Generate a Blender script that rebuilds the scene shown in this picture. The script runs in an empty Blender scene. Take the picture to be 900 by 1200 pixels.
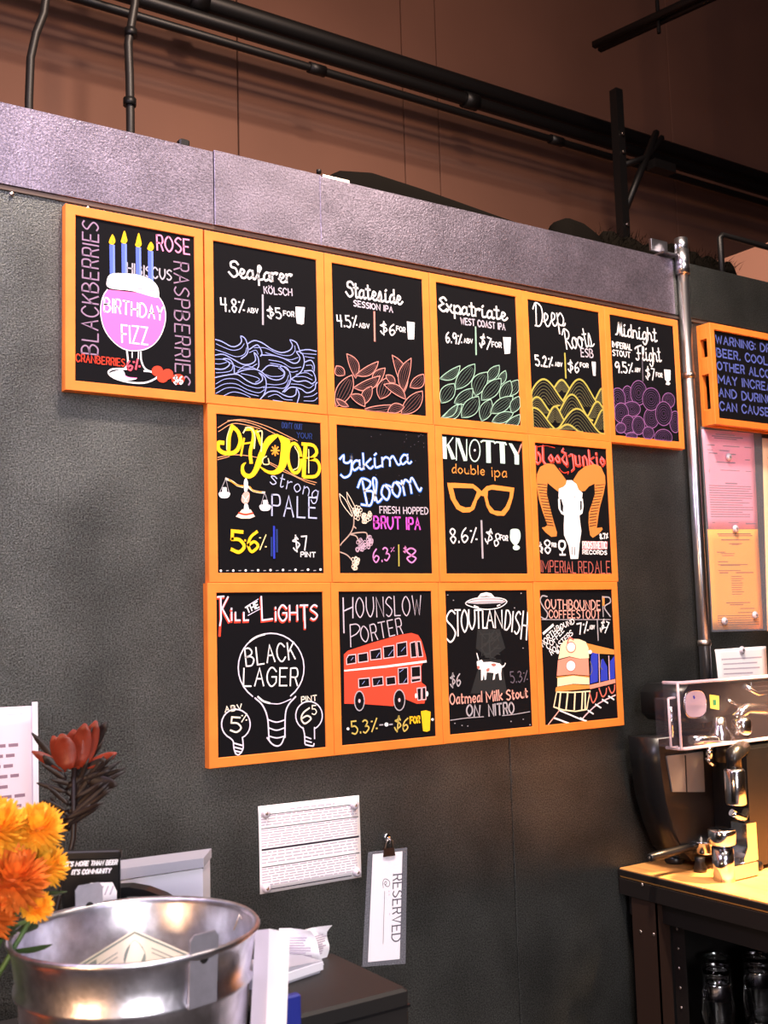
import bpy, bmesh, math, random
from mathutils import Vector, Matrix
random.seed(7)
R = math.radians
SC = bpy.context.scene
COL = SC.collection
# ---------------------------------------------------------------- camera, light, exposure
cam = bpy.data.cameras.new('camera'); co = bpy.data.objects.new('camera', cam); COL.objects.link(co)
cam.sensor_fit = 'VERTICAL'; cam.sensor_height = 36.0; cam.lens = 37.914; cam.clip_start = 0.05
cam.dof.use_dof = True; cam.dof.focus_distance = 2.5; cam.dof.aperture_fstop = 8.0
co.location = (-0.6387, -2.0973, 1.55); co.rotation_euler = (1.67421, 0.02791, -0.58147)
SC.camera = co
SC.view_settings.view_transform = 'Standard'; SC.view_settings.look = 'None'
SC.view_settings.gamma = 1.0; SC.view_settings.use_curve_mapping = False
SC.view_settings.exposure = -0.12
wd = bpy.data.worlds.new('world'); SC.world = wd; wd.use_nodes = True
wd.node_tree.nodes['Background'].inputs[0].default_value = (0.55, 0.5, 0.6, 1)
wd.node_tree.nodes['Background'].inputs[1].default_value = 0.035
def area(name, loc, target, size, power, color, spread=180, sy=None):
    l = bpy.data.lights.new(name, 'AREA'); l.energy = power; l.color = color; l.spread = R(spread)
    l.size = size
    if sy: l.shape = 'RECTANGLE'; l.size_y = sy
    o = bpy.data.objects.new(name, l); COL.objects.link(o); o.location = loc
    o.rotation_euler = (Vector(target) - Vector(loc)).to_track_quat('-Z', 'Y').to_euler()
    return o
def spot(name, loc, target, power, color, angle, blend, size=.05):
    l = bpy.data.lights.new(name, 'SPOT'); l.energy = power; l.color = color; l.spot_size = R(angle); l.spot_blend = blend
    l.shadow_soft_size = size
    o = bpy.data.objects.new(name, l); COL.objects.link(o); o.location = loc
    o.rotation_euler = (Vector(target) - Vector(loc)).to_track_quat('-Z', 'Y').to_euler()
    return o
area('track_light', (.45,-1.25,5.0), (1.1,0,1.9), .22, 92, (1.,.80,.66), 100)
area('rear_sheen_light', (-.2,-4.6,4.3), (.2,0,2.0), 2.2, 75, (.84,.78,1.), 180, 1.6)  # added area light that gives the steel wall its sheen; no window there
area('left_fill_light', (-.95,-.75,3.0), (-.2,0,2.2), .45, 24, (.90,.76,1.), 150)  # added cool fill brightening the wall's upper left; no window there
area('bucket_glint_light', (-1.5,-5.6,2.1), (-.16,-.8,1.1), .9, 26, (1.,.93,.92), 60, 1.8)  # unseen light added for streaks and highlights on the bucket; no door there
area('bar_lamp', (1.6,-1.6,3.6), (1.8,0,1.8), .3, 14, (1.,.82,.66), 120)
area('far_wall_lamp', (.8,-1.0,4.5), (1.1,1.6,3.4), .25, 30, (1.,.68,.48), 140)
area('bucket_side_fill', (-1.9,-1.7,1.35), (-.2,-.85,1.05), .35, 11, (1.,.55,.28), 120)  # added warm fill, mirrored in the bucket's left side; no actual lamp
spot('machine_lamp', (1.92,-.58,2.1), (1.86,-.50,.9), 750, (1.,.60,.30), 56, .35)

# ---------------------------------------------------------------- materials
MATS = {}
def mat(name, col, rough=.6, metal=0., bump=0., bscale=200., var=0., vscale=8., stretch=(1,1,1), trans=0., ior=1.45, alpha=1., coat=0., var2=0., v2scale=300., spec=.5):
    if name in MATS: return MATS[name]
    m = bpy.data.materials.new(name); m.use_nodes = True; MATS[name] = m
    nt = m.node_tree; b = nt.nodes['Principled BSDF']
    col = tuple(col) + (1,)
    b.inputs['Base Color'].default_value = col
    b.inputs['Roughness'].default_value = rough; b.inputs['Metallic'].default_value = metal
    b.inputs['IOR'].default_value = ior; b.inputs['Specular IOR Level'].default_value = spec
    b.inputs['Transmission Weight'].default_value = trans; b.inputs['Alpha'].default_value = alpha
    b.inputs['Coat Weight'].default_value = coat
    if bump or var or var2:
        tc = nt.nodes.new('ShaderNodeTexCoord'); mp = nt.nodes.new('ShaderNodeMapping'); mp.inputs['Scale'].default_value = stretch
        nt.links.new(tc.outputs['Object'], mp.inputs['Vector'])
        last = None
        for amt, sc_, det in ((var, vscale, 4), (var2, v2scale, 2)):
            if not amt: continue
            n = nt.nodes.new('ShaderNodeTexNoise'); n.inputs['Scale'].default_value = sc_; n.inputs['Detail'].default_value = det
            nt.links.new(mp.outputs[0], n.inputs['Vector'])
            r = nt.nodes.new('ShaderNodeMapRange'); r.inputs[1].default_value = .3; r.inputs[2].default_value = .7
            r.inputs[3].default_value = 1 - amt; r.inputs[4].default_value = 1 + amt
            nt.links.new(n.outputs['Fac'], r.inputs[0])
            if last is None: last = r.outputs[0]
            else:
                q = nt.nodes.new('ShaderNodeMath'); q.operation = 'MULTIPLY'; nt.links.new(last, q.inputs[0]); nt.links.new(r.outputs[0], q.inputs[1]); last = q.outputs[0]
        if last is not None:
            v = nt.nodes.new('ShaderNodeVectorMath'); v.operation = 'SCALE'; v.inputs[0].default_value = col[:3]
            nt.links.new(last, v.inputs['Scale']); nt.links.new(v.outputs[0], b.inputs['Base Color'])
        if bump:
            n = nt.nodes.new('ShaderNodeTexNoise'); n.inputs['Scale'].default_value = bscale; n.inputs['Detail'].default_value = 3
            nt.links.new(mp.outputs[0], n.inputs['Vector'])
            bp = nt.nodes.new('ShaderNodeBump'); bp.inputs['Strength'].default_value = bump; bp.inputs['Distance'].default_value = .002
            nt.links.new(n.outputs['Fac'], bp.inputs['Height']); nt.links.new(bp.outputs[0], b.inputs['Normal'])
    return m
mat('sheet', (.084,.089,.086), .40, .88, bump=.9, bscale=420, var=.34, vscale=4.5, var2=.6, v2scale=300)
mat('fascia', (.22,.19,.245), .40, .8, bump=.5, bscale=220, var=.2, vscale=9, var2=.35, v2scale=260)
mat('orange', (.82,.22,.030), .55, bump=.25, bscale=60, var=.10, vscale=14, stretch=(1,1,1))
mat('orange_in', (.30,.085,.02), .7)
mat('slate', (.0035,.0035,.005), .8, spec=.12)
mat('farwall', (.17,.075,.046), .8, var=.12, vscale=1.2, bump=.2, bscale=60)
mat('dark', (.02,.018,.018), .6)
mat('seal', (.09,.06,.045), .6)
mat('floor', (.08,.07,.065), .5, var=.3, vscale=3)
mat('blackpipe', (.007,.006,.006), .45, .3)
mat('cable', (.012,.009,.008), .5)
mat('chrome', (.75,.75,.8), .16, 1.)
mat('conduit', (.62,.62,.68), .28, 1., bump=.1, bscale=90)
mat('galv', (.72,.71,.80), .32, 1., bump=.35, bscale=45, var=.3, vscale=34)
mat('galv_ear', (.42,.42,.50), .4, .6, var=.1, vscale=60)
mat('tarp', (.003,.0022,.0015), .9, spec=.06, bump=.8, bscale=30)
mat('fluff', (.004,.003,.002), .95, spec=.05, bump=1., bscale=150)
mat('paper', (.93,.90,.95), .7)
mat('paper2', (.72,.62,.72), .7)
mat('pinkpaper', (.85,.33,.47), .7, var=.04, vscale=6)
mat('orangepaper', (.92,.38,.045), .7, var=.05, vscale=6)
mat('creampaper', (.8,.55,.35), .7)
mat('sleeve', (.8,.82,1.), .12, alpha=.08)
mat('ink', (.02,.015,.03), .6)
mat('inkgrey', (.25,.16,.22), .7)
mat('inkbrown', (.32,.13,.03), .7)
mat('inkpale', (.52,.45,.55), .7)
mat('magnet', (.62,.56,.64), .3, coat=.5)
mat('wood', (.66,.30,.085), .4, var=.2, vscale=5, stretch=(9,1,1), bump=.15, bscale=30)
mat('blacksteel', (.014,.010,.009), .45, .2)
mat('brownsteel', (.030,.014,.009), .5, .2)
mat('black', (.006,.006,.007), .32)
mat('blackmatte', (.010,.009,.009), .55)
mat('greypanel', (.22,.22,.23), .35, .6)
mat('acrylic', (.12,.10,.13), .08, alpha=.09)
mat('acrylic_edge', (.85,.72,.85), .12, alpha=.45)
mat('glass', (1,1,1), .02, trans=1., ior=1.45)
mat('badge', (.48,.40,.55), .45)
mat('sticker', (.80,.72,.12), .5)
mat('stickergreen', (.02,.28,.12), .5)
mat('red', (.6,.03,.03), .4)
mat('mum', (.95,.47,.03), .6, var=.25, vscale=30)
mat('mumdark', (.72,.17,.02), .6, var=.3, vscale=30)
mat('leafgreen', (.05,.10,.025), .55, var=.3, vscale=20)
mat('bract', (.19,.022,.008), .45, var=.3, vscale=25)
mat('bractdark', (.010,.004,.003), .5)
mat('bill', (.72,.66,.55), .7)
mat('billink', (.22,.26,.24), .7)
mat('greyplastic', (.36,.36,.42), .35)
mat('whiteplastic', (.78,.77,.86), .4)
mat('blue', (.02,.03,.25), .4)
mat('duct', (.42,.20,.13), .6)
mat('screw', (.6,.5,.45), .3, 1.)
mat('water', (.6,.65,.6), .05, trans=.9, ior=1.33)
# paint-marker colours
PC = dict(k=(.004,.004,.006), w=(.92,.92,.95), lg=(.55,.5,.6), gr=(.42,.40,.45), gr2=(.13,.11,.15), dp=(.30,.20,.30), pk=(.85,.30,.50), pk2=(.86,.16,.46), bl=(.10,.16,.62), bl2=(.18,.27,.80), bl3=(.03,.05,.50),
  ye=(.95,.55,.02), yl=(.95,.80,.35), **{'or':(.9,.33,.04)}, ors=(.70,.33,.16), rd=(.75,.06,.03), rd2=(.85,.10,.15), rd3=(.65,.16,.12), lb=(.30,.36,.72), lb2=(.45,.50,.72), dbl=(.02,.04,.16), sa=(.62,.26,.22), sad=(.20,.085,.08), mid=(.10,.16,.13), sa2=(.80,.30,.22),
  mi=(.30,.50,.40), mw=(.62,.90,.78), kh=(.42,.38,.08), kh2=(.16,.15,.07), kh3=(.62,.48,.12), pu=(.25,.11,.30), pu2=(.11,.05,.15), wo=(.88,.72,.58), rw=(.80,.40,.34), cb=(.03,.16,.62), mg=(.75,.10,.62), mg2=(.68,.25,.58),
  pl=(.55,.40,.52), ta=(.45,.33,.28), oc=(.72,.28,.06), or2=(.85,.27,.05), hb=(.62,.22,.05), kb=(.05,.03,.02), rl=(.88,.25,.30), rp=(.45,.12,.10), w2r=(.95,.88,.9), pw=(.78,.72,.90), wy=(.92,.85,.72), rb=(.72,.07,.035), pkw=(.85,.55,.62), g1=(.022,.024,.026), g2=(.032,.035,.036), co=(.45,.16,.13), cr=(.90,.78,.50))
for k_, c_ in PC.items(): mat('paint_' + k_, c_, .7, spec=.12)
# ---------------------------------------------------------------- mesh helper
class MB:
    def __init__(s): s.v=[]; s.f=[]; s.m=[]; s.mats=[]; s.cur=0; s.smooth=[]
    def use(s, m):
        if m not in s.mats: s.mats.append(m)
        s.cur = s.mats.index(m); return s
    def add(s, vs, fs, sm=False):
        o=len(s.v); s.v += [tuple(v) for v in vs]
        for f in fs: s.f.append([i+o for i in f]); s.m.append(s.cur); s.smooth.append(sm)
        return s
    def box(s, a, b, ch=0.):
        x0,y0,z0=a; x1,y1,z1=b
        if ch<=0:
            return s.add([(x0,y0,z0),(x1,y0,z0),(x1,y1,z0),(x0,y1,z0),(x0,y0,z1),(x1,y0,z1),(x1,y1,z1),(x0,y1,z1)],
                [(0,3,2,1),(4,5,6,7),(0,1,5,4),(1,2,6,5),(2,3,7,6),(3,0,4,7)])
        # octagonal-edged box: vertical edges and top/bottom chamfered
        def ring(i,z): 
            c=ch
            return [(x0+i+c,y0+i,z),(x1-i-c,y0+i,z),(x1-i,y0+i+c,z),(x1-i,y1-i-c,z),(x1-i-c,y1-i,z),(x0+i+c,y1-i,z),(x0+i,y1-i-c,z),(x0+i,y0+i+c,z)]
        vs=ring(ch,z0)+ring(0,z0+ch)+ring(0,z1-ch)+ring(ch,z1)
        fs=[tuple(range(7,-1,-1)),tuple(range(24,32))]
        for k in range(3):
            for i in range(8): j=(i+1)%8; fs.append((k*8+i,k*8+j,k*8+8+j,k*8+8+i))
        return s.add(vs,fs)
    def cyl(s, p, q, r0, r1=None, n=16, caps=True, sm=True):
        r1 = r0 if r1 is None else r1
        p=Vector(p); q=Vector(q); d=(q-p).normalized()
        a=d.orthogonal().normalized(); b=d.cross(a)
        vs=[]
        for c,r in ((p,r0),(q,r1)):
            for i in range(n):
                t=2*math.pi*i/n; vs.append(c+a*math.cos(t)*r+b*math.sin(t)*r)
        s.add(vs,[(i,(i+1)%n,n+(i+1)%n,n+i) for i in range(n)],sm)
        if caps:
            s.add(vs[:n],[tuple(range(n-1,-1,-1))]); s.add(vs[n:],[tuple(range(n))])
        return s
    def lathe(s, prof, c=(0,0,0), n=28, sm=True, axis='z'):
        vs=[]
        for r,h in prof:
            for i in range(n):
                t=2*math.pi*i/n
                if axis=='z': vs.append((c[0]+r*math.cos(t),c[1]+r*math.sin(t),c[2]+h))
                elif axis=='y': vs.append((c[0]+r*math.cos(t),c[1]+h,c[2]+r*math.sin(t)))
                else: vs.append((c[0]+h,c[1]+r*math.cos(t),c[2]+r*math.sin(t)))
        fs=[]
        for k in range(len(prof)-1):
            for i in range(n): j=(i+1)%n; fs.append((k*n+i,k*n+j,(k+1)*n+j,(k+1)*n+i))
        return s.add(vs,fs,sm)
    def tube(s, pts, r, n=8, caps=True, radii=None):
        P=[Vector(p) for p in pts]; vs=[]; ref=None
        for k,p in enumerate(P):
            d=(P[min(k+1,len(P)-1)]-P[max(k-1,0)]).normalized()
            if ref is None: ref=d.orthogonal().normalized()
            a=(ref-d*ref.dot(d)).normalized(); ref=a; b=d.cross(a)
            rr=radii[k] if radii else r
            for i in range(n):
                t=2*math.pi*i/n; vs.append(p+a*math.cos(t)*rr+b*math.sin(t)*rr)
        fs=[(k*n+i,k*n+(i+1)%n,(k+1)*n+(i+1)%n,(k+1)*n+i) for k in range(len(P)-1) for i in range(n)]
        s.add(vs,fs,True)
        if caps: s.add(vs[:n],[tuple(range(n-1,-1,-1))]); s.add(vs[-n:],[tuple(range(n))])
        return s
    def prism(s, pts, lo, hi, axis='y', sm=False):
        """outline in the other two axes, extruded along axis"""
        def mk(u,v,w): return {'y':(u,w,v),'x':(w,u,v),'z':(u,v,w)}[axis]
        n=len(pts); vs=[mk(u,v,lo) for u,v in pts]+[mk(u,v,hi) for u,v in pts]
        s.add(vs,[tuple(range(n)),tuple(range(2*n-1,n-1,-1))]); s.add(vs,[(i,(i+1)%n,n+(i+1)%n,n+i) for i in range(n)],sm)
        return s
    def sphere(s, c, r, n=14, m=8, sc=(1,1,1), top=1.):
        vs=[];fs=[]
        for k in range(m+1):
            a=math.pi*k/m*top
            for i in range(n):
                t=2*math.pi*i/n; vs.append((c[0]+r*sc[0]*math.sin(a)*math.cos(t),c[1]+r*sc[1]*math.sin(a)*math.sin(t),c[2]+r*sc[2]*math.cos(a)))
        for k in range(m):
            for i in range(n): fs.append((k*n+i,(k+1)*n+i,(k+1)*n+(i+1)%n,k*n+(i+1)%n))
        return s.add(vs,fs,True)
    def build(s, name, parent=None, loc=(0,0,0), fix=True):
        me=bpy.data.meshes.new(name); me.from_pydata(s.v,[],s.f)
        for m in s.mats: me.materials.append(MATS[m])
        me.polygons.foreach_set('material_index', s.m); me.polygons.foreach_set('use_smooth', s.smooth)
        if fix:
            bm=bmesh.new(); bm.from_mesh(me); bmesh.ops.remove_doubles(bm,verts=bm.verts,dist=1e-6); bmesh.ops.recalc_face_normals(bm,faces=bm.faces); bm.to_mesh(me); bm.free()
        me.update()
        o=bpy.data.objects.new(name,me); COL.objects.link(o); o.location=loc
        if parent: o.parent=parent
        return o
def M(m): return MB().use(m)
def tag(o, label, cat, group=None):
    o['label']=label; o['category']=cat
    if group: o['group']=group
    return o
def thing(name, loc, label, cat, group=None, rz=0):
    o=bpy.data.objects.new(name,None); COL.objects.link(o); o.location=loc; o.rotation_euler=(0,0,rz); o.empty_display_size=.05
    return tag(o,label,cat,group)
def struct(name, mb=None, loc=(0,0,0)):
    if mb: o=mb.build(name,loc=loc)
    else: o=bpy.data.objects.new(name,None); COL.objects.link(o); o.location=loc
    o['kind']='structure'; return o
# ---------------------------------------------------------------- stroke lettering
H_={c:i for i,c in enumerate('0123456789abcdef')}; H_.update({'z':-1,'y':-2,'x':-3,'w':-4})
PF={'A':"003a60 1454",'B':"000a ~0a3a58460 5 ~0545634000".replace('0 5','05'),'C':"~684a2a0703204062",'D':"000a ~0a3a67633000",'E':"5a0a0050 0545",'F':"5a0a00 0545",
'G':"~684a2a0703204062 626535",'H':"0a00 6a60 0565",'I':"0a00",'J':"~4a4a422002",'K':"0a00 5a04 2650",'L':"0a0050",'M':"000a438a80",'N':"000a606a",'O':"~3a07033063673a",
'P':"000a ~0a4a574505",'Q':"~3a07033063673a 4260",'R':"000a ~0a4a574505 3550",'S':"~593a190735534120 01".replace(' ',''),'T':"0a6a 3a30",'U':"~0a0430646a",'V':"0a306a",
'W':"0a2048608a",'X':"0a60 006a",'Y':"0a35 6a3530",'Z':"0a6a0060",'Ö':"~3a07033063673a 1b1c 5b5c",
'0':"~2a07032043472a",'1':"082a20",'2':"~082a483500 0050",'3':"~092a4825 ~2545532001",'4':"0a0555 4a40",'5':"4a0a06 ~0636533001",'6':"~4a170320533503",'7':"0a5a20",
'8':"~2a08254320032548 4829".replace(' 4829','2a'),'9':"~5825072a5840",'%':"5a00 0818 4252",'$':"~583a280746644220 02 3b3z".replace('20 02','2002'),'.':"0001",':':"0102 0708",',':"1100","'":"0b09",'@':"~6446254254767a3b06023081",'-':"0545",
'a':"~4526031042 4640",'b':"0a00 ~0436533001",'c':"~4526032041",'d':"~4526031042 4a40",'e':"0343 ~434526032041",'f':"~493a1810 0535",'g':"~4526031042 ~464y2w0y",'h':"0a00 ~03264440",
'i':"0600 0809",'k':"0a00 4602 1340",'l':"0a00",'m':"0600 ~04264440 ~44668480",'n':"0600 ~04264440",'o':"~26040220424426",'p':"060w ~0436533001",'r':"0600 ~042636",'s':"~452605422001",
't':"~19112031 0636",'u':"~0602204246 4640",'x':"0640 0046"}
CF={'a':"~4526031042 ~46415061",'e':"~02334526132040 62".replace(' ',''),'f':"~013648493a28202w ~123061",'r':"0600 ~04264635",'n':"0600 ~042644415061",'m':"0600 ~04264440 ~4466819 0a1".replace('9 0','90'),
'o':"~26040220424426 ~365564",'s':"~012734322001 ~204061",'t':"~2a213051 0747",'i':"~16112051 1829",'d':"~4526031042 ~4a415061",'l':"~01382a18112041",'h':"0a00 ~042644415061",'k':"0a00 4602 ~13304051",
'g':"~4526031042 ~464y2w0y ~4x61",'p':"060w ~0436533001 ~305061",'x':"0640 4600 ~405061",'u':"~0602204246 ~46415061",
'S':"~795b2a2756623003",'E':"~694b1936033062 3646",'D':"3a10 ~083b79744000",'R':"3a20 ~083b7966355370 91".replace('70 91','7091'),'M':"~00214a 4a50 507a ~7a718091",'F':"4943 ~43412001 ~08194a9b 2575",'Y':"~082a2645676a ~6a655y2w0y",'B':"3a30 ~083b796736 ~367573503001"}
GF={'b':"0b02 ~01204245 4527",'l':"0b022030 0b1c",'o':"260422 22424426".replace(' 22424426','42')+" 424426",'d':"2604225 0".replace(' ','')+" 50524826 48092b",'j':"074828 484y1w",'u':"0701204142 474051",'n':"0600 06274440",'k':"0b00 045 6 0440".replace(' 6','6'),'i':"0600102 0809",'e':"412003264442 4404"}
def glyph(font,ch):
    if font=='c' and ch in CF: return CF[ch]
    if font=='g' and ch in GF: return GF[ch]
    if font=='l' and ch=='i': return "0600 0908"
    if font=='l' and ch=='l': return "060030"
    return PF.get(ch) or PF.get(ch.upper(),'')
def cat_rom(P, n=5):
    if len(P)<3: return P
    closed = (P[0]-P[-1]).length < 1e-6
    Q=([P[-2]]+P+[P[1]]) if closed else ([P[0]*2-P[1]]+P+[P[-1]*2-P[-2]])
    out=[]
    for i in range(1,len(Q)-2):
        a,b,c,d=Q[i-1:i+3]
        for k in range(n):
            t=k/n; out.append(.5*((2*b)+(c-a)*t+(2*a-5*b+4*c-d)*t*t+(3*b-a-3*c+d)*t**3))
    out.append(P[-1]); return out
def glyph_lines(font,ch):
    res=[]
    for tok in glyph(font,ch).split():
        sm=tok[0]=='~'; t=tok.lstrip('~')
        if len(t)%2: t=t[:-1]
        P=[Vector((H_[t[i]],H_[t[i+1]])) for i in range(0,len(t),2)]
        if len(P)>=2: res.append(cat_rom(P,4) if sm else P)
    return res
class Ink:
    """flat painted strokes on a board face: u right, v down in mm; each mark is laid a hair above the last"""
    def __init__(s, w=258., h=343.5, step=.00003): s.mb=MB(); s.z=.0001; s.step=step; s.w=w; s.h=h
    def cl(s,p): return Vector((min(max(p[0],0),s.w),min(max(p[1],0),s.h)))
    def stroke(s,c,w,P,clip=True,nib=None):
        P=[Vector(p) for p in P]; Q=[P[0]]
        for p in P[1:]:
            if (p-Q[-1]).length>.15: Q.append(p)
        if len(Q)<2: Q=[Q[0],Q[0]+Vector((.3,.0))]
        if clip: Q=[s.cl(q) for q in Q]
        vs=[];n=len(Q)
        for i,p in enumerate(Q):
            d0=(p-Q[i-1]) if i else None; d1=(Q[i+1]-p) if i<n-1 else None
            a=d0.normalized() if d0 and d0.length>1e-6 else None; b=d1.normalized() if d1 and d1.length>1e-6 else None
            d=(a or b or Vector((1,0))) if not(a and b) else (a+b)
            if d.length<.2: d=b
            d=d.normalized(); nn=Vector((-d.y,d.x)); k=1.
            if a and b: k=min(1/max(.5,abs(nn.dot(Vector((-b.y,b.x))))),1.6)
            ww=w*.5*k
            if nib is not None: ww=w*.5*(.25+.9*abs(math.sin(math.atan2(d.y,d.x)-nib)))
            if not a: p=p-d*ww*.6
            if not b: p=p+d*ww*.6
            vs+= [p+nn*ww,p-nn*ww]
        s.mb.use('paint_'+c if 'paint_'+c in MATS else c)
        s.mb.add([(q.x/1000,-s.z,-q.y/1000) for q in vs],[(2*i,2*i+1,2*i+3,2*i+2) for i in range(n-1)])
    def fill(s,c,P):
        P=[s.cl(p) for p in P]
        s.mb.use('paint_'+c if 'paint_'+c in MATS else c); s.mb.add([(q.x/1000,-s.z,-q.y/1000) for q in P],[tuple(range(len(P)))])
        s.z+=s.step
    def text(s,c,w,t,p,q,h,font='p',slant=0.,clip=True,serif=False,fit=True,rnd=.0):
        p=Vector(p); q=Vector(q); L=(q-p).length; ex=(q-p)/L; ey=Vector((ex.y,-ex.x)); X=0.; items=[]
        for ch in t:
            if ch==' ': X+=5; continue
            g=glyph_lines(font,ch); wd=max([v.x for l in g for v in l] or [3])
            items.append((X,g)); X+=max(wd,.1)+(.0 if (font=='c') else 2.4)
            if font=='c': X+= .0 if wd>4.5 else .6
        X=max(X-(2.4 if font!='c' else 0),1.2)
        if len(t)==1 and items: X=max(max([v.x for l in items[0][1] for v in l]),3.)
        kx=L/X
        for x0,g in items:
            j=random.uniform(-.02,.02)*h
            for l in g:
                pts=[p+ex*((x0+v.x)*kx+slant*v.y*h/10)+ey*(v.y*h/10+j) for v in l]
                s.stroke(c,w,pts,clip,nib=R(-35) if font=='g' else None)
                if serif:
                    for a,b in zip(l,l[1:]):
                        if abs(a.x-b.x)<.01 and abs(a.y-b.y)>4:
                            for e in (a,b):
                                if e.y in (0,10):
                                    m=p+ex*((x0+e.x)*kx)+ey*(e.y*h/10); s.stroke(c,w*.45,[m-ex*kx*1.1,m+ex*kx*1.1],clip)
        s.z+=s.step
def vec(p): 
    a,b=p.split(','); return Vector((float(a),float(b)))
def draw(data, W=258., H=343.5):
    """one Ink per painted subject; every lettering string is its own piece"""
    out=[]; name='chalk_drawing'; cur=None; i=0
    for ln in data.split('\n'):
        f=ln.split('|')
        if f[0]=='n': name=f[1]; cur=None; continue
        P=[vec(t) for t in f[4].split()]
        z=.0001+i*.000022; i+=1
        if f[0]=='t':
            B=Ink(W,H); B.z=z; fo,sl,h=f[3].split(','); B.text(f[1],float(f[2]),f[5],P[0],P[1],float(h),fo,float(sl)); out.append(('lettering',B)); continue
        if cur is None: cur=Ink(W,H); out.append((name,cur))
        cur.z=z
        if f[3]=='1' and len(P)>2:
            P=cat_rom(P+([P[0]] if f[0]=='f' else []),3 if len(P)>8 else 4)
            if f[0]=='f': P=P[:-1]
        if f[0]=='s': cur.stroke(f[1],float(f[2]),P)
        else: cur.fill(f[1],P)
    return out
ART={}
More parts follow.
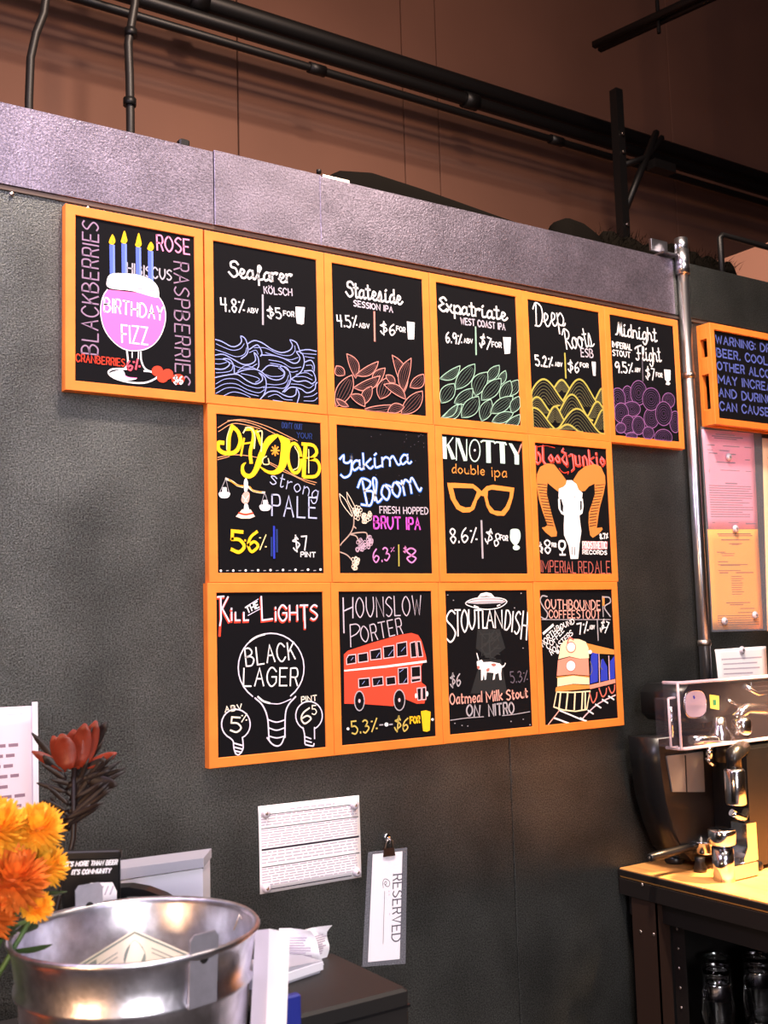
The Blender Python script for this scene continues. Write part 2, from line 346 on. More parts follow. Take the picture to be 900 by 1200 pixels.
ART["b0"] = """t|dp|3.07|p,0,32.6|46.1,284.3 47.9,8.9|BLACKBERRIES
t|dp|3.07|p,0,32.9|212.1,62.4 213.5,327.2|RASPBERRIES
t|pk|3.45|p,0,32.3|174.7,42.8 247.8,40.3|ROSE
t|gr|3.07|p,0,22.1|108.2,103.9 205.5,105.1|HIBISCUS
n|candle_drawing
f|bl|0|0|70.8,49.2 82.2,48.4 82.7,110.7 71.8,111.2
f|bl2|0|0|78.4,48.6 82.2,48.4 82.7,110.7 78.6,110.9
f|ye|0|1|70.1,46.2 71.7,38.2 77.1,26.8 82.3,34.8 83,42.4 77.6,48.8
f|or|0|1|74.6,46.2 77,36.5 79.9,45.3
f|bl|0|0|96.3,42.8 107.8,41.9 108.2,106.6 97.1,107.2
f|bl2|0|0|104,42.2 107.8,41.9 108.2,106.6 104,106.9
f|ye|0|1|95.6,39.8 97.2,31.7 102.8,14.3 108,28.2 108.7,35.9 103.2,42.3
f|or|0|1|100.2,39.7 102.6,30 105.6,38.8
f|bl|0|0|127.1,45.2 138.8,44.3 139,107.6 127.8,108.2
f|bl2|0|0|134.9,44.6 138.8,44.3 139,107.6 134.8,107.9
f|ye|0|1|126.4,42.2 128,34 133.8,13.3 139,30.5 139.7,38.3 134.1,44.7
f|or|0|1|131,42.1 133.5,32.3 136.5,41.2
f|bl|0|0|153.6,48.4 165.5,47.6 165.5,113.2 154.1,113.8
f|bl2|0|0|161.5,47.9 165.5,47.6 165.5,113.2 161.2,113.5
f|ye|0|1|152.9,45.4 154.6,37.2 160.3,28.3 165.8,33.7 166.4,41.5 160.8,48
f|or|0|1|157.6,45.4 160.2,35.5 163.2,44.4
n|goblet_drawing
f|pk2|0|0|66.3,145.5 56.9,162 51.9,192.8 58.2,225.6 74.7,249.6 98.7,265.5 125.2,267 154.1,257.3 175.9,235.7 189.1,205.2 192,177.7 185.3,155.2 173.7,140.5
s|w|1.92|1|66.3,145.5 56.9,162 51.9,192.8 58.2,225.6 74.7,249.6 98.7,265.5 125.2,267 154.1,257.3 175.9,235.7 189.1,205.2 192,177.7 185.3,155.2 173.7,140.5 177.8,136.8
f|w|0|1|64.5,130.6 72.2,112.3 100.6,105.9 131.3,104.1 158.5,109.2 174.1,121.7 177.7,138.8 171.6,147.4 119.3,140.8 81.3,142.6 67.1,139.7
s|gr2|1.15|1|72.1,121.9 81.4,127.3 92,124.1
s|gr2|1.15|1|97.7,121 107.2,127.2 117.9,124
s|gr2|1.15|1|123.8,120 133.3,127.1 144.2,123.9
s|gr2|1.15|1|150.1,119.1 159.8,127 170.9,123.8
s|gr2|1.15|1|72,128.7 81.4,134.2 91.9,131
s|gr2|1.15|1|97.7,127.9 107.1,134.1 117.9,131
s|gr2|1.15|1|123.7,127 133.2,134.1 144.1,130.9
s|gr2|1.15|1|150,126.1 159.7,134 170.8,130.8
t|w|3.45|p,0,28.2|59.2,191.8 185.4,194.1|BIRTHDAY
t|w|3.45|p,0,36.4|97,252.6 152.3,251.1|FIZZ
t|rd|2.11|p,0,14.9|1.9,302.6 102.1,302.4|CRANBERRIES
s|w|3.45|1|107,267.6 108.9,294.3 100.1,308.2 77.7,317.8
s|w|3.45|1|136.6,268 138.2,287.4 147.6,303.4 170.6,310.5
s|w|1.92|1|118.3,270.8 118.1,282.1
s|w|1.92|1|131.6,268.6 131.4,282.5
s|w|3.45|1|105.8,307.6 77.8,310.4 67.8,318.8 79.5,328.7 109.2,334.4 143.3,332.7 166.5,322.2 172.9,314 162.9,307.5 143.7,307.5
f|w|0|1|72.2,318.4 98.2,312.1 105.6,322.5 128.2,325.1 105.5,331.7 79.5,326.8
s|pk2|1.53|1|98.1,317.6 109.3,324 128.2,324
t|rd2|3.83|p,0,18.9|110.2,310.9 136.1,301.9|6%
n|berry_drawing
f|rd|0|0|185.6,303.3 184.2,308.4 180.5,312.7 175.3,315.4 169.6,316 164.5,314.3 161,310.7 159.8,305.9 161.2,300.9 164.8,296.5 170,293.8 175.7,293.2 180.9,294.9 184.4,298.5
f|rd|0|0|207.9,307.6 206.5,312.7 202.8,317 197.5,319.7 191.8,320.3 186.6,318.6 183.1,314.9 181.9,310.1 183.3,305.1 187,300.7 192.2,298 198,297.4 203.2,299.1 206.8,302.7
f|rd|0|0|197.1,315.5 195.7,320.6 192,324.9 186.8,327.6 181,328.1 175.9,326.4 172.4,322.8 171.2,318 172.6,312.9 176.3,308.6 181.5,305.9 187.2,305.3 192.4,307 195.9,310.7
f|rd|0|0|233.3,315.8 231.7,321 227.5,325.4 221.5,328.1 214.9,328.7 209.1,327.1 205.1,323.5 203.7,318.6 205.3,313.5 209.5,309.2 215.4,306.4 222,305.7 227.9,307.4 231.9,311
t|w|3.07|p,0,16.2|209.5,327.6 228.6,327|$6"""
ART["b1"] = """t|w|4.43|c,0,31.9|37.6,74.7 197.1,65.7|Seafarer
t|lg|2.42|p,0,15.5|123.6,100.1 194.2,94.9|KÖLSCH
t|w|3.22|p,0,29.3|18.1,154.5 73.8,152|4.8%
t|w|2.21|p,0,9.8|81.4,149.1 107.4,147.6|ABV
n|divider_line
s|gr|4.43|0|119.4,104.5 118.7,171.6
t|w|3.22|p,0,23.6|131.4,155 165.6,152.1|$5
t|w|2.21|p,0,10.9|171.2,144.5 198,143.8|FOR
n|glass_drawing
f|w|0|0|202.4,119.6 226.3,117.6 222.8,156.3 217.6,159.3 205,158 202.4,139.4
n|wave_drawing
s|lb|2.42|1|3,220.6 18.2,223 41,231.6 56.6,227.2 65.5,217 63.9,205.6 74.8,210.4 80.8,229.7 77.6,244.6 63.6,256.3
s|lb|2.42|1|80.3,220.6 96.5,211.3 116.4,214.3 140.2,226.1 164.5,230.6 185.5,222.5 192.3,210.4 186.5,198.8 203,203.5 211.4,223.1
s|lb|2.42|1|211.5,220.5 232.1,215.7 254.2,216.9
s|lb|2.42|1|83.9,232.9 104.2,220.2 114.8,236.5 111.3,245
s|lb|2.42|1|2.2,255.2 21.3,251.2 44.1,259.3 67.1,268.1 86.8,265.2 99,254.8 95.6,238.8 105.2,248.6 106.6,266.6 102.3,275.1
s|lb|2.42|1|113.4,242.2 143.7,239.7 172.2,244.5 192.6,251.5 205.3,248.2 210.8,236.3 202.1,224.2 216.8,226.2 222.2,246.2 212.7,269.7 186.9,289.1
s|lb|2.42|1|1.4,285.4 20.4,284 34,274.7 34.2,267.6 21,261.2 36.3,260.9 45.6,273.4 47,291.1
s|lb|2.42|1|48.9,290.9 70.6,280.7 94.3,276 112.1,279.8 129.7,291.4 149.8,294.8 166.4,287.6 171,274.2 159.1,263.7 175.6,263.4 185.6,280 182.3,300.7 165,320.7
s|lb|2.42|1|114.1,278.5 130.7,263.9 155.1,263.1
s|lb|2.42|1|1,304.8 27.7,296.7 54.7,292.1 77.7,304 97.2,309.2 113.4,300.4 114.5,291.2 106.8,282.9 121.6,292.2 124.1,311.9 118.3,330.6 107.9,343.1
s|lb|2.42|1|186.9,289.1 203.3,293 224.5,289 241.2,294.7
s|lb|2.42|1|221.3,266.9 242.6,264.6 251,284.4 241.2,294.7
s|lb|2.42|1|222.2,246.2 239.5,239.8 247.5,250.9 246.9,264.2
s|lb|2.42|1|116.1,334.4 128.5,324.2 148.8,320.4 168.9,327.6 185.2,329.8 197.9,323.1 200.5,309.9 207.1,322.2 201.2,343
s|lb|2.42|1|169.1,320.3 186.1,307.6 211,308.9 227.5,316.6 246.9,307.2 250.6,293.8 255,289.6
s|lb|1.45|1|4.7,230 25.5,236.4 44.6,239.5 62.3,233.7 71.7,221.7
s|lb|1.45|1|2.5,242.8 25.2,247.2 52,253 71.7,245.2 77.7,230
s|lb|1.45|1|95.9,227.8 124,225.1 156.1,235.3 185,234.8 198,222.8 197.7,210.9
s|lb|1.45|1|123.7,235.4 155.9,240.8 184.6,244.9 205.8,236.9
s|lb|1.45|1|212.5,226.7 253.9,224.5
s|lb|1.45|1|222.8,233 248.3,233.8
s|lb|1.45|1|83.7,240.2 99.7,232.8 105.4,241.3
s|lb|1.45|1|2,264.1 24.8,263.3 55.2,275.9 82.6,274.7 101.9,263.5
s|lb|1.45|1|1.7,274.1 13.1,273.5 28.5,268.2
s|lb|1.45|1|3.1,294 24,290.7 39.5,284.8 43.7,273.6
s|lb|1.45|1|54.9,284.9 74.8,270.2 98.3,274.8
s|lb|1.45|1|131.2,251.1 163.6,252.9 188,263.1 213.2,258.5
s|lb|1.45|1|134.9,258 163.4,260.3 185.5,272.6 204.4,268.8
s|lb|1.45|1|154.9,266.8 168.9,276.3 162.4,284.3 137.9,288 121.9,285
s|lb|1.45|1|116.8,316.3 141,312.1 169.5,311.1 181.8,291.5
s|lb|1.45|1|125.1,306.4 149.3,305.8 172.1,298 181,280.5
s|lb|1.45|1|62.5,289.5 82,291 101.6,294.3 107.4,299.2 97.3,305.6
s|lb|1.45|1|2.5,318.7 23.6,306 50.5,303.2 73.5,313.4 100.8,317.9 120.9,312.3
s|lb|1.45|1|0.3,329.5 23.3,316.6 50.2,313.9 77.1,323.8 104.4,328.3 119.9,319.6
s|lb|1.45|1|2,339.8 26.9,325.1 53.8,323.2 80.7,332.3 104.2,335.5
s|lb|1.45|1|20.7,342.6 42,332.5 65.1,333.8 84.4,340.2
s|lb|1.45|1|128.1,335.1 148.5,327.7 168.5,336.8 189,336.7
s|lb|1.45|1|186.4,300.2 211.4,299.6 232.2,305 245.3,296.2
s|lb|1.45|1|195.5,282.7 220.7,280 241.6,285.3
s|lb|1.45|1|199.9,276.7 225.3,270.2 242,275.9
s|lb|1.45|1|226.1,253.3 241,251.6 242.7,260.8
s|lb|1.45|1|218.6,326.7 239.8,322.8 253.9,314
s|lb|1.45|1|218.2,335.9 243.6,333.6 254.2,325.2
s|lb|1.45|1|139.9,341.2 164.2,342.7"""
ART["b2"] = """t|w|4.61|c,0,33.1|37.9,74.4 199.2,71.3|Stateside
t|lg|2.93|p,0,13.6|58.9,95.4 169,96|SESSION IPA
t|w|3.35|p,0,27.1|13.9,151.2 67.4,146.2|4.5%
t|w|2.3|p,0,10.3|72.4,145.6 100.9,144.2|ABV
n|divider_line
s|sa|4.61|0|116,102.1 115,172.8
t|w|3.35|p,0,27.5|132.4,151.8 173.3,153|$6
t|w|2.3|p,0,11.6|178.2,139.6 203.5,140.9|FOR
n|glass_drawing
f|w|0|0|209.9,112.7 233,112.3 229.6,154.7 211.7,156.9
n|leaf_drawing
f|k|0|0|36,213.5 37.2,222.3 39.2,230.7 41.8,238.9 45,246.8 48.9,254.4 53.4,261.8 58.7,268.9 65.9,256.6 69,246 68.9,236.7 65.7,228.8 59.2,222.2 49.7,217
s|sa|2.09|1|36,213.5 37.2,222.3 39.2,230.7 41.8,238.9 45,246.8 48.9,254.4 53.4,261.8 58.7,268.9
s|sa|2.09|1|36,213.5 49.7,217 59.2,222.2 65.7,228.8 68.9,236.7 69,246 65.9,256.6 58.7,268.9
s|sad|1.01|1|39.7,221.2 43.2,229 46.5,236.9 49.8,244.8 52.9,252.7 55.9,260.8 58.7,268.9
s|sad|1.01|1|42.2,220.2 47.2,227.3 51.3,234.8 54.5,242.8 56.9,251.1 58.4,259.7 58.7,268.9
s|sad|1.01|1|44.7,219.1 51.2,225.6 56.1,232.8 59.3,240.7 60.9,249.4 60.9,258.7 58.7,268.9
s|sad|1.01|1|47.2,218 55.2,223.9 60.9,230.8 64.1,238.7 64.9,247.7 63.4,257.6 58.7,268.9
f|k|0|0|123.4,221.9 112.9,226.1 103,230.9 93.4,236.2 84.2,241.9 75.4,248 67,254.6 59,261.7 73.2,263.1 85.4,261.8 96.2,258.3 105.5,252.6 113.1,244.7 119.3,234.7
s|sa|2.09|1|123.4,221.9 112.9,226.1 103,230.9 93.4,236.2 84.2,241.9 75.4,248 67,254.6 59,261.7
s|sa|2.09|1|123.4,221.9 119.3,234.7 113.1,244.7 105.5,252.6 96.2,258.3 85.4,261.8 73.2,263.1 59,261.7
s|sad|1.01|1|114.2,227.8 105,233.7 95.8,239.5 86.6,245.2 77.4,250.8 68.2,256.3 59,261.7
s|sad|1.01|1|115.5,229.6 107,236.4 98.2,242.8 89,248.4 79.4,253.5 69.4,258 59,261.7
s|sad|1.01|1|116.8,231.3 109.1,239.2 100.6,246 91.4,251.7 81.4,256.3 70.7,259.7 59,261.7
s|sad|1.01|1|118,233 111.1,242 103.1,249.3 93.8,255 83.4,259 71.9,261.4 59,261.7
f|k|0|0|163.6,201.8 166.1,214.9 169.4,227.8 173.4,240.4 178.1,252.7 183.5,264.9 189.5,276.8 196.5,288.4 204.7,271.1 207.8,255.7 207.1,241.7 202.3,229.3 193.6,218.4 181.1,209.1
s|sa|2.09|1|163.6,201.8 166.1,214.9 169.4,227.8 173.4,240.4 178.1,252.7 183.5,264.9 189.5,276.8 196.5,288.4
s|sa|2.09|1|163.6,201.8 181.1,209.1 193.6,218.4 202.3,229.3 207.1,241.7 207.8,255.7 204.7,271.1 196.5,288.4
s|sad|1.01|1|169.1,213.8 174.2,225.9 179.2,238.2 183.9,250.5 188.3,263 192.6,275.6 196.5,288.4
s|sad|1.01|1|172.1,212.6 179.1,224 184.9,236 189.7,248.3 193.2,261.2 195.6,274.5 196.5,288.4
s|sad|1.01|1|175.1,211.4 183.9,222.2 190.7,233.7 195.4,246.1 198,259.4 198.6,273.3 196.5,288.4
s|sad|1.01|1|178.1,210.3 188.7,220.3 196.5,231.5 201.3,243.9 202.9,257.5 201.7,272.2 196.5,288.4
f|k|0|0|218.8,203 202.3,214.2 191,225.8 183.3,237.6 179.5,249.8 179.6,262.4 183.4,275.3 192.1,288.8 198.9,276.9 204.5,264.9 209.3,252.7 213.1,240.5 216,228.1 218,215.6
s|sa|2.09|1|218.8,203 202.3,214.2 191,225.8 183.3,237.6 179.5,249.8 179.6,262.4 183.4,275.3 192.1,288.8
s|sa|2.09|1|218.8,203 218,215.6 216,228.1 213.1,240.5 209.3,252.7 204.5,264.9 198.9,276.9 192.1,288.8
s|sad|1.01|1|205.5,214.5 196,226.2 189.2,238.2 185.5,250.4 184.6,262.9 186.5,275.6 192.1,288.8
s|sad|1.01|1|208.6,214.8 200.9,226.7 195.2,238.7 191.4,251 189.6,263.4 189.6,275.9 192.1,288.8
s|sad|1.01|1|211.7,215.1 206,227.2 201.1,239.3 197.3,251.6 194.5,263.9 192.7,276.3 192.1,288.8
s|sad|1.01|1|214.9,215.3 211,227.6 207.1,239.9 203.3,252.1 199.5,264.4 195.8,276.6 192.1,288.8
f|k|0|0|142.1,235.9 127.8,239.6 117.6,244.7 110.4,250.7 106.2,257.7 105.1,265.8 106.8,274.9 112.5,285.3 119.3,279.1 125.2,272.7 130.2,265.9 134.4,258.8 137.9,251.5 140.5,243.9
s|sa|2.09|1|142.1,235.9 127.8,239.6 117.6,244.7 110.4,250.7 106.2,257.7 105.1,265.8 106.8,274.9 112.5,285.3
s|sa|2.09|1|142.1,235.9 140.5,243.9 137.9,251.5 134.4,258.8 130.2,265.9 125.2,272.7 119.3,279.1 112.5,285.3
s|sad|1.01|1|130.4,240.5 121.7,246 115.2,252.3 111,259.4 109.1,267.2 109.3,275.7 112.5,285.3
s|sad|1.01|1|132.9,241.3 125.7,247.4 120,254 115.8,261 113.1,268.5 111.8,276.6 112.5,285.3
s|sad|1.01|1|135.4,242.2 129.8,248.8 124.8,255.6 120.6,262.6 117.1,269.9 114.3,277.4 112.5,285.3
s|sad|1.01|1|138,243 133.8,250.1 129.6,257.2 125.4,264.3 121.1,271.3 116.8,278.3 112.5,285.3
f|k|0|0|6.4,245.8 3.1,254.1 2.4,260.2 3.5,264.6 6.6,267.3 11.6,268.3 18.5,267.7 28,264.8 28.6,258.9 27.7,254.3 25.7,250.5 22.6,247.8 18.4,246.1 13.1,245.3
s|sa|2.09|1|6.4,245.8 3.1,254.1 2.4,260.2 3.5,264.6 6.6,267.3 11.6,268.3 18.5,267.7 28,264.8
s|sa|2.09|1|6.4,245.8 13.1,245.3 18.4,246.1 22.6,247.8 25.7,250.5 27.7,254.3 28.6,258.9 28,264.8
s|sad|1.01|1|5.1,252.4 5.6,257.4 7.3,261.3 10.4,264 14.8,265.5 20.5,266 28,264.8
s|sad|1.01|1|7.1,250.6 8.8,254.6 11.1,257.9 14.2,260.6 18,262.7 22.5,264.2 28,264.8
s|sad|1.01|1|9.1,248.9 12,251.8 14.9,254.6 18,257.3 21.2,259.9 24.6,262.4 28,264.8
s|sad|1.01|1|11.1,247.1 15.2,248.9 18.8,251.2 21.9,253.9 24.5,257.1 26.6,260.7 28,264.8
f|k|0|0|254,239.1 244.4,241.6 236.3,245.2 229.3,249.6 223.3,254.8 218.5,260.9 214.8,267.8 212.4,275.8 226.3,276.9 237.1,275.4 245.5,272.1 251.5,266.9 255,259.7 256.1,250.6
s|sa|2.09|1|254,239.1 244.4,241.6 236.3,245.2 229.3,249.6 223.3,254.8 218.5,260.9 214.8,267.8 212.4,275.8
s|sa|2.09|1|254,239.1 256.1,250.6 255,259.7 251.5,266.9 245.5,272.1 237.1,275.4 226.3,276.9 212.4,275.8
s|sad|1.01|1|246.8,243.4 240,248.1 233.7,253 227.8,258.3 222.2,263.8 217.1,269.6 212.4,275.8
s|sad|1.01|1|249.1,245.2 243.8,251 238.1,256.5 232.2,261.7 225.9,266.7 219.4,271.4 212.4,275.8
s|sad|1.01|1|251.4,247 247.5,253.9 242.6,260 236.6,265.2 229.6,269.6 221.7,273.2 212.4,275.8
s|sad|1.01|1|253.8,248.8 251.2,256.8 247,263.4 241.1,268.7 233.4,272.5 224,275.1 212.4,275.8
f|k|0|0|48.6,262.8 32.4,270.8 20.1,280.2 10.7,290.4 4.2,301.6 0.7,313.8 -0.1,327 2.9,341.5 18.9,333.7 31.1,324.6 40.7,314.4 47.3,303.1 50.9,290.7 51.7,277.4
s|sa|2.09|1|48.6,262.8 32.4,270.8 20.1,280.2 10.7,290.4 4.2,301.6 0.7,313.8 -0.1,327 2.9,341.5
s|sa|2.09|1|48.6,262.8 51.7,277.4 50.9,290.7 47.3,303.1 40.7,314.4 31.1,324.6 18.9,333.7 2.9,341.5
s|sad|1.01|1|36.2,272.2 26.2,282.3 18,292.9 11.5,304.1 6.7,316 3.7,328.3 2.9,341.5
s|sad|1.01|1|40.1,273.5 32.4,284.4 25.2,295.4 18.7,306.7 12.8,318.1 7.5,329.7 2.9,341.5
s|sad|1.01|1|43.9,274.8 38.5,286.5 32.6,298 26,309.2 18.9,320.2 11.3,331 2.9,341.5
s|sad|1.01|1|47.8,276.1 44.7,288.6 39.9,300.5 33.3,311.8 25,322.4 15.1,332.4 2.9,341.5
f|k|0|0|126.3,256.7 114.6,260.3 103.3,264.5 92.3,269.2 81.7,274.3 71.3,280 61.3,286.1 51.6,292.8 66.9,296.9 80.3,297.3 92.5,295.1 103.2,289.9 112.5,281.9 120.4,271.2
s|sa|2.09|1|126.3,256.7 114.6,260.3 103.3,264.5 92.3,269.2 81.7,274.3 71.3,280 61.3,286.1 51.6,292.8
s|sa|2.09|1|126.3,256.7 120.4,271.2 112.5,281.9 103.2,289.9 92.5,295.1 80.3,297.3 66.9,296.9 51.6,292.8
s|sad|1.01|1|115.8,262.5 105.2,268 94.5,273.3 83.8,278.5 73.1,283.4 62.4,288.2 51.6,292.8
s|sad|1.01|1|116.9,264.7 107,271.5 96.7,277.5 86,282.6 74.9,286.9 63.5,290.4 51.6,292.8
s|sad|1.01|1|118.1,266.8 108.8,275 98.9,281.6 88.2,286.8 76.7,290.4 64.6,292.5 51.6,292.8
s|sad|1.01|1|119.2,269 110.6,278.4 101,285.8 90.3,290.9 78.5,293.8 65.8,294.7 51.6,292.8
f|k|0|0|102,284.4 90.8,288.8 82.8,294 77.1,299.8 73.9,306.3 73.1,313.4 74.6,321.1 79.3,329.7 87,324.5 93,318.8 97.6,312.7 100.9,306.2 102.7,299.4 103.3,292.2
s|sa|2.09|1|102,284.4 90.8,288.8 82.8,294 77.1,299.8 73.9,306.3 73.1,313.4 74.6,321.1 79.3,329.7
s|sa|2.09|1|102,284.4 103.3,292.2 102.7,299.4 100.9,306.2 97.6,312.7 93,318.8 87,324.5 79.3,329.7
s|sad|1.01|1|93.3,289.5 86.8,295.1 81.9,301.1 78.6,307.5 77.1,314.4 77.1,321.8 79.3,329.7
s|sad|1.01|1|95.8,290.2 90.7,296.2 86.6,302.4 83.4,308.8 81.1,315.5 79.6,322.4 79.3,329.7
s|sad|1.01|1|98.3,290.8 94.7,297.2 91.4,303.7 88.1,310.1 85,316.6 82.1,323.1 79.3,329.7
s|sad|1.01|1|100.8,291.5 98.7,298.3 96.1,304.9 92.9,311.4 89,317.7 84.5,323.8 79.3,329.7
f|k|0|0|143.6,253.2 143.8,259.1 145.3,263.5 147.9,266.9 151.5,269.1 156.2,270.3 161.8,270.3 168.9,268.9 168.6,263 167.1,258.6 164.5,255.2 160.9,253 156.2,251.8 150.5,251.8
s|sa|2.09|1|143.6,253.2 143.8,259.1 145.3,263.5 147.9,266.9 151.5,269.1 156.2,270.3 161.8,270.3 168.9,268.9
s|sa|2.09|1|143.6,253.2 150.5,251.8 156.2,251.8 160.9,253 164.5,255.2 167.1,258.6 168.6,263 168.9,268.9
s|sad|1.01|1|145.1,257.6 147.5,261.2 150.5,264.1 154.1,266.3 158.3,267.9 163.2,268.9 168.9,268.9
s|sad|1.01|1|146.5,256.2 149.7,258.8 153.1,261.3 156.7,263.6 160.5,265.6 164.6,267.4 168.9,268.9
s|sad|1.01|1|147.8,254.7 151.9,256.5 155.7,258.5 159.3,260.8 162.7,263.3 165.9,266 168.9,268.9
s|sad|1.01|1|149.2,253.2 154,254.2 158.3,255.7 161.9,258 164.9,260.9 167.3,264.5 168.9,268.9
f|k|0|0|143.3,260.5 132.1,266.8 124.3,273.6 119,280.7 116.3,288.2 116.2,296.1 118.5,304.4 124.2,313.2 139,307.5 149,301.1 155.5,294.1 158.2,286.6 157.2,278.5 152.7,269.8
s|sa|2.09|1|143.3,260.5 132.1,266.8 124.3,273.6 119,280.7 116.3,288.2 116.2,296.1 118.5,304.4 124.2,313.2
s|sa|2.09|1|143.3,260.5 152.7,269.8 157.2,278.5 158.2,286.6 155.5,294.1 149,301.1 139,307.5 124.2,313.2
s|sad|1.01|1|136.2,267.4 130.9,274.6 126.8,281.9 124.1,289.4 122.7,297.1 122.6,305 124.2,313.2
s|sad|1.01|1|140.3,268 137.4,275.5 134.6,283.1 131.9,290.6 129.2,298.1 126.7,305.6 124.2,313.2
s|sad|1.01|1|144.4,268.6 144,276.5 142.5,284.2 139.7,291.8 135.8,299.1 130.8,306.3 124.2,313.2
s|sad|1.01|1|148.5,269.2 150.6,277.5 150.3,285.4 147.6,293 142.4,300.1 134.8,306.9 124.2,313.2
f|k|0|0|136.3,276.5 143.6,282.5 151.6,287.8 159.9,292.6 168.7,296.9 178,300.7 187.7,304 198,306.6 195.5,294.2 190.4,284.9 183.5,278.1 174.6,273.8 163.8,272 151.2,272.7
s|sa|2.09|1|136.3,276.5 143.6,282.5 151.6,287.8 159.9,292.6 168.7,296.9 178,300.7 187.7,304 198,306.6
s|sa|2.09|1|136.3,276.5 151.2,272.7 163.8,272 174.6,273.8 183.5,278.1 190.4,284.9 195.5,294.2 198,306.6
s|sad|1.01|1|145.1,280.5 154,284.6 162.9,288.9 171.7,293.2 180.5,297.6 189.3,302.1 198,306.6
s|sad|1.01|1|146.7,278.5 156.5,281.5 165.8,285.1 174.6,289.4 182.9,294.4 190.8,300.1 198,306.6
s|sad|1.01|1|148.2,276.6 158.9,278.3 168.7,281.3 177.6,285.6 185.4,291.3 192.4,298.1 198,306.6
s|sad|1.01|1|149.7,274.6 161.4,275.2 171.7,277.6 180.5,281.9 187.9,288.1 193.9,296.1 198,306.6
f|k|0|0|81.2,334.9 81.5,324.2 79.4,316.5 75.5,310.9 69.7,307.6 61.9,306.6 52.5,307.6 40.6,311.6 44.9,316.7 49.7,321.1 55,325 60.8,328.4 67.1,331.1 73.8,333.4
s|sa|2.09|1|81.2,334.9 81.5,324.2 79.4,316.5 75.5,310.9 69.7,307.6 61.9,306.6 52.5,307.6 40.6,311.6
s|sa|2.09|1|81.2,334.9 73.8,333.4 67.1,331.1 60.8,328.4 55,325 49.7,321.1 44.9,316.7 40.6,311.6
s|sad|1.01|1|80,326.1 76.9,319.4 72.5,314.4 66.7,311.1 59.5,309.5 51,309.5 40.6,311.6
s|sad|1.01|1|78.4,327.9 74.5,322.4 69.6,317.9 63.8,314.6 57,312.4 49.4,311.3 40.6,311.6
s|sad|1.01|1|76.9,329.7 72,325.3 66.6,321.4 60.8,318.1 54.6,315.3 47.9,313.1 40.6,311.6
s|sad|1.01|1|75.3,331.5 69.5,328.2 63.7,324.9 57.9,321.5 52.1,318.2 46.4,314.9 40.6,311.6
f|k|0|0|168.9,323.8 156,324.3 143.1,325.6 130.4,327.4 117.9,329.7 105.4,332.6 93.1,336.1 81,340.3 94.8,351.6 108.1,357.5 121,359.4 133.6,357.1 145.8,350.6 157.6,340
s|sa|2.09|1|168.9,323.8 156,324.3 143.1,325.6 130.4,327.4 117.9,329.7 105.4,332.6 93.1,336.1 81,340.3
s|sa|2.09|1|168.9,323.8 157.6,340 145.8,350.6 133.6,357.1 121,359.4 108.1,357.5 94.8,351.6 81,340.3
s|sad|1.01|1|156.3,327.5 143.7,330.6 131.1,333.3 118.5,335.7 106,337.6 93.5,339.2 81,340.3
s|sad|1.01|1|156.6,330.6 144.2,335.6 131.7,339.3 119.1,341.6 106.5,342.6 93.8,342.3 81,340.3
s|sad|1.01|1|157,333.7 144.7,340.6 132.3,345.2 119.8,347.5 107,347.5 94.1,345.4 81,340.3
s|sad|1.01|1|157.3,336.9 145.3,345.6 133,351.2 120.4,353.5 107.6,352.5 94.5,348.5 81,340.3
f|k|0|0|247.8,281.8 231.8,286.3 218.6,292.7 207.4,300.3 198.2,309.3 191.1,319.6 185.9,331.2 183.4,344.6 201.8,342.3 216.7,337.3 228.8,330.4 238.1,321.4 244.5,310.3 248.1,297.4
s|sa|2.09|1|247.8,281.8 231.8,286.3 218.6,292.7 207.4,300.3 198.2,309.3 191.1,319.6 185.9,331.2 183.4,344.6
s|sa|2.09|1|247.8,281.8 248.1,297.4 244.5,310.3 238.1,321.4 228.8,330.4 216.7,337.3 201.8,342.3 183.4,344.6
s|sad|1.01|1|235.1,288.5 223.8,296.2 213.5,304.5 204.3,313.5 196.2,323.1 189.1,333.4 183.4,344.6
s|sad|1.01|1|238.3,290.7 228.9,299.7 219.6,308.7 210.4,317.7 201.3,326.7 192.3,335.6 183.4,344.6
s|sad|1.01|1|241.6,292.9 234.1,303.2 225.8,312.9 216.5,321.9 206.4,330.2 195.5,337.9 183.4,344.6
s|sad|1.01|1|244.8,295.1 239.3,306.8 231.9,317.1 222.7,326.1 211.5,333.7 198.6,340.1 183.4,344.6
f|k|0|0|144.5,342.3 152.7,343.9 160.4,343.9 167.8,342.8 174.7,340.4 181.2,336.7 187.3,331.9 192.9,325.5 183.4,320.9 175,319.1 167.3,319.4 160.4,321.8 154.3,326.4 148.9,333
s|sa|2.09|1|144.5,342.3 152.7,343.9 160.4,343.9 167.8,342.8 174.7,340.4 181.2,336.7 187.3,331.9 192.9,325.5
s|sa|2.09|1|144.5,342.3 148.9,333 154.3,326.4 160.4,321.8 167.3,319.4 175,319.1 183.4,320.9 192.9,325.5
s|sad|1.01|1|151.9,341.7 159.2,340.4 166.3,338.6 173.2,336.2 179.9,333.2 186.5,329.7 192.9,325.5
s|sad|1.01|1|151.2,339.5 158,336.9 164.8,334.4 171.7,332 178.7,329.7 185.7,327.5 192.9,325.5
s|sad|1.01|1|150.4,337.3 156.7,333.4 163.4,330.2 170.3,327.8 177.5,326.2 185,325.3 192.9,325.5
s|sad|1.01|1|149.7,335.1 155.5,329.9 161.9,326 168.8,323.6 176.2,322.6 184.2,323.1 192.9,325.5
f|k|0|0|3.5,323.8 5.4,329.7 8.4,334.1 12.1,337.4 16.6,339.5 22,340.5 28.2,340.4 35.5,338.7 32.3,334.7 28.5,331.4 24.3,328.7 19.8,326.6 14.8,325 9.4,324
